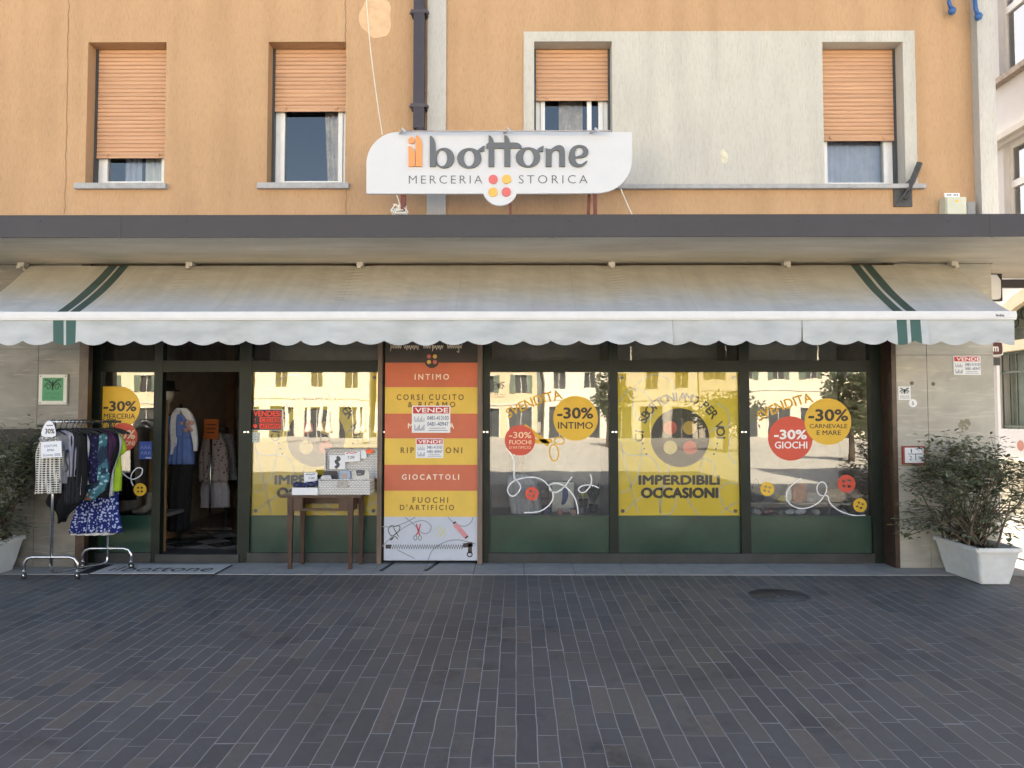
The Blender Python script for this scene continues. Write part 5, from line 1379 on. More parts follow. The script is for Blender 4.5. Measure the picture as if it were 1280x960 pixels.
g = cloth([(538, 74, 90), (544, 71, 94), (560, 72, 94), (580, 75, 94), (596, 78, 94)], Y_, 'lavender_jersey', lav_c, thick=.06, fold=.015, k=.2, seed=2); tag(g, 'pale lavender printed top behind the dotted shorts', 'shirt', GG); hanger(g, 83, 530, Y_)
mb = MB(); ribbon(mb, spline(pxpts([(83, 566), (82, 575), (85, 585), (82, 590)], Y_ - .06), 5), .02, Y_ - .062); mb.ball((PX(84, Y_ - .06, 564), Y_ - .06, PZ(564, Y_)), .02, sy=.2, n=8); mb.build('print', M('dark_figure_print', (.04, .04, .05), .8), g)
Y_ = rackY(.22)
g = cloth([(536, 88, 104), (545, 84, 108), (570, 82, 108), (600, 77, 108), (622, 62, 106), (632, 60, 100), (640, 72, 92), (651, 78, 80)], Y_, 'black_dress', black_c, thick=.10, fold=.02, nf=6, k=.15, seed=3, hem=.02); tag(g, 'long black dress with a pointed hem on the pavement rack', 'dress', GG); hanger(g, 96, 530, Y_)
Y_ = rackY(.32)
g = cloth([(545, 102, 107), (560, 103, 108), (580, 104, 109), (606, 106, 110)], Y_, 'white_vest', white_c, thick=.06, seed=4, k=.2); tag(g, 'white vest edge showing beside the black dress', 'shirt', GG); hanger(g, 106, 530, Y_)
Y_ = rackY(.42)
g = cloth([(538, 109, 120), (548, 107, 124), (575, 108, 122), (604, 109, 122)], Y_, 'navy_blouse', navyflower, thick=.08, seed=5, k=.15); tag(g, 'navy and violet flowered blouse in the middle of the rack', 'shirt', GG); hanger(g, 115, 529, Y_)
Y_ = rackY(.52)
g = cloth([(542, 124, 133), (560, 120, 135), (580, 115, 136), (600, 109, 136), (614, 107, 128), (624, 106, 118)], Y_, 'turquoise_dress', tropic, thick=.09, seed=6, k=.1, hem=.02); tag(g, 'turquoise tropical print dress slanting across the rack', 'dress', GG); hanger(g, 128, 529, Y_)
e = cloth([(617, 106, 118), (621, 106, 117.5), (625, 106.5, 117)], Y_ - .01, 'border', hot, g, thick=.10, seed=6, k=.1)
Y_ = rackY(.64)
g = cloth([(538, 132, 143), (546, 130, 147), (565, 131, 147), (590, 128, 140), (612, 122, 137), (622, 119, 135)], Y_, 'black_tee', black_c, thick=.09, seed=7, k=.1); tag(g, 'black short sleeved shirt between turquoise dress and white shirt', 'shirt', GG); hanger(g, 137, 528, Y_)
Y_ = rackY(.76)
g = cloth([(539, 134, 146), (548, 134, 151), (562, 135, 150), (590, 136, 143), (620, 136, 141)], Y_, 'white_tee', white_c, thick=.08, seed=8, k=.1); tag(g, 'white short sleeved shirt beside the lime green one', 'shirt', GG); hanger(g, 141, 528, Y_)
Y_ = rackY(.88)
g = cloth([(540, 138, 149), (550, 139, 153.5), (562, 140, 157), (568, 140, 154), (571, 140, 151), (590, 140, 151), (614, 140, 150)], Y_, 'lime_tee', lime_c, thick=.09, seed=9, k=.1); tag(g, 'lime green shirt at the far end of the rack', 'shirt', GG); hanger(g, 143, 527, Y_)
Y_ = rackY(.95)
g = cloth([(600, 104, 146), (622, 98, 148), (645, 92, 150), (666, 87, 152)], Y_, 'flowered_skirt', navy_print, thick=.14, fold=.02, nf=5, seed=10, k=.02, hem=.008); tag(g, 'blue skirt with white flowers hanging lowest on the rack', 'skirt', GG)
cloth([(663, 88, 151), (667, 88, 146), (669, 89, 140)], Y_ + .005, 'lining', white_c, g, thick=.10, seed=10)
mb = MB(); z0 = PZ(600, Y_); xm = PX(125, Y_, 600); mb.tube([(xm, Y_, RT - .02), (xm, Y_, z0 + .01)], .004, 6); mb.tube([(xm - .17, Y_, z0 + .01), (xm + .17, Y_, z0 + .01)], .008, 8); mb.build('hanger', black_m, g)
for t_, rows, m, nm, lab, cat in ((.05, [(541, 70, 82), (548, 66, 86), (556, 65, 87), (566, 68, 86), (585, 70, 84), (604, 72, 83)], cm('grey_melange_cloth', (.22, .22, .24)), 'grey_jersey', 'mid grey top half hidden behind the dotted shorts', 'shirt'),
        (.16, [(536, 84, 98), (543, 80, 101), (552, 79, 102), (600, 82, 100), (630, 83, 98)], cm('charcoal_cloth', (.03, .03, .034)), 'charcoal_jersey', 'charcoal top between the lavender top and the black dress', 'shirt'),
        (.28, [(538, 97, 107), (546, 95, 110), (556, 94, 111), (575, 97, 109), (600, 98, 108), (618, 98, 107)], white_c, 'white_blouse', 'white blouse showing at both sides of the black dress', 'shirt'),
        (.58, [(538, 128, 140), (545, 125, 144), (554, 124, 145), (570, 127, 141), (596, 124, 138)], cm('plum_cloth', (.05, .02, .06)), 'plum_jersey', 'dark plum top behind the turquoise dress', 'shirt')):
    Y_ = rackY(t_); g = cloth(rows, Y_, nm, m, thick=.07, fold=.02, seed=int(t_ * 100), k=.15, hem=.01); tag(g, lab, cat, GG); hanger(g, (rows[0][1] + rows[0][2]) / 2, 530, Y_)
# paper signs on the rack
Y_ = RA.y - .085
mb = MB(); a, b = PX(52, Y_, 535), PX(70, Y_, 535); zt, zb = PZ(526, Y_), PZ(546.5, Y_)
mb.prism([smooth_poly([(a, zb), (a - .003, zb + .06), (a + .03, zt - .035), (a + .055, zt), (b - .055, zt), (b - .02, zt - .04), (b, zb + .06), (b, zb)], 1)], Y_, Y_ + .002)
o = tag(mb.build('paper_sign', white_paper), 'white paper sign reading 30% on top of the rack post', 'sign', 'paper signs on the rack')
mb = MB(); px_text(mb, '30%', 56.5, 68, 536, 542, Y_ - .0006, bold=.04); mb.box(PX(58, Y_, 532), PX(66, Y_, 532), Y_ - .0008, Y_ - .0002, PZ(532.3, Y_), PZ(531.2, Y_)); mb.build('lettering', dark_ink, o)
Y_ = RA.y - .12
mb = MB(); p4 = [sp(51, 552.5, Y_), sp(76.5, 551, Y_), sp(77.5, 571.5, Y_), sp(51.5, 572.5, Y_)]; mb.prism([p4[::-1]], Y_, Y_ + .002)
o = tag(mb.build('paper_sign', white_paper), 'white paper sign reading COSTUMI BIMBA hung over the dotted shorts', 'sign', 'paper signs on the rack')
mb = MB(); px_text(mb, 'COSTUMI', 55, 71, 556, 559, Y_ - .0006, bold=.02, rot=.04); px_text(mb, 'BIMBA', 59, 68, 561.3, 564, Y_ - .0006, bold=.02, rot=.04); px_text(mb, 'Sconto 50%', 53.5, 75.5, 567, 570.3, Y_ - .0006, bold=.02, rot=.04); mb.build('lettering', M('blue_grey_print', (.12, .16, .26), .6), o)

# ------------------------------------------------------------------ inside the open door
Y_ = 1.15
o = thing('dressed_stand', P(226, 664, Y_), 'dressed display stand with blue shirt, white cardigan and black trousers in the doorway', 'display stand')
blue_tee = cm('blue_cloth', (.10, .17, .40))
cloth([(518, 216, 236), (524, 208, 245), (545, 207, 245), (548, 211, 243), (580, 209, 244)], Y_, 'blue_shirt', blue_tee, o, thick=.2, fold=.015, seed=21)
cloth([(577, 212, 243), (600, 211, 241), (635, 210, 238), (664, 209, 237)], Y_ + .02, 'black_trousers', black_c, o, thick=.17, fold=.015, nf=3, seed=22)
a_ = cloth([(510, 221, 228), (518, 214, 225), (535, 213, 222), (552, 214, 221), (568, 213, 219)], Y_ - .08, 'cardigan', white_c, o, thick=.07, seed=23, nx=12); b_ = cloth([(510, 226, 233), (518, 228, 241), (532, 236, 246), (550, 241, 247), (564, 242, 247)], Y_ - .08, 'cardigan', white_c, o, thick=.07, seed=24, nx=12)
merge_cloth(a_, [b_])
mb = MB(); c = P(232, 534, Y_ - .13)
for i in range(9): mb.ball((c.x + rnd.uniform(-.07, .08), c.y, c.z + rnd.uniform(-.07, .07)), rnd.uniform(.02, .035), sy=.3, n=8)
mb.build('flower_print', M('pink_flower', (.42, .25, .22), .8, .3), o)
mb = MB(); mb.tube([P(226, 512, Y_), P(226, 505, Y_)], .02, 8); z0 = Z_BASE - .017; mb.tube([P(226, 664, Y_ + .02), (PX(226, Y_, 664), Y_ + .02, z0 + .02)], .012, 8); mb.box(PX(226, Y_, 664) - .15, PX(226, Y_, 664) + .15, Y_ - .1, Y_ + .15, z0, z0 + .02); mb.build('stand', dark_metal, o)
Y_ = 2.3
o = thing('indoor_rack', P(263, 660, Y_), 'indoor clothes rack with an orange card behind the doorway', 'clothes rack')
mb = MB(); zf = Z_BASE - .017
mb.tube([(PX(263, Y_ - .25, 600), Y_ - .25, zf + .02), (PX(263, Y_ - .25, 600), Y_ - .25, PZ(535, Y_))], .016, 10); mb.tube([(PX(283, Y_ + .3, 600), Y_ + .3, zf), (PX(283, Y_ + .3, 600), Y_ + .3, PZ(535, Y_))], .016, 10); mb.tube([(PX(263, Y_ - .25, 600), Y_ - .25, PZ(535, Y_)), (PX(290, Y_ + .5, 535), Y_ + .5, PZ(535, Y_))], .014, 8); mb.bar((PX(263, Y_ - .25, 600) - .25, Y_ - .25, zf + .03), (PX(263, Y_ - .25, 600) + .3, Y_ - .25, zf + .03), .03); mb.build('frame', chrome, o)
mb = MB(); mb.box(PX(255, Y_ - .3, 535), PX(273, Y_ - .3, 535), Y_ - .3, Y_ - .29, PZ(549, Y_ - .3), PZ(524, Y_ - .3)); mb.build('card', M('orange_card', (.52, .13, .03), .7), o)
mb = MB()
for k in range(3): mb.box(PX(258, Y_ - .31, 535), PX(270 - k, Y_ - .31, 535), Y_ - .302, Y_ - .3005, PZ(531.5 + 5 * k, Y_ - .31), PZ(530 + 5 * k, Y_ - .31))
mb.build('card_print', dark_ink, o)
rose = print_mat('small_rose_print', (.36, .32, .33), (.10, .05, .07), 20, .28)
g = cloth([(540, 255, 277), (560, 250, 284), (585, 248, 286), (602, 247, 287)], Y_ - .12, 'rose_blouse', rose, thick=.16, seed=31, nf=6); tag(g, 'pale blouse with small dark flowers on the indoor rack', 'shirt', 'clothes on the indoor rack')
g = cloth([(598, 252, 285), (615, 251, 287), (634, 250, 288)], Y_, 'white_skirt', cm('pale_skirt_cloth', (.42, .42, .48)), thick=.16, seed=32, nf=8); tag(g, 'long white skirt below the flowered blouse', 'skirt', 'clothes on the indoor rack')
g = cloth([(542, 276, 290), (570, 283, 294), (595, 287, 297), (600, 288, 296)], Y_ + .2, 'striped_shirt', print_mat('grey_stripe', (.25, .25, .27), (.12, .12, .14), 30, .3), thick=.14, seed=33); tag(g, 'grey shirt at the right end of the indoor rack', 'shirt', 'clothes on the indoor rack')
Y_ = 4.2
mb = MB(); mb.box(PX(252, Y_, 495), PX(281, Y_, 495), Y_, Y_ + .04, PZ(511, Y_), PZ(480, Y_)); o = tag(mb.build('picture_frame', M('silver_frame', (.45, .44, .42), .35, metal=.5)), 'pale framed mirror high on the wall inside the shop', 'mirror')
mb = MB(); mb.box(PX(255, Y_, 495), PX(278, Y_, 495), Y_ - .003, Y_ - .0005, PZ(508, Y_), PZ(483, Y_)); mb.build('mirror_face', M('dim_mirror', (.12, .09, .08), .15), o)
mb = MB(); mb.box(PX(246, 3.9, 490), PX(283, 3.9, 490), 4.25, 4.29, PZ(640, 4), 2.9); o = tag(mb.build('wood_panel', M('reddish_wood', (.20, .10, .06), .5, .3, 4)), 'brown wooden panel behind the indoor rack', 'panel')
mb = MB(); z1 = PZ(512, 3.3)
for zz in (0.5, 1.0, z1, z1 + .45): mb.box(PX(206, 3.3, 500), PX(246, 3.3, 500), 3.2, 3.55, zz - .02, zz)
mb.box(PX(206, 3.3, 500) - .03, PX(206, 3.3, 500), 3.2, 3.55, zf, z1 + .7); mb.box(PX(246, 3.3, 500), PX(246, 3.3, 500) + .03, 3.2, 3.55, zf, z1 + .7); tag(mb.build('wall_shelf', darkwood_m), 'dark shelf unit on the left inside the shop', 'shelf')
for i in range(9):
    p = P(210 + i * 4.2, 512, 3.3); mb = MB(); h = rnd.uniform(.10, .28)
    mb.lathe([(.0, 0), (.05, 0), (.055, h * .5), (.03, h * .8), (.035, h), (0, h)], (p.x, 3.33, z1), 10)
    tag(mb.build('jar', M('shelf_jar_%s' % ('grey', 'tan', 'black')[i % 3], ((.15, .15, .16), (.22, .16, .11), (.03, .03, .03))[i % 3], .5)), 'small %s jar on the dark shelf inside the shop' % ('grey', 'tan', 'black')[i % 3], 'jar', 'jars on the indoor shelf')
mb = MB(); c = P(204, 492, 1.2); mb.ball((c.x + .02, 1.25, c.z), .10, sz=1.25, n=14); mb.tube([(c.x + .02, 1.25, c.z - .1), (c.x + .02, 1.25, c.z - .26)], .05, 10); o = tag(mb.build('mannequin_head', M('pale_mannequin', (.40, .38, .36), .5)), 'pale mannequin head wearing a dark hat by the left door post', 'mannequin')
mb = MB(); mb.lathe([(.0, .19), (.09, .18), (.105, .08), (.17, .06), (.17, .05), (0, .05)], (c.x + .02, 1.25, c.z - .02), 18); mb.build('hat', black_m, o)
mb = MB(); mb.box(c.x - .16, c.x + .02, 1.2, 1.6, zf, c.z - .26); tag(mb.build('door_cabinet', wood_m), 'tall wooden cabinet just inside the door under the mannequin head', 'cabinet')

# ------------------------------------------------------------------ display windows
GD = 'goods in the shop windows'
def lathe_thing(name, prof, x, y, z, m, lab, cat, n=18): 
    mb = MB(); mb.lathe(prof, (x, y, z), n); return tag(mb.build(name, m), lab, cat, GD)
zd0 = Z_LOW - .02
Yd = .72
g = cloth([(592, 642, 660), (598, 634, 668), (615, 633, 675), (635, 637, 678), (644, 640, 672)], Yd, 'speckled_blouse', print_mat('pale_speckle', (.46, .50, .60), (.22, .25, .33), 80, .25), thick=.25, fold=.02, seed=41); tag(g, 'pale blue speckled blouse on a bust form low in the INTIMO window', 'shirt', GD)
mb = MB(); c = P(651, 592, Yd); mb.lathe([(0, .12), (.04, .11), (.05, .02), (.09, -.03), (.10, -.06)], (c.x, Yd, c.z), 16); mb.build('bust_form', M('grey_form', (.20, .19, .18), .6), g)
g = cloth([(540, 640, 658), (560, 637, 657), (590, 636, 655)], .95, 'grey_scarf', cm('grey_scarf_cloth', (.10, .10, .11)), thick=.08, nf=4, seed=42); tag(g, 'dark grey scarf hanging behind the red fireworks disc', 'scarf', GD)
mb = MB(); zb = PZ(644, .8); mb.box(PX(690, .85, 620), PX(717, .85, 620), .80, .98, zd0, PZ(602, .85)); o = tag(mb.build('toy_box', M('pale_box_card', (.60, .64, .68), .6, .1)), 'pale upright box with a blue figure in the INTIMO window', 'box', GD)
mb = MB(); mb.prism([pxpts(smooth_poly([(703, 610), (709, 609), (711, 620), (707, 630), (701, 632), (703, 622)], 2), .798)], .797, .7995); mb.build('picture', M('mid_blue_print', (.06, .10, .30), .6), o)
for i, (px, w, m, lab) in enumerate(((684, 7, (.04, .05, .16), 'navy small box at the foot of the INTIMO window'), (700, 6, (.38, .16, .16), 'pink small box at the foot of the INTIMO window'), (716, 6, (.42, .25, .24), 'pale pink box beside the pink one in the INTIMO window'))):
    mb = MB(); xa_, xb_ = PX(px - w / 2, .6, 635), PX(px + w / 2, .6, 635); mb.box(xa_, xb_, .55, .66, zd0, zd0 + .06); mb.box(xa_ + .005, xb_ - .005, .548, .552, zd0 + .015, zd0 + .045); tag(mb.build('small_box', M('box_tint_%s' % ('navy', 'pink', 'rose')[i], m, .5)), lab, 'box', GD)
lathe_thing('perfume_bottle', [(0, 0), (.05, 0), (.055, .12), (.02, .16), (.02, .20), (0, .20)], PX(726, .75, 630), .75, zd0, M('lilac_glass', (.25, .24, .33), .2), 'rounded lilac bottle near the end of the thread loop', 'bottle')
def potted(x, y, z, h, n, lab, colr, seed, wid=.16):
    r_ = random.Random(seed); t = thing('window_plant', (x, y, z), lab, 'plant', GD)
    mb = MB(); mb.lathe([(0, 0), (.045, 0), (.06, .09), (.065, .09), (.055, .085), (0, .08)], (x, y, z), 14); mb.build('pot', M('dark_pot', (.05, .05, .05), .4), t)
    mb = MB()
    for i in range(n):
        a = r_.uniform(0, 6.28); rr = r_.uniform(.3, 1) * wid; b = Vector((x, y, z + .08)); tip = b + Vector((rr * math.cos(a), rr * .6 * math.sin(a), h * r_.uniform(.5, 1)))
        mid = (b + tip) / 2 + Vector((0, 0, .03)); s_ = Vector((-math.sin(a), math.cos(a), 0)) * .012
        mb.add([b, mid + s_, tip, mid - s_], [(0, 1, 2, 3)])
    mb.build('leaves', M(colr, (.035, .06, .03) if colr != 'lime_leaf' else (.40, .42, .03), .5, .3), t)
potted(PX(742, .8, 630), .8, zd0, .30, 50, 'dark bushy plant in the corner of the INTIMO window', 'dark_leaf', 51)
potted(PX(729, .62, 625), .62, zd0 + .08, .12, 14, 'small lime yellow plant beside the lilac bottle', 'lime_leaf', 52, .07)
mb = MB(); mb.box(PX(672, .95, 610), PX(686, .95, 610), .95, 1.1, zd0, PZ(603, .95)); o = tag(mb.build('drawer_box', M('black_lacquer', (.02, .02, .022), .3)), 'black drawer box behind the red button sticker', 'box', GD)
mb = MB()
for k in range(3): mb.box(PX(673.5, .948, 610), PX(684.5, .948, 610), .944, .9495, PZ(611 + 10 * k, .948), PZ(605.5 + 10 * k, .948))
mb.build('drawer', M('grey_drawer', (.11, .10, .12), .5), o)
# the last window: a low shelf with haberdashery
mb = MB(); zs = PZ(626, .8); mb.box(gx(938), gx(1085), .62, 1.0, zs - .025, zs)
for px in (945, 953, 1036, 1047): mb.box(PX(px, .64, 635), PX(px + 1.6, .64, 635), .63, .65, zd0, zs - .026)
tag(mb.build('display_rack', M('grey_shelf_metal', (.22, .22, .23), .4, .1)), 'low grey display shelf in the GIOCHI window', 'shelf', GD)
items = [(944, 16, 'black cloth bag on the low shelf', (0.034, 0.034, 0.037), .17), (974, 10, 'yellow and black toy on the low shelf', (0.510, 0.442, 0.051), .08), (982, 8, 'white card box on the low shelf', (0.714, 0.731, 0.765), .20), (996, 18, 'flowered tin with red and orange roses on the low shelf', (0.510, 0.238, 0.153), .22), (1013, 22, 'grey folded cloth stack on the low shelf', (0.408, 0.425, 0.476), .11), (1040, 26, 'tan leather handbag on the low shelf', (0.476, 0.391, 0.289), .16), (1066, 12, 'brown knitted toy on the low shelf', (0.238, 0.153, 0.102), .15)]
for i, (px, w, lab, c_, h) in enumerate(items):
    a, b = PX(px - w / 2, .8, 615), PX(px + w / 2, .8, 615); mb = MB()
    mb.prism([smooth_poly([(a, zs), (b, zs), (b - .01, zs + h * .8), (b - .03, zs + h), (a + .03, zs + h * .95), (a + .01, zs + h * .7)], 1)], .70, .85)
    if 'bag' in lab: mb.tube(spline([(a + .03, .77, zs + h * .8), ((a + b) / 2 - .02, .77, zs + h + .08), ((a + b) / 2 + .02, .77, zs + h + .08), (b - .03, .77, zs + h * .8)], 5), .006, 6)
    tag(mb.build(('cloth_bag', 'toy', 'card_box', 'flowered_tin', 'folded_cloth', 'handbag', 'knitted_toy')[i], M('goods_tint_%s' % ('black', 'yellow', 'white', 'rose', 'grey', 'tan', 'brown')[i], c_, .6, .35, 18.0)), lab + ' of the GIOCHI window', ('bag', 'toy', 'box', 'tin', 'cloth', 'bag', 'toy')[i], GD)
lows = [(948, (0.408, 0.408, 0.425)), (961, (0.221, 0.102, 0.102)), (975, (0.170, 0.204, 0.170)), (989, (0.561, 0.646, 0.782)), (1003, (0.510, 0.578, 0.714)), (1018, (0.442, 0.459, 0.493)), (1058, (0.459, 0.459, 0.476)), (1076, (0.272, 0.306, 0.442))]
for i, (px, c_) in enumerate(lows):
    p = P(px, 642, .55); mb = MB()
    for k in range(3): mb.ball((p.x + rnd.uniform(-.04, .04), .55 + rnd.uniform(-.05, .05), zd0 + .035), rnd.uniform(.03, .05), sx=rnd.uniform(.9, 1.6), sz=.75, n=8)
    tag(mb.build('wool_ball', M('wool_tint_%d' % i, c_, .9, .3, 40, .3, 120)), '%s wool trimming on the floor of the GIOCHI window' % ('grey', 'dark red', 'dull green', 'pale blue', 'blue grey', 'mid grey', 'light grey', 'muted navy')[i], 'wool', 'wool on the window floor')
mb = MB(); c = P(183, 630, .62); mb.smooth = True
fpts = [(c.x + .04, .62, zd0 + .26), (c.x + .035, .62, zd0 + .14), (c.x + .01, .62, zd0 + .07), (c.x - .08, .60, zd0 + .035), (c.x - .15, .58, zd0 + .028)]
mb.tube(spline(fpts, 6), [.045] * 6 + [.042] * 6 + [.045] * 6 + [.035] * 6 + [.02], 12); tag(mb.build('hosiery_mannequin', M('pale_mannequin', (.40, .38, .36), .5)), 'pale mannequin foot wearing display hosiery behind the rack', 'mannequin foot', GD)
g = cloth([(500, 150, 160), (530, 148, 165), (590, 147, 168), (625, 146, 170)], .85, 'brown_coat', cm('brown_coat_cloth', (.05, .025, .022)), thick=.15, seed=44); tag(g, 'dark reddish coat hanging inside the pane left of the door', 'coat', GD)
for i, py in enumerate((528, 535)):
    mb = MB(); mb.tube(spline([tuple(P(172, py, .6)), tuple(P(180, py - 3, .55)), tuple(P(193, py + 2, .6))], 5), .02, 8); tag(mb.build('clear_hanger', M('silver_plastic', (.5, .5, .5), .15, metal=.6)), 'shiny hanger inside the pane left of the door', 'hanger', GD)

# ------------------------------------------------------------------ table with boxes
TY0, TY1 = -.12, .215
tb = thing('side_table', (PX(405, 0, 700), .05, 0), 'small dark wooden table with an empty drawer opening on the pavement', 'table')
ztop = PZ(619, TY0)
ta, tbx = PX(350.5, TY0, 620), PX(452, TY0, 620)
mb = MB(); mb.box(ta, tbx, TY0 - .02, TY1 + .01, ztop - .028, ztop); bmt = mb.build('tabletop', darkwood_m, tb)
la, lb = PX(358.5, TY0, 660), PX(441, TY0, 660)
for x0, x1, y0, y1 in ((la, la + .062, TY0, TY0 + .06), (lb - .062, lb, TY0, TY0 + .06), (la + .06, la + .12, TY1 - .06, TY1), (lb - .0, lb + .06, TY1 - .06, TY1)):
    mb = MB(); z1 = ztop - .029; t = .012
    mb.add([(x0 + t, y0 + t, .001), (x1 - t, y0 + t, .001), (x1 - t, y1 - t, .001), (x0 + t, y1 - t, .001), (x0, y0, z1), (x1, y0, z1), (x1, y1, z1), (x0, y1, z1)], [(0, 3, 2, 1), (4, 5, 6, 7), (0, 1, 5, 4), (1, 2, 6, 5), (2, 3, 7, 6), (3, 0, 4, 7)])
    mb.build('leg', darkwood_m, tb)
za = PZ(639, TY0)
mb = MB(); f0, f1 = TY0 + .008, TY0 + .03
xo0, xo1 = PX(378, TY0, 630), PX(423, TY0, 630); zo = PZ(636, TY0)
mb.box(la + .063, xo0, f0, f1, za, ztop - .03); mb.box(xo1, lb - .063, f0, f1, za, ztop - .03); mb.box(xo0 + .001, xo1 - .001, f0, f1, za, zo)
mb.box(la + .064, lb, TY1 - .05, TY1 - .03, PZ(629, TY1), ztop - .03); mb.box(la + .01, la + .03, TY0 + .061, TY1 - .061, za, ztop - .03); mb.box(lb - .03, lb - .01, TY0 + .061, TY1 - .061, za, ztop - .03)
mb.build('apron', darkwood_m, tb)
wick = weave_mat()
bk = thing('wicker_case', (PX(430, .05, 618), .05, ztop), 'white wicker suitcase standing open on the wooden table', 'basket')
x0, x1 = PX(398, TY0 + .03, 608), PX(462.5, TY0 + .03, 608); z1 = PZ(600, TY0 + .03); yb0, yb1 = TY0 + .03, TY1 - .03
mb = MB(); t = .012
mb.box(x0, x1, yb0, yb0 + t, ztop + .001, z1); mb.box(x0, x1, yb1 - t, yb1, ztop + .001, z1); mb.box(x0, x0 + t, yb0 + t, yb1 - t, ztop + .001, z1); mb.box(x1 - t, x1, yb0 + t, yb1 - t, ztop + .001, z1); mb.box(x0 + t, x1 - t, yb0 + t, yb1 - t, ztop + .001, ztop + .012)
for a, b in (((x0, yb0, z1), (x1, yb0, z1)), ((x0, yb1, z1), (x1, yb1, z1)), ((x0, yb0, z1), (x0, yb1, z1)), ((x1, yb0, z1), (x1, yb1, z1))): mb.tube([a, b], .009, 8)
mb.build('body', wick, bk)
zl = PZ(561.5, yb1 + .02)
mb = MB(); mb.box(x0 + .005, x1 + .03, yb1 + .012, yb1 + .028, z1 - .01, zl); mb.box(x0 + .005, x1 + .03, yb1 - .03, yb1 + .011, zl - .014, zl); mb.box(x0 + .005, x0 + .018, yb1 - .03, yb1 + .011, z1 + .01, zl - .015); mb.box(x1 + .016, x1 + .03, yb1 - .03, yb1 + .011, z1 + .01, zl - .015)
for a, b in (((x0, yb1 - .03, zl), (x1 + .03, yb1 - .03, zl)), ((x0, yb1 + .028, zl), (x1 + .03, yb1 + .028, zl))): mb.tube([a, b], .008, 8)
mb.build('lid', wick, bk)
mb = MB(); mb.box(PX(422, yb0, 608), PX(434, yb0, 608), yb0 - .012, yb0, PZ(607, yb0), PZ(601, yb0)); mb.tube([P(421, 607, yb0 - .01), P(424, 609, yb0 - .02), P(434, 609, yb0 - .02), P(437, 607, yb0 - .01)], .005, 6); mb.ball(P(428, 604, yb0 - .014), .009, n=8); mb.build('clasp', M('greyish_clasp', (.4, .38, .36), .4), bk)
YLd = yb1 - .035
def card(x0_, x1_, y0_, y1_, Y, lab, cat, group, m=white_paper, tilt=0):
    mb = MB(); p4 = [sp(x0_, y0_, Y), sp(x1_, y0_ + tilt, Y), sp(x1_, y1_ + tilt, Y), sp(x0_, y1_, Y)]; mb.prism([p4[::-1]], Y, Y + .003); return tag(mb.build(cat.replace(' ', '_'), m), lab, cat, group)
o = card(412, 431.5, 569, 586.5, YLd, 'white packet with dark print leaning in the lid of the wicker case', 'packet', 'goods on the table')
mb = MB(); ribbon(mb, spline(pxpts([(421, 571), (424, 574), (420, 577), (423, 581), (419, 585)], YLd - .001), 5), .035, YLd - .001); mb.build('print', grey_ink, o)
o = card(431, 450, 565, 577.5, YLd - .004, 'white price card reading 7,00 in the lid of the wicker case', 'price card', 'goods on the table', tilt=-1)
mb = MB(); px_text(mb, '7,00', 434.5, 443, 570, 574, YLd - .0048, bold=.02, rot=.05); mb.build('price', grey_ink, o); mb = MB(); ribbon(mb, pxpts([(432.5, 567), (436, 566), (440, 566.5), (446, 565.6)], YLd - .0048), .010, YLd - .0048); mb.build('heading', red_ink, o)
card(451, 458, 563.5, 573, YLd - .002, 'plain small white card beside the orange sticker', 'price card', 'goods on the table')
mb = MB(); c = P(462, 564, YLd - .006); mb.prism([ell(c.x, c.z, .045, .026, 24)], YLd - .006, YLd - .003); tag(mb.build('oval_sticker', M('orange_neon', (.85, .12, .03), .5)), 'bright orange oval sticker in the corner of the wicker lid', 'sticker', 'goods on the table')
zc = z1
for i, (a, b, top, m, lab) in enumerate(((401, 414, 594, (.52, .52, .55), 'white crumpled socks in the wicker case'), (404, 422, 588.5, (.04, .04, .05), 'dark packet at the back of the wicker case'), (424, 438, 588, (.30, .38, .50), 'blue packet with a face in the wicker case'), (440, 462, 587.5, (.58, .56, .52), 'white packet with black print in the wicker case'))):
    Yq = yb0 + (.03, .12, .07, .05)[i]; p4 = smooth_poly([sp(a, 604, Yq), sp(b, 604, Yq), sp(b - .4, top + .8, Yq), sp(b - 3, top, Yq), sp(a + 2, top + .3, Yq), sp(a + .3, top + 1.5, Yq)], 1)
    mb = MB(); mb.prism([p4], Yq, Yq + .02); o = tag(mb.build('packet', M('packet_tint_%s' % ('white', 'dark', 'blue', 'cream')[i], m, .5, .2, 20)), lab, 'packet', 'goods on the table')
    if i == 3: mb = MB(); ribbon(mb, pxpts([(445, 590.5), (449, 589.5), (456, 590.5)], Yq - .001), .04, Yq - .001); ribbon(mb, pxpts([(446, 594), (455, 593)], Yq - .001), .018, Yq - .001); mb.build('print', grey_ink, o)
    if i == 2: mb = MB(); mb.prism([pcirc(431, 595, 3.2, 20, Yq - .001)], Yq - .002, Yq - .0005); mb.build('face_print', M('skin_print', (.5, .33, .25), .6), o)
    if i == 0:
        pass
bx = thing('sock_tray', (PX(381, yb0, 618), .0, ztop), 'low white carton of navy socks on the wooden table', 'box')
x0, x1 = PX(365, TY0 + .01, 613), PX(397, TY0 + .01, 613); z1 = PZ(609.7, TY0 + .01); y0_, y1_ = TY0 + .01, TY0 + .2
mb = MB(); mb.box(x0, x1, y0_, y0_ + .004, ztop + .001, z1); mb.box(x0, x1, y1_, y1_ + .004, ztop + .001, z1); mb.box(x0, x0 + .004, y0_ + .005, y1_, ztop + .001, z1); mb.box(x1 - .004, x1, y0_ + .005, y1_, ztop + .001, z1); mb.box(x0 + .005, x1 - .005, y0_ + .005, y1_, ztop + .001, ztop + .004); mb.build('carton', white_paper, bx)
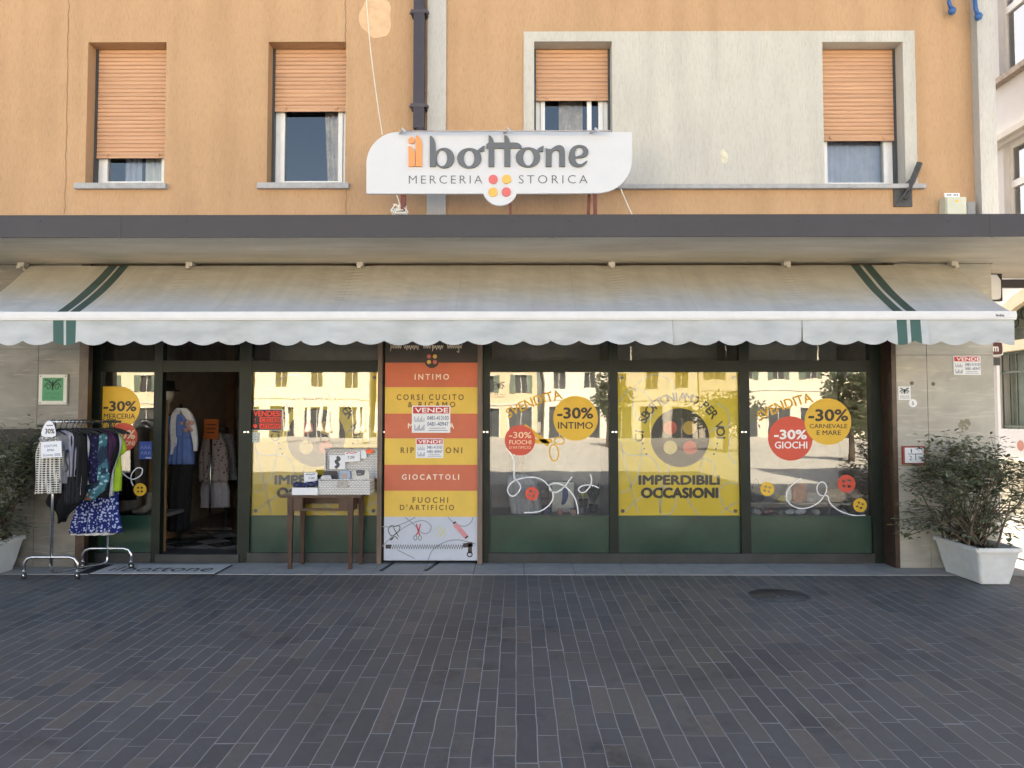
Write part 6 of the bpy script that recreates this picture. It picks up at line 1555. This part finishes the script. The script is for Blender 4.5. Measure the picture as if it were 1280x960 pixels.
for i in range(9):
    mb = MB(); c = Vector((x0 + .03 + (x1 - x0 - .06) * (i % 5) / 4, y0_ + .05 + .09 * (i // 5), z1 + .012 + rnd.uniform(0, .03)))
    mb.ball(c, .035, sx=1.1, sy=1.2, sz=.9, n=10); tag(mb.build('rolled_socks', print_mat('navy_sock_print', (.03, .035, .09), (.20, .22, .33), 60, .3)), 'rolled navy socks in the white carton', 'socks', 'rolled navy socks in the carton')
Yq = y0_ + .16
o = card(380, 396.5, 591, 603.5, Yq, 'white price card standing in the carton of socks', 'price card', 'goods on the table', tilt=-.6)
mb = MB(); ribbon(mb, pxpts([(382, 593.5), (386, 592.6), (389, 593.6), (394, 592.3)], Yq - .001), .010, Yq - .001); px_text(mb, '3,00', 385.5, 393, 596, 599.5, Yq - .001, bold=.02); mb.build('lettering', M('blue_grey_print', (.12, .16, .26), .6), o)

# door mat and manhole
m0, m1, m2, m3 = G(117, 718, 0), G(262, 718, 0), G(290, 705, 0), G(148, 705, 0)
mt = thing('door_mat', ((m0.x + m1.x) / 2, (m0.y + m2.y) / 2, 0), 'grey doormat with the shop name in black before the open door', 'door mat')
ya, yb_ = -.40, .08; xa_, xb_ = PX(127, -.17, 712), PX(278, -.17, 712)
mb = MB(); mb.box(xa_, xb_, ya, yb_, .003, .014); mb.build('mat', M('grey_mat_pile', (.50, .50, .495), .95, .15, 60, .4, 300), mt)
mb = MB(); mb.box(xa_ - .012, xb_ + .012, ya - .01, yb_ + .01, .002, .009); mb.build('border', M('black_rubber', (.018, .018, .02), .6), mt)
def flat_text(mb, s, x0, x1, y0, y1, z, **k):
    t_ = MB(); put_text(t_, s, x0, x1, y0, y1, 0, **k); mb.add([(x, zz, z) for x, _, zz in t_.v], t_.f)
L_ = xb_ - xa_
mb = MB(); flat_text(mb, 'bottone', xa_ + L_ * .20, xa_ + L_ * .93, -.30, -.03, .0152); mb.build('lettering', black_m, mt)
mb = MB(); flat_text(mb, 'il', xa_ + L_ * .09, xa_ + L_ * .16, -.27, -.03, .0152); mb.build('small_lettering', M('dull_red_mat', (.10, .05, .05), .9), mt)
mb = MB(); mb.box(xa_ - .16, xa_ - .02, -.365, .12, .0025, .0075); tag(mb.build('rubber_strip', M('black_rubber', (.018, .018, .02), .6)), 'narrow black rubber strip beside the grey doormat', 'mat')
c = G(974, 750, -.06); mb = MB(); zz = -.02 * (-.37 - c.y) - .006
mb.lathe([(0, .004), (.235, .004), (.235, -.01)], (c.x, c.y, zz + .002), 40); mb.lathe([(.24, .004), (.275, .004), (.275, -.01)], (c.x, c.y, zz + .002), 40); o = tag(mb.build('manhole_cover', M('dark_iron', (.06, .06, .062), .6, .3, 20)), 'round iron manhole cover in the slate paving', 'manhole cover')
mb = MB()
for i in range(3): mb.ball((c.x + .06 * math.cos(i * 2.1), c.y + .06 * math.sin(i * 2.1), zz + .006), .012, sz=.3, n=6)
mb.build('lift_hole', M('worn_iron', (.2, .2, .2), .5), o)
for i, px in enumerate((482, 538)):
    a = P(px + 18, 702, YG - .06); q0 = G(px - 6, 714, 0); q1 = G(px + 10, 703.5, 0); mb = MB(); mb.bar((q0.x, q0.y, .004), (q1.x, q1.y, .004), .035, .006); tag(mb.build('floor_strip', M('black_rubber', (.018, .018, .02), .6)), ('thin black strip on the slabs at the left foot of the striped board', 'thin black strip on the slabs at the right foot of the striped board')[i], 'strip', 'strips before the board')
# ------------------------------------------------------------------ planters and shrubs
def trough(x0, x1, y0, y1, z, h, lab):
    t = thing('planter_trough', ((x0 + x1) / 2, (y0 + y1) / 2, z), lab, 'planter', 'plastic plant troughs')
    m = M('pale_plastic', (.72, .72, .70), .5, .12, 4.0)
    mb = MB()
    def ring(z_, ins, yi=None):
        yi = ins if yi is None else yi; r_ = .03
        pts = []
        for cx, cy, a0 in ((x1 - ins - r_, y1 - yi - r_, 0), (x0 + ins + r_, y1 - yi - r_, 90), (x0 + ins + r_, y0 + yi + r_, 180), (x1 - ins - r_, y0 + yi + r_, 270)):
            for k in range(5): pts.append((cx + r_ * math.cos(R(a0 + k * 22.5)), cy + r_ * math.sin(R(a0 + k * 22.5)), z_))
        return pts
    def shell(rings, flip=False):
        n = len(rings[0]); mb.smooth = False
        vs_ = [p for r in rings for p in r]
        mb.add(vs_, [(i * n + k, i * n + (k + 1) % n, (i + 1) * n + (k + 1) % n, (i + 1) * n + k) for i in range(len(rings) - 1) for k in range(n)])
    shell([ring(z + .004, .085), ring(z + .03, .08), ring(z + h * .35, .058), ring(z + h * .70, .034), ring(z + h - .045, .02), ring(z + h - .04, 0.0), ring(z + h, 0.0), ring(z + h, .028), ring(z + h - .06, .034)])
    mb.add(ring(z + .03, .08), [tuple(range(19, -1, -1))])
    for yy in (y0 + .10, y1 - .16): mb.box(x0 + .09, x1 - .09, yy, yy + .06, z, z + .03)
    mb.build('pot', m, t)
    mb = MB(); mb.add(ring(z + h - .055, .03), [tuple(range(20))]); mb.build('soil', M('potting_soil', (.05, .035, .025), .95, .4, 30, .8, 60), t)
    return t
def shrub(c, stems, rx, ry, h, n_leaf, seed, lab, group='shrubs in the troughs', name='shrub'):
    r_ = random.Random(seed); t = thing(name, c, lab, 'shrub', group)
    wd = MB(); lf = MB(); tips = []
    for sx, sy in stems:
        b = Vector((c[0] + sx, c[1] + sy, c[2] - .03))
        lean = Vector((sx * .9 + r_.uniform(-.1, .1), sy * .7 + r_.uniform(-.1, .1), 1)).normalized()
        def grow(p, d, L, rad, lev):
            pts = [p]; q = p.copy(); dd = d.copy()
            for k in range(4):
                dd = (dd + Vector((r_.uniform(-.22, .22), r_.uniform(-.22, .22), r_.uniform(0, .22)))).normalized(); q = q + dd * L / 4
                pts.append(q.copy())
                if lev >= 1: tips.append((q.copy(), dd.copy(), lev))
            wd.tube(pts, [rad * (1 - .14 * k) for k in range(5)], 6)
            if lev < 3:
                for k in range(r_.choice((3, 4)) if lev == 0 else 3):
                    s0 = pts[r_.choice((2, 3, 4))]
                    a = r_.uniform(0, 6.28); sp_ = r_.uniform(.5, 1.0)
                    nd = (dd + Vector((math.cos(a) * sp_ * rx * 1.5, math.sin(a) * sp_ * ry * 1.5, r_.uniform(-.15, .3)))).normalized()
                    grow(s0.copy(), nd, L * r_.uniform(.55, .8), rad * .55, lev + 1)
        grow(b, lean, h * .42, .014, 0)
    for k in range(n_leaf // 70):          # low side twigs spilling over the rim
        a = r_.uniform(0, 6.28); b = Vector((c[0] + r_.uniform(-.12, .12), c[1] + r_.uniform(-.3, .3), c[2] + .02))
        e_ = Vector((c[0] + rx * r_.uniform(.5, .95) * math.cos(a), c[1] + ry * r_.uniform(.5, .95) * math.sin(a), c[2] + h * r_.uniform(.02, .6)))
        m_ = (b + e_) / 2 + Vector((0, 0, h * .14)); wd.tube([b, m_, e_], [.008, .006, .003], 5)
        for u in (.35, .5, .65, .8, .9, 1.0, 1.0): tips.append((b * (1 - u) ** 2 + m_ * 2 * u * (1 - u) + e_ * u * u, (e_ - b).normalized(), 2))
    keep = [q for q in tips if ((q[0].x - c[0]) / rx) ** 2 + ((q[0].y - c[1]) / ry) ** 2 < 1.25 and c[2] - .05 < q[0].z < c[2] + h]
    i = 0
    while i < n_leaf:
        p, d, lev = r_.choice(keep)
        o = p + Vector((r_.gauss(0, .045), r_.gauss(0, .045), r_.gauss(0, .035)))
        L = r_.uniform(.05, .088); a = r_.uniform(0, 6.28)
        out = (Vector((math.cos(a), math.sin(a), r_.uniform(-.75, .25))) + d * .5).normalized()
        side = out.cross(Vector((0, 0, 1))); side = side.normalized() if side.length > .01 else Vector((1, 0, 0))
        side = (side + Vector((0, 0, r_.uniform(-.5, .5)))).normalized()
        up = side.cross(out).normalized(); w = L * .2
        m1 = o + out * L * .35 + up * L * .06; m2 = o + out * L * .72 + up * L * .03; tp = o + out * L - up * L * .06
        lf.cur = r_.choice((0, 0, 1, 1, 2))
        lf.add([o, m1 - side * w, m1 + up * -.004, m1 + side * w, m2 - side * w * .7, m2 + up * -.004, m2 + side * w * .7, tp], [(0, 1, 2), (0, 2, 3), (1, 4, 5, 2), (2, 5, 6, 3), (4, 7, 5), (5, 7, 6)])
        i += 1
    wd.build('stem', M('shrub_bark', (.13, .10, .07), .85, .3, 20), t)
    lf.build('foliage', [M('leaf_dark', (.10, .125, .068), .35, .25, 3.0, trans=.2), M('leaf_mid', (.165, .185, .11), .38, .25, 3.0, trans=.25), M('leaf_pale', (.26, .275, .18), .4, .2, 3.0, trans=.25)], t)
    return t
PXa, PXb = PX(1226, -.84, 705), PX(1226, -.84, 705) + .42
xl = PX(1220, -.86, 690)
trough(xl, xl + .455, -.88, -.06, -.006, .365, 'pale plastic trough in front of the right stone pier')
shrub((xl + .14, -.44, .345), [(-.12, -.25), (.12, -.30), (-.05, 0), (.10, .15), (-.10, .22), (.18, -.05)], .86, .52, 1.22, 4000, 11, 'leafy green shrub growing in the trough by the right pier')
xr = PX(33, -.05, 665)
trough(xr - .46, xr, -.80, 0.0 - .03, -.006, .36, 'pale plastic trough cut by the left picture edge')
shrub((xr - .16, -.40, .34), [(.10, -.2), (-.1, -.1), (.08, .12), (0, .2)], .44, .42, 1.30, 3600, 17, 'leafy green shrub growing in the trough beside the clothes rack')

# ------------------------------------------------------------------ beyond the right corner
nb = thing('neighbour_house', (8.5, 4, 0), 'pale neighbouring house seen past the right corner of the shop', 'building')
XN = 8.5
def NP(px, py):      # the neighbour's side wall is the plane x = XN
    d = ray(px, py); t = (XN - CAM.x) / d.x; return CAM + d * t
nwall = M('pale_pink_render', (.60, .60, .61), .9, .06, 1.5, .2, 40)
mb = MB()
# window holes on the side wall given along y
wy0, wy1 = 1.4, 4.95
hl = []
def side_holes(mb, y0, y1, z0, z1, holes, xf, xb):
    ys = sorted({y0, y1, *[h[0] for h in holes], *[h[1] for h in holes]}); zs_ = sorted({z0, z1, *[h[2] for h in holes], *[h[3] for h in holes]})
    for ya, yb in zip(ys, ys[1:]):
        for za, zb in zip(zs_, zs_[1:]):
            cy, cz = (ya + yb) / 2, (za + zb) / 2
            if any(h[0] < cy < h[1] and h[2] < cz < h[3] for h in holes): continue
            mb.quad((xf, yb, za), (xf, ya, za), (xf, ya, zb), (xf, yb, zb))
    for a, b, c, d in holes:
        mb.quad((xf, a, c), (xb, a, c), (xb, a, d), (xf, a, d)); mb.quad((xb, b, c), (xf, b, c), (xf, b, d), (xb, b, d)); mb.quad((xf, a, d), (xb, a, d), (xb, b, d), (xf, b, d)); mb.quad((xb, a, c), (xf, a, c), (xf, b, c), (xb, b, c))
zA, zB = NP(1252, 100).z, NP(1252, -30).z
zC, zD = NP(1255, 300).z, NP(1255, 182).z
yw = NP(1251, 150).y
holes = [(yw - 2.4, yw, zA, zB + .4), (yw - 2.4, NP(1254, 200).y, zC - .2, zD), (NP(1255, 480).y - 2.6, NP(1250, 480).y, NP(1260, 536).z, NP(1262, 378).z)]
side_holes(mb, -.0 + .0, 30, -.02, 13.5, holes, XN, XN + .3)
mb.box(XN + .3, 20, -.0, 30, -.02, 13.5)
mb.build('wall', nwall, nb)
mb = MB(); mb.box(XN - .4, 20.4, -.4, 30.4, 13.5, 13.8); mb.build('roof', MATS['clay_roof'], nb)
for i, h in enumerate(holes[:2]):
    a, b, c, d = h; mb = MB(); x0, x1 = XN + .10, XN + .17
    mb.box(x0, x1, a, a + .07, c, d); mb.box(x0, x1, b - .07, b, c, d); mb.box(x0, x1, a + .071, b - .071, c, c + .07); mb.box(x0, x1, a + .071, b - .071, d - .07, d); ht = c + (d - c) * (.62 if i else .55); mb.box(x0 - .005, x1 - .003, a + .071, b - .071, ht - .06, ht + .06); mb.box(x0 - .004, x1 - .004, (a + b) / 2 - .04, (a + b) / 2 + .04, c + .072, d - .072)
    f_ = mb.build('window', white_frame, nb)
    mb = MB(); mb.quad((x0 + .04, b, c), (x0 + .04, a, c), (x0 + .04, a, d), (x0 + .04, b, d)); mb.build('pane', glass('neighbour_glass', ior=3.0, wave=.02), f_)
    mb = MB(); mb.quad((x0 + .18, b, c), (x0 + .18, a, c), (x0 + .18, a, d), (x0 + .18, b, d)); mb.build('blind', M('dim_blind', (.12, .13, .15), .8), f_)
    mb = MB(); mb.box(XN - .14, XN - .002, a - .15, b + .15, c - .10, c - .002); mb.build('sill', M('weathered_sill', (.20, .16, .13), .8, .4, 12) if i == 0 else M('pale_sill', (.5, .48, .44), .8), f_)
mb = MB(); zz = zD + .05; mb.box(XN - .18, XN - .002, -.0, 8, zz, zz + .10); mb.box(XN - .10, XN - .003, 0, 8, zz - .08, zz - .001); mb.build('cornice', M('grey_cornice', (.46, .44, .42), .8, .1), nb)
# arched barred window low on the wall
a, b, c, d = holes[2]; cy = (a + b) / 2; hw = (b - a) / 2; zsp = d - .75
mb = MB()
arc = [(cy + hw * math.cos(t), zsp + .74 * math.sin(t)) for t in [math.pi * i / 24 for i in range(25)]]
fs_v = [(XN - .004, y, z) for y, z in arc] + [(XN - .004, b + .0, d + .0), (XN - .004, a - .0, d + .0)]
for i in range(24):
    y0_, z0_ = arc[i]; y1_, z1_ = arc[i + 1]
    mb.quad((XN + .001, y0_, z0_), (XN + .001, y1_, z1_), (XN + .001, y1_, d), (XN + .001, y0_, d))
mb.build('spandrel', nwall, nb)
mb = MB()
arc2 = [(cy + (hw + .22) * math.cos(t), zsp + .96 * math.sin(t)) for t in [math.pi * i / 24 for i in range(25)]]
for i in range(24):
    p_, q_, r2, s2 = arc[i], arc[i + 1], arc2[i + 1], arc2[i]
    for xa_, xb_ in ((XN - .10, XN - .003),):
        mb.quad((xa_, *p_), (xa_, *q_), (xa_, *r2), (xa_, *s2)); mb.quad((xa_, *s2), (xa_, *r2), (xb_, *r2), (xb_, *s2)); mb.quad((xa_, *q_), (xa_, *p_), (xb_, *p_), (xb_, *q_))
mb.build('arch_trim', M('cream_trim', (.68, .60, .44), .8, .08), nb)
mb = MB(); mb.box(XN - .12, XN - .003, a - .3, b + .3, NP(1262, 440).z, NP(1262, 432).z + .06); mb.build('string_course', M('cream_trim', (.68, .60, .44), .8), nb)
mb = MB(); mb.quad((XN + .22, b, c), (XN + .22, a, c), (XN + .22, a, d), (XN + .22, b, d)); mb.build('gate_panel', M('grey_green_panel', (.30, .37, .32), .5, .15), nb)
mb = MB(); n = 14
for i in range(n + 1):
    y = a + (b - a) * i / n; mb.bar((XN + .05, y, c), (XN + .05, y, zsp - .12), .022)
for z in (c + .04, zsp - .12, zsp - .45): mb.bar((XN + .05, a, z), (XN + .05, b, z), .04)
mb.build('window_bars', M('green_iron', (.055, .085, .065), .5, .2), nb)
mb = MB()
for i in range(1, 12):
    t = math.pi * i / 12; mb.bar((XN + .05, cy + .18 * math.cos(t), zsp + .05 + .14 * math.sin(t)), (XN + .05, cy + hw * .96 * math.cos(t), zsp + .70 * math.sin(t)), .018)
    for s_ in (0,):
        pass
for k in range(12):
    t = math.pi * (k + .5) / 12; q = [(XN + .05, cy + hw * .9 * math.cos(t) + .08 * math.cos(u), zsp + .66 * math.sin(t) + .08 * math.sin(u)) for u in [2 * math.pi * i / 10 for i in range(11)]]; mb.tube(q, .01, 5)
mb.build('fan_ironwork', M('black_iron', (.02, .02, .02), .5), nb)
o_ = NP(1276, 557); mb = MB(); vs_ = [(XN - .006, o_.y + .09 * math.cos(t), o_.z + .09 * math.sin(t)) for t in [2 * math.pi * i / 24 for i in range(24)]]; mb.add(vs_, [tuple(range(23, -1, -1))]); mb.build('wall_disc', M('faded_red_paint', (.42, .18, .14), .7), nb)
mb = MB(); mb.box(XN - .03, XN - .002, -.0, 30, -.02, NP(1262, 575).z); mb.build('plinth', M('cream_plinth', (.66, .60, .46), .85, .08), nb)
# sign post at the corner
so = thing('corner_sign', (PX(1246, .9, 600), .9, 0), 'brown and white street signs on a pale post behind the right pier', 'sign')
Y_ = .9
mb = MB(); mb.box(PX(1240.5, Y_, 560), PX(1250, Y_, 560), Y_ + .02, Y_ + .08, 0, PZ(452, Y_)); mb.build('post', M('pale_post', (.58, .57, .55), .6, .06), so)
mb = MB(); x0, x1, z0, z1 = PX(1222, Y_, 437), PX(1253.5, Y_, 437), PZ(445, Y_), PZ(427, Y_); mb.prism([smooth_poly([(x0, z0), (x1 - .02, z0), (x1, z0 + .02), (x1, z1 - .02), (x1 - .02, z1), (x0, z1)], 1)], Y_ - .01, Y_ + .01); mb.build('border', white_paper, so)
mb = MB(); mb.prism([smooth_poly([(x0, z0 + .012), (x1 - .03, z0 + .012), (x1 - .012, z0 + .03), (x1 - .012, z1 - .03), (x1 - .03, z1 - .012), (x0, z1 - .012)], 1)], Y_ - .012, Y_ - .0102); mb.build('brown_panel', M('brown_sign_paint', (.10, .03, .025), .5), so)
mb = MB(); px_text(mb, 'm', 1241.5, 1248, 433.5, 439.5, Y_ - .0126, bold=.05); mb.build('lettering', white_ink, so)
mb = MB(); mb.box(PX(1230, Y_, 452), PX(1249, Y_, 452), Y_ - .02, Y_ + .018, PZ(457, Y_), PZ(447, Y_)); mb.build('clamp', M('dark_clamp', (.06, .06, .06), .5, .3, 30), so)
Y_ = .62
lb_ = thing('light_box', (PX(1244, Y_, 360), Y_, PZ(376, Y_)), 'white projecting sign with a black edge under the canopy at the corner', 'sign')
mb = MB(); x0, x1, z0, z1 = PX(1232, Y_, 360), PX(1251, Y_, 360), PZ(375, Y_), PZ(344, Y_); mb.box(x0, x1 + .02, Y_ + .004, Y_ + .06, z0 - .015, z1 + .01); mb.build('case', black_m, lb_)
mb = MB(); mb.prism([smooth_poly([(x0, z0), (x1 - .02, z0), (x1, z0 + .03), (x1, z1), (x0, z1)], 1)], Y_ - .004, Y_ + .003); mb.build('face', white_paper, lb_)
mb = MB(); mb.bar((x0 + .05, Y_ + .03, z1 + .01), (x0 + .05, Y_ + .03, ZS), .03); mb.build('hanger', black_m, lb_)
mb = MB(); c = G(1277, 655, .3); 
for i in range(60): 
    a = rnd.uniform(0, 6.28); r0 = rnd.uniform(0, .16); q = Vector((7.0 + r0 * math.cos(a), 1.7 + r0 * math.sin(a), .36 + rnd.uniform(0, .35))); mb.ball(q, .03, sz=.6, n=6)
fl = thing('flower_pot', (7.0, 1.7, 0), 'pot of yellow flowers beyond the right trough', 'plant'); mb.build('flowers', M('yellow_petals', (.70, .48, .03), .6, .3, 20), fl)
mb = MB(); mb.lathe([(0, 0), (.13, 0), (.18, .34), (.20, .34), (.20, .38), (.16, .38), (0, .34)], (7.0, 1.7, -.01), 20); mb.build('pot', M('terracotta', (.34, .15, .08), .8), fl)

# ------------------------------------------------------------------ the far side of the square, seen in the glass
def house(x0, x1, y, h, wallc, name_lab, floors, bays_, seed, arch=False, shut=None):
    r_ = random.Random(seed)
    t = thing('square_house', ((x0 + x1) / 2, y, -.3), name_lab, 'building', 'houses across the square')
    mb = MB(); zb = -.32
    fh = (h - .6) / floors; holes = []
    bw = (x1 - x0) / bays_
    for f in range(floors):
        for k in range(bays_):
            cx = x0 + bw * (k + .5)
            if f == 0: w, z0, z1 = min(1.25, bw * .34), zb + .02, zb + 2.9
            else: w, z0, z1 = .55, zb + .3 + fh * f + .9, zb + .3 + fh * f + 2.5
            holes.append((cx - w, cx + w, z0, z1))
    # faces +Y here: mirror of wall_holes
    tmp = MB(); wall_holes(tmp, x0, x1, zb, h, holes, 0.0, 0.35)
    mb.add([(vx, y - vy, vz) for vx, vy, vz in tmp.v], [f[::-1] for f in tmp.f])
    mb.box(x0, x1, y - 10, y - .36, zb, h - .01)
    mb.build('wall', M('house_render_%d' % seed, wallc, .9, .08, .8, .1, 20), t)
    mb = MB(); mb.box(x0 - .3, x1 + .3, y - 10.4, y + .6, h, h + .25); mb.add([(x0 - .3, y + .6, h + .25), (x1 + .3, y + .6, h + .25), (x1 + .3, y - 5, h + 2), (x0 - .3, y - 5, h + 2), (x1 + .3, y - 10.4, h + .25), (x0 - .3, y - 10.4, h + .25)], [(1, 0, 3, 2), (5, 4, 2, 3)]); mb.build('roof', MATS['clay_roof'], t)
    mb = MB(); mb.box(x0 + .01, x1 - .01, y + .002, y + .12, zb + fh + .05, zb + fh + .25); mb.build('cornice', M('house_trim', (.62, .58, .5), .85), t)
    for i, (a, b, c, d) in enumerate(holes):
        mb = MB(); 
        mb.box(a - .14, a - .002, y + .002, y + .06, c, d + .15); mb.box(b + .002, b + .14, y + .002, y + .06, c, d + .15); mb.box(a - .001, b + .001, y + .002, y + .06, d + .002, d + .15)
        mb.box((a + b) / 2 - .03, (a + b) / 2 + .03, y - .24, y - .2, c, d)
        f_ = mb.build('door' if i < bays_ else 'window', MATS['house_trim'], t)
        mb = MB(); mb.quad((b, y - .25, c), (a, y - .25, c), (a, y - .25, d), (b, y - .25, d)); mb.build('pane', M('far_glass', (.05, .055, .06), .08, .2, .3), f_)
        if shut and i >= bays_:
            mb = MB(); mb.box(a - .52, a - .02, y + .062, y + .10, c, d); mb.box(b + .02, b + .52, y + .062, y + .10, c, d); mb.build('shutter', M('house_shutter', shut, .6), f_)
house(-52, -31, -66, 10.5, (.62, .54, .38), 'cream house with wide ground-floor doors at the far end of the square', 3, 6, 61, shut=(.10, .14, .10))
house(-30.5, -14, -64, 11.5, (.68, .63, .52), 'tall pale house behind the closed parasols across the square', 3, 5, 62)
house(-13.5, 2, -65, 10, (.60, .50, .33), 'ochre house in the middle of the far side of the square', 3, 5, 63, shut=(.16, .10, .06))
house(2.6, 17, -63, 11, (.70, .66, .57), 'whitish house with five bays across the square', 3, 5, 64)
house(17.6, 36, -65, 9.5, (.66, .60, .48), 'long low cream house across the square', 2, 6, 65, shut=(.08, .10, .08))
house(36.5, 56, -62, 11.5, (.58, .47, .33), 'tan house closing the square on the far right', 3, 6, 66)
par_m = M('cream_parasol_cloth', (.74, .71, .62), .85, .06)
def parasol(x, y, lab):
    t = thing('closed_parasol', (x, y, -.3), lab, 'parasol', 'closed parasols across the square')
    mb = MB(); mb.tube([(x, y, -.28), (x, y, 2.75)], .035, 8); mb.build('pole', white_metal, t)
    mb = MB(); mb.lathe([(.02, 2.7), (.12, 2.3), (.17, 1.7), (.15, 1.2), (.24, .8), (.30, .55), (.05, .6)], (x, y, 0), 12); mb.build('canopy', par_m, t)
    mb = MB(); mb.lathe([(0, -.2), (.35, -.2), (.35, -.28), (0, -.29)], (x, y, 0), 16); mb.build('base', M('concrete_base', (.3, .3, .29), .9), t)
for i, (px, yy) in enumerate(((386, -46), (401, -50), (411, -47), (447, -45), (454, -48), (471, -46), (358, -49))):
    vd = (0.6 - yy) - CAM.y; x = (px - 645) / F * vd
    parasol(x, yy, 'closed cream parasol standing on the sunlit square')
def tree(x, y, h, rr, seed, lab, n=1500):
    r_ = random.Random(seed); t = thing('tree', (x, y, -.3), lab, 'tree', 'trees on the square')
    mb = MB(); mb.tube([(x, y, -.3), (x + .05, y, h * .3), (x, y + .05, h * .6)], [.16, .12, .07], 8)
    for k in range(6):
        a = k * 1.05; mb.tube([(x, y, h * .3 + .2 * k), (x + rr * .6 * math.cos(a), y + rr * .6 * math.sin(a), h * .55 + .25 * k)], [.06, .02], 6)
    mb.build('trunk', M('tree_bark', (.12, .09, .07), .9, .3), t)
    lf = MB()
    cl = [(r_.gauss(0, rr * .45), r_.gauss(0, rr * .45), h * .62 + r_.gauss(0, h * .16), r_.uniform(.35, .7) * rr * .6) for _ in range(16)]
    for i in range(n):
        cx, cy, cz, s_ = r_.choice(cl); p = Vector((x + cx + r_.gauss(0, s_ * .6), y + cy + r_.gauss(0, s_ * .6), cz + r_.gauss(0, s_ * .5)))
        u = Vector((r_.gauss(0, 1), r_.gauss(0, 1), r_.gauss(0, .6))).normalized() * .16; v = u.orthogonal().normalized() * .07
        lf.cur = r_.choice((0, 1)); lf.add([p - u, p - v, p + u, p + v], [(0, 1, 2, 3)])
    lf.build('crown', [MATS['leaf_dark'], MATS['leaf_mid']], t)
vx = lambda px, yy: (px - 645) / F * ((0.6 - yy) - CAM.y)
tree(vx(1062, -24), -24, 3.6, 1.5, 71, 'small leafy tree reflected in the GIOCHI window')
tree(vx(905, -34), -34, 3.0, 1.8, 72, 'low tree reflected in the right half of the button poster')
tree(vx(760, -40), -40, 5.0, 1.4, 73, 'slim tree reflected at the edge of the INTIMO window')
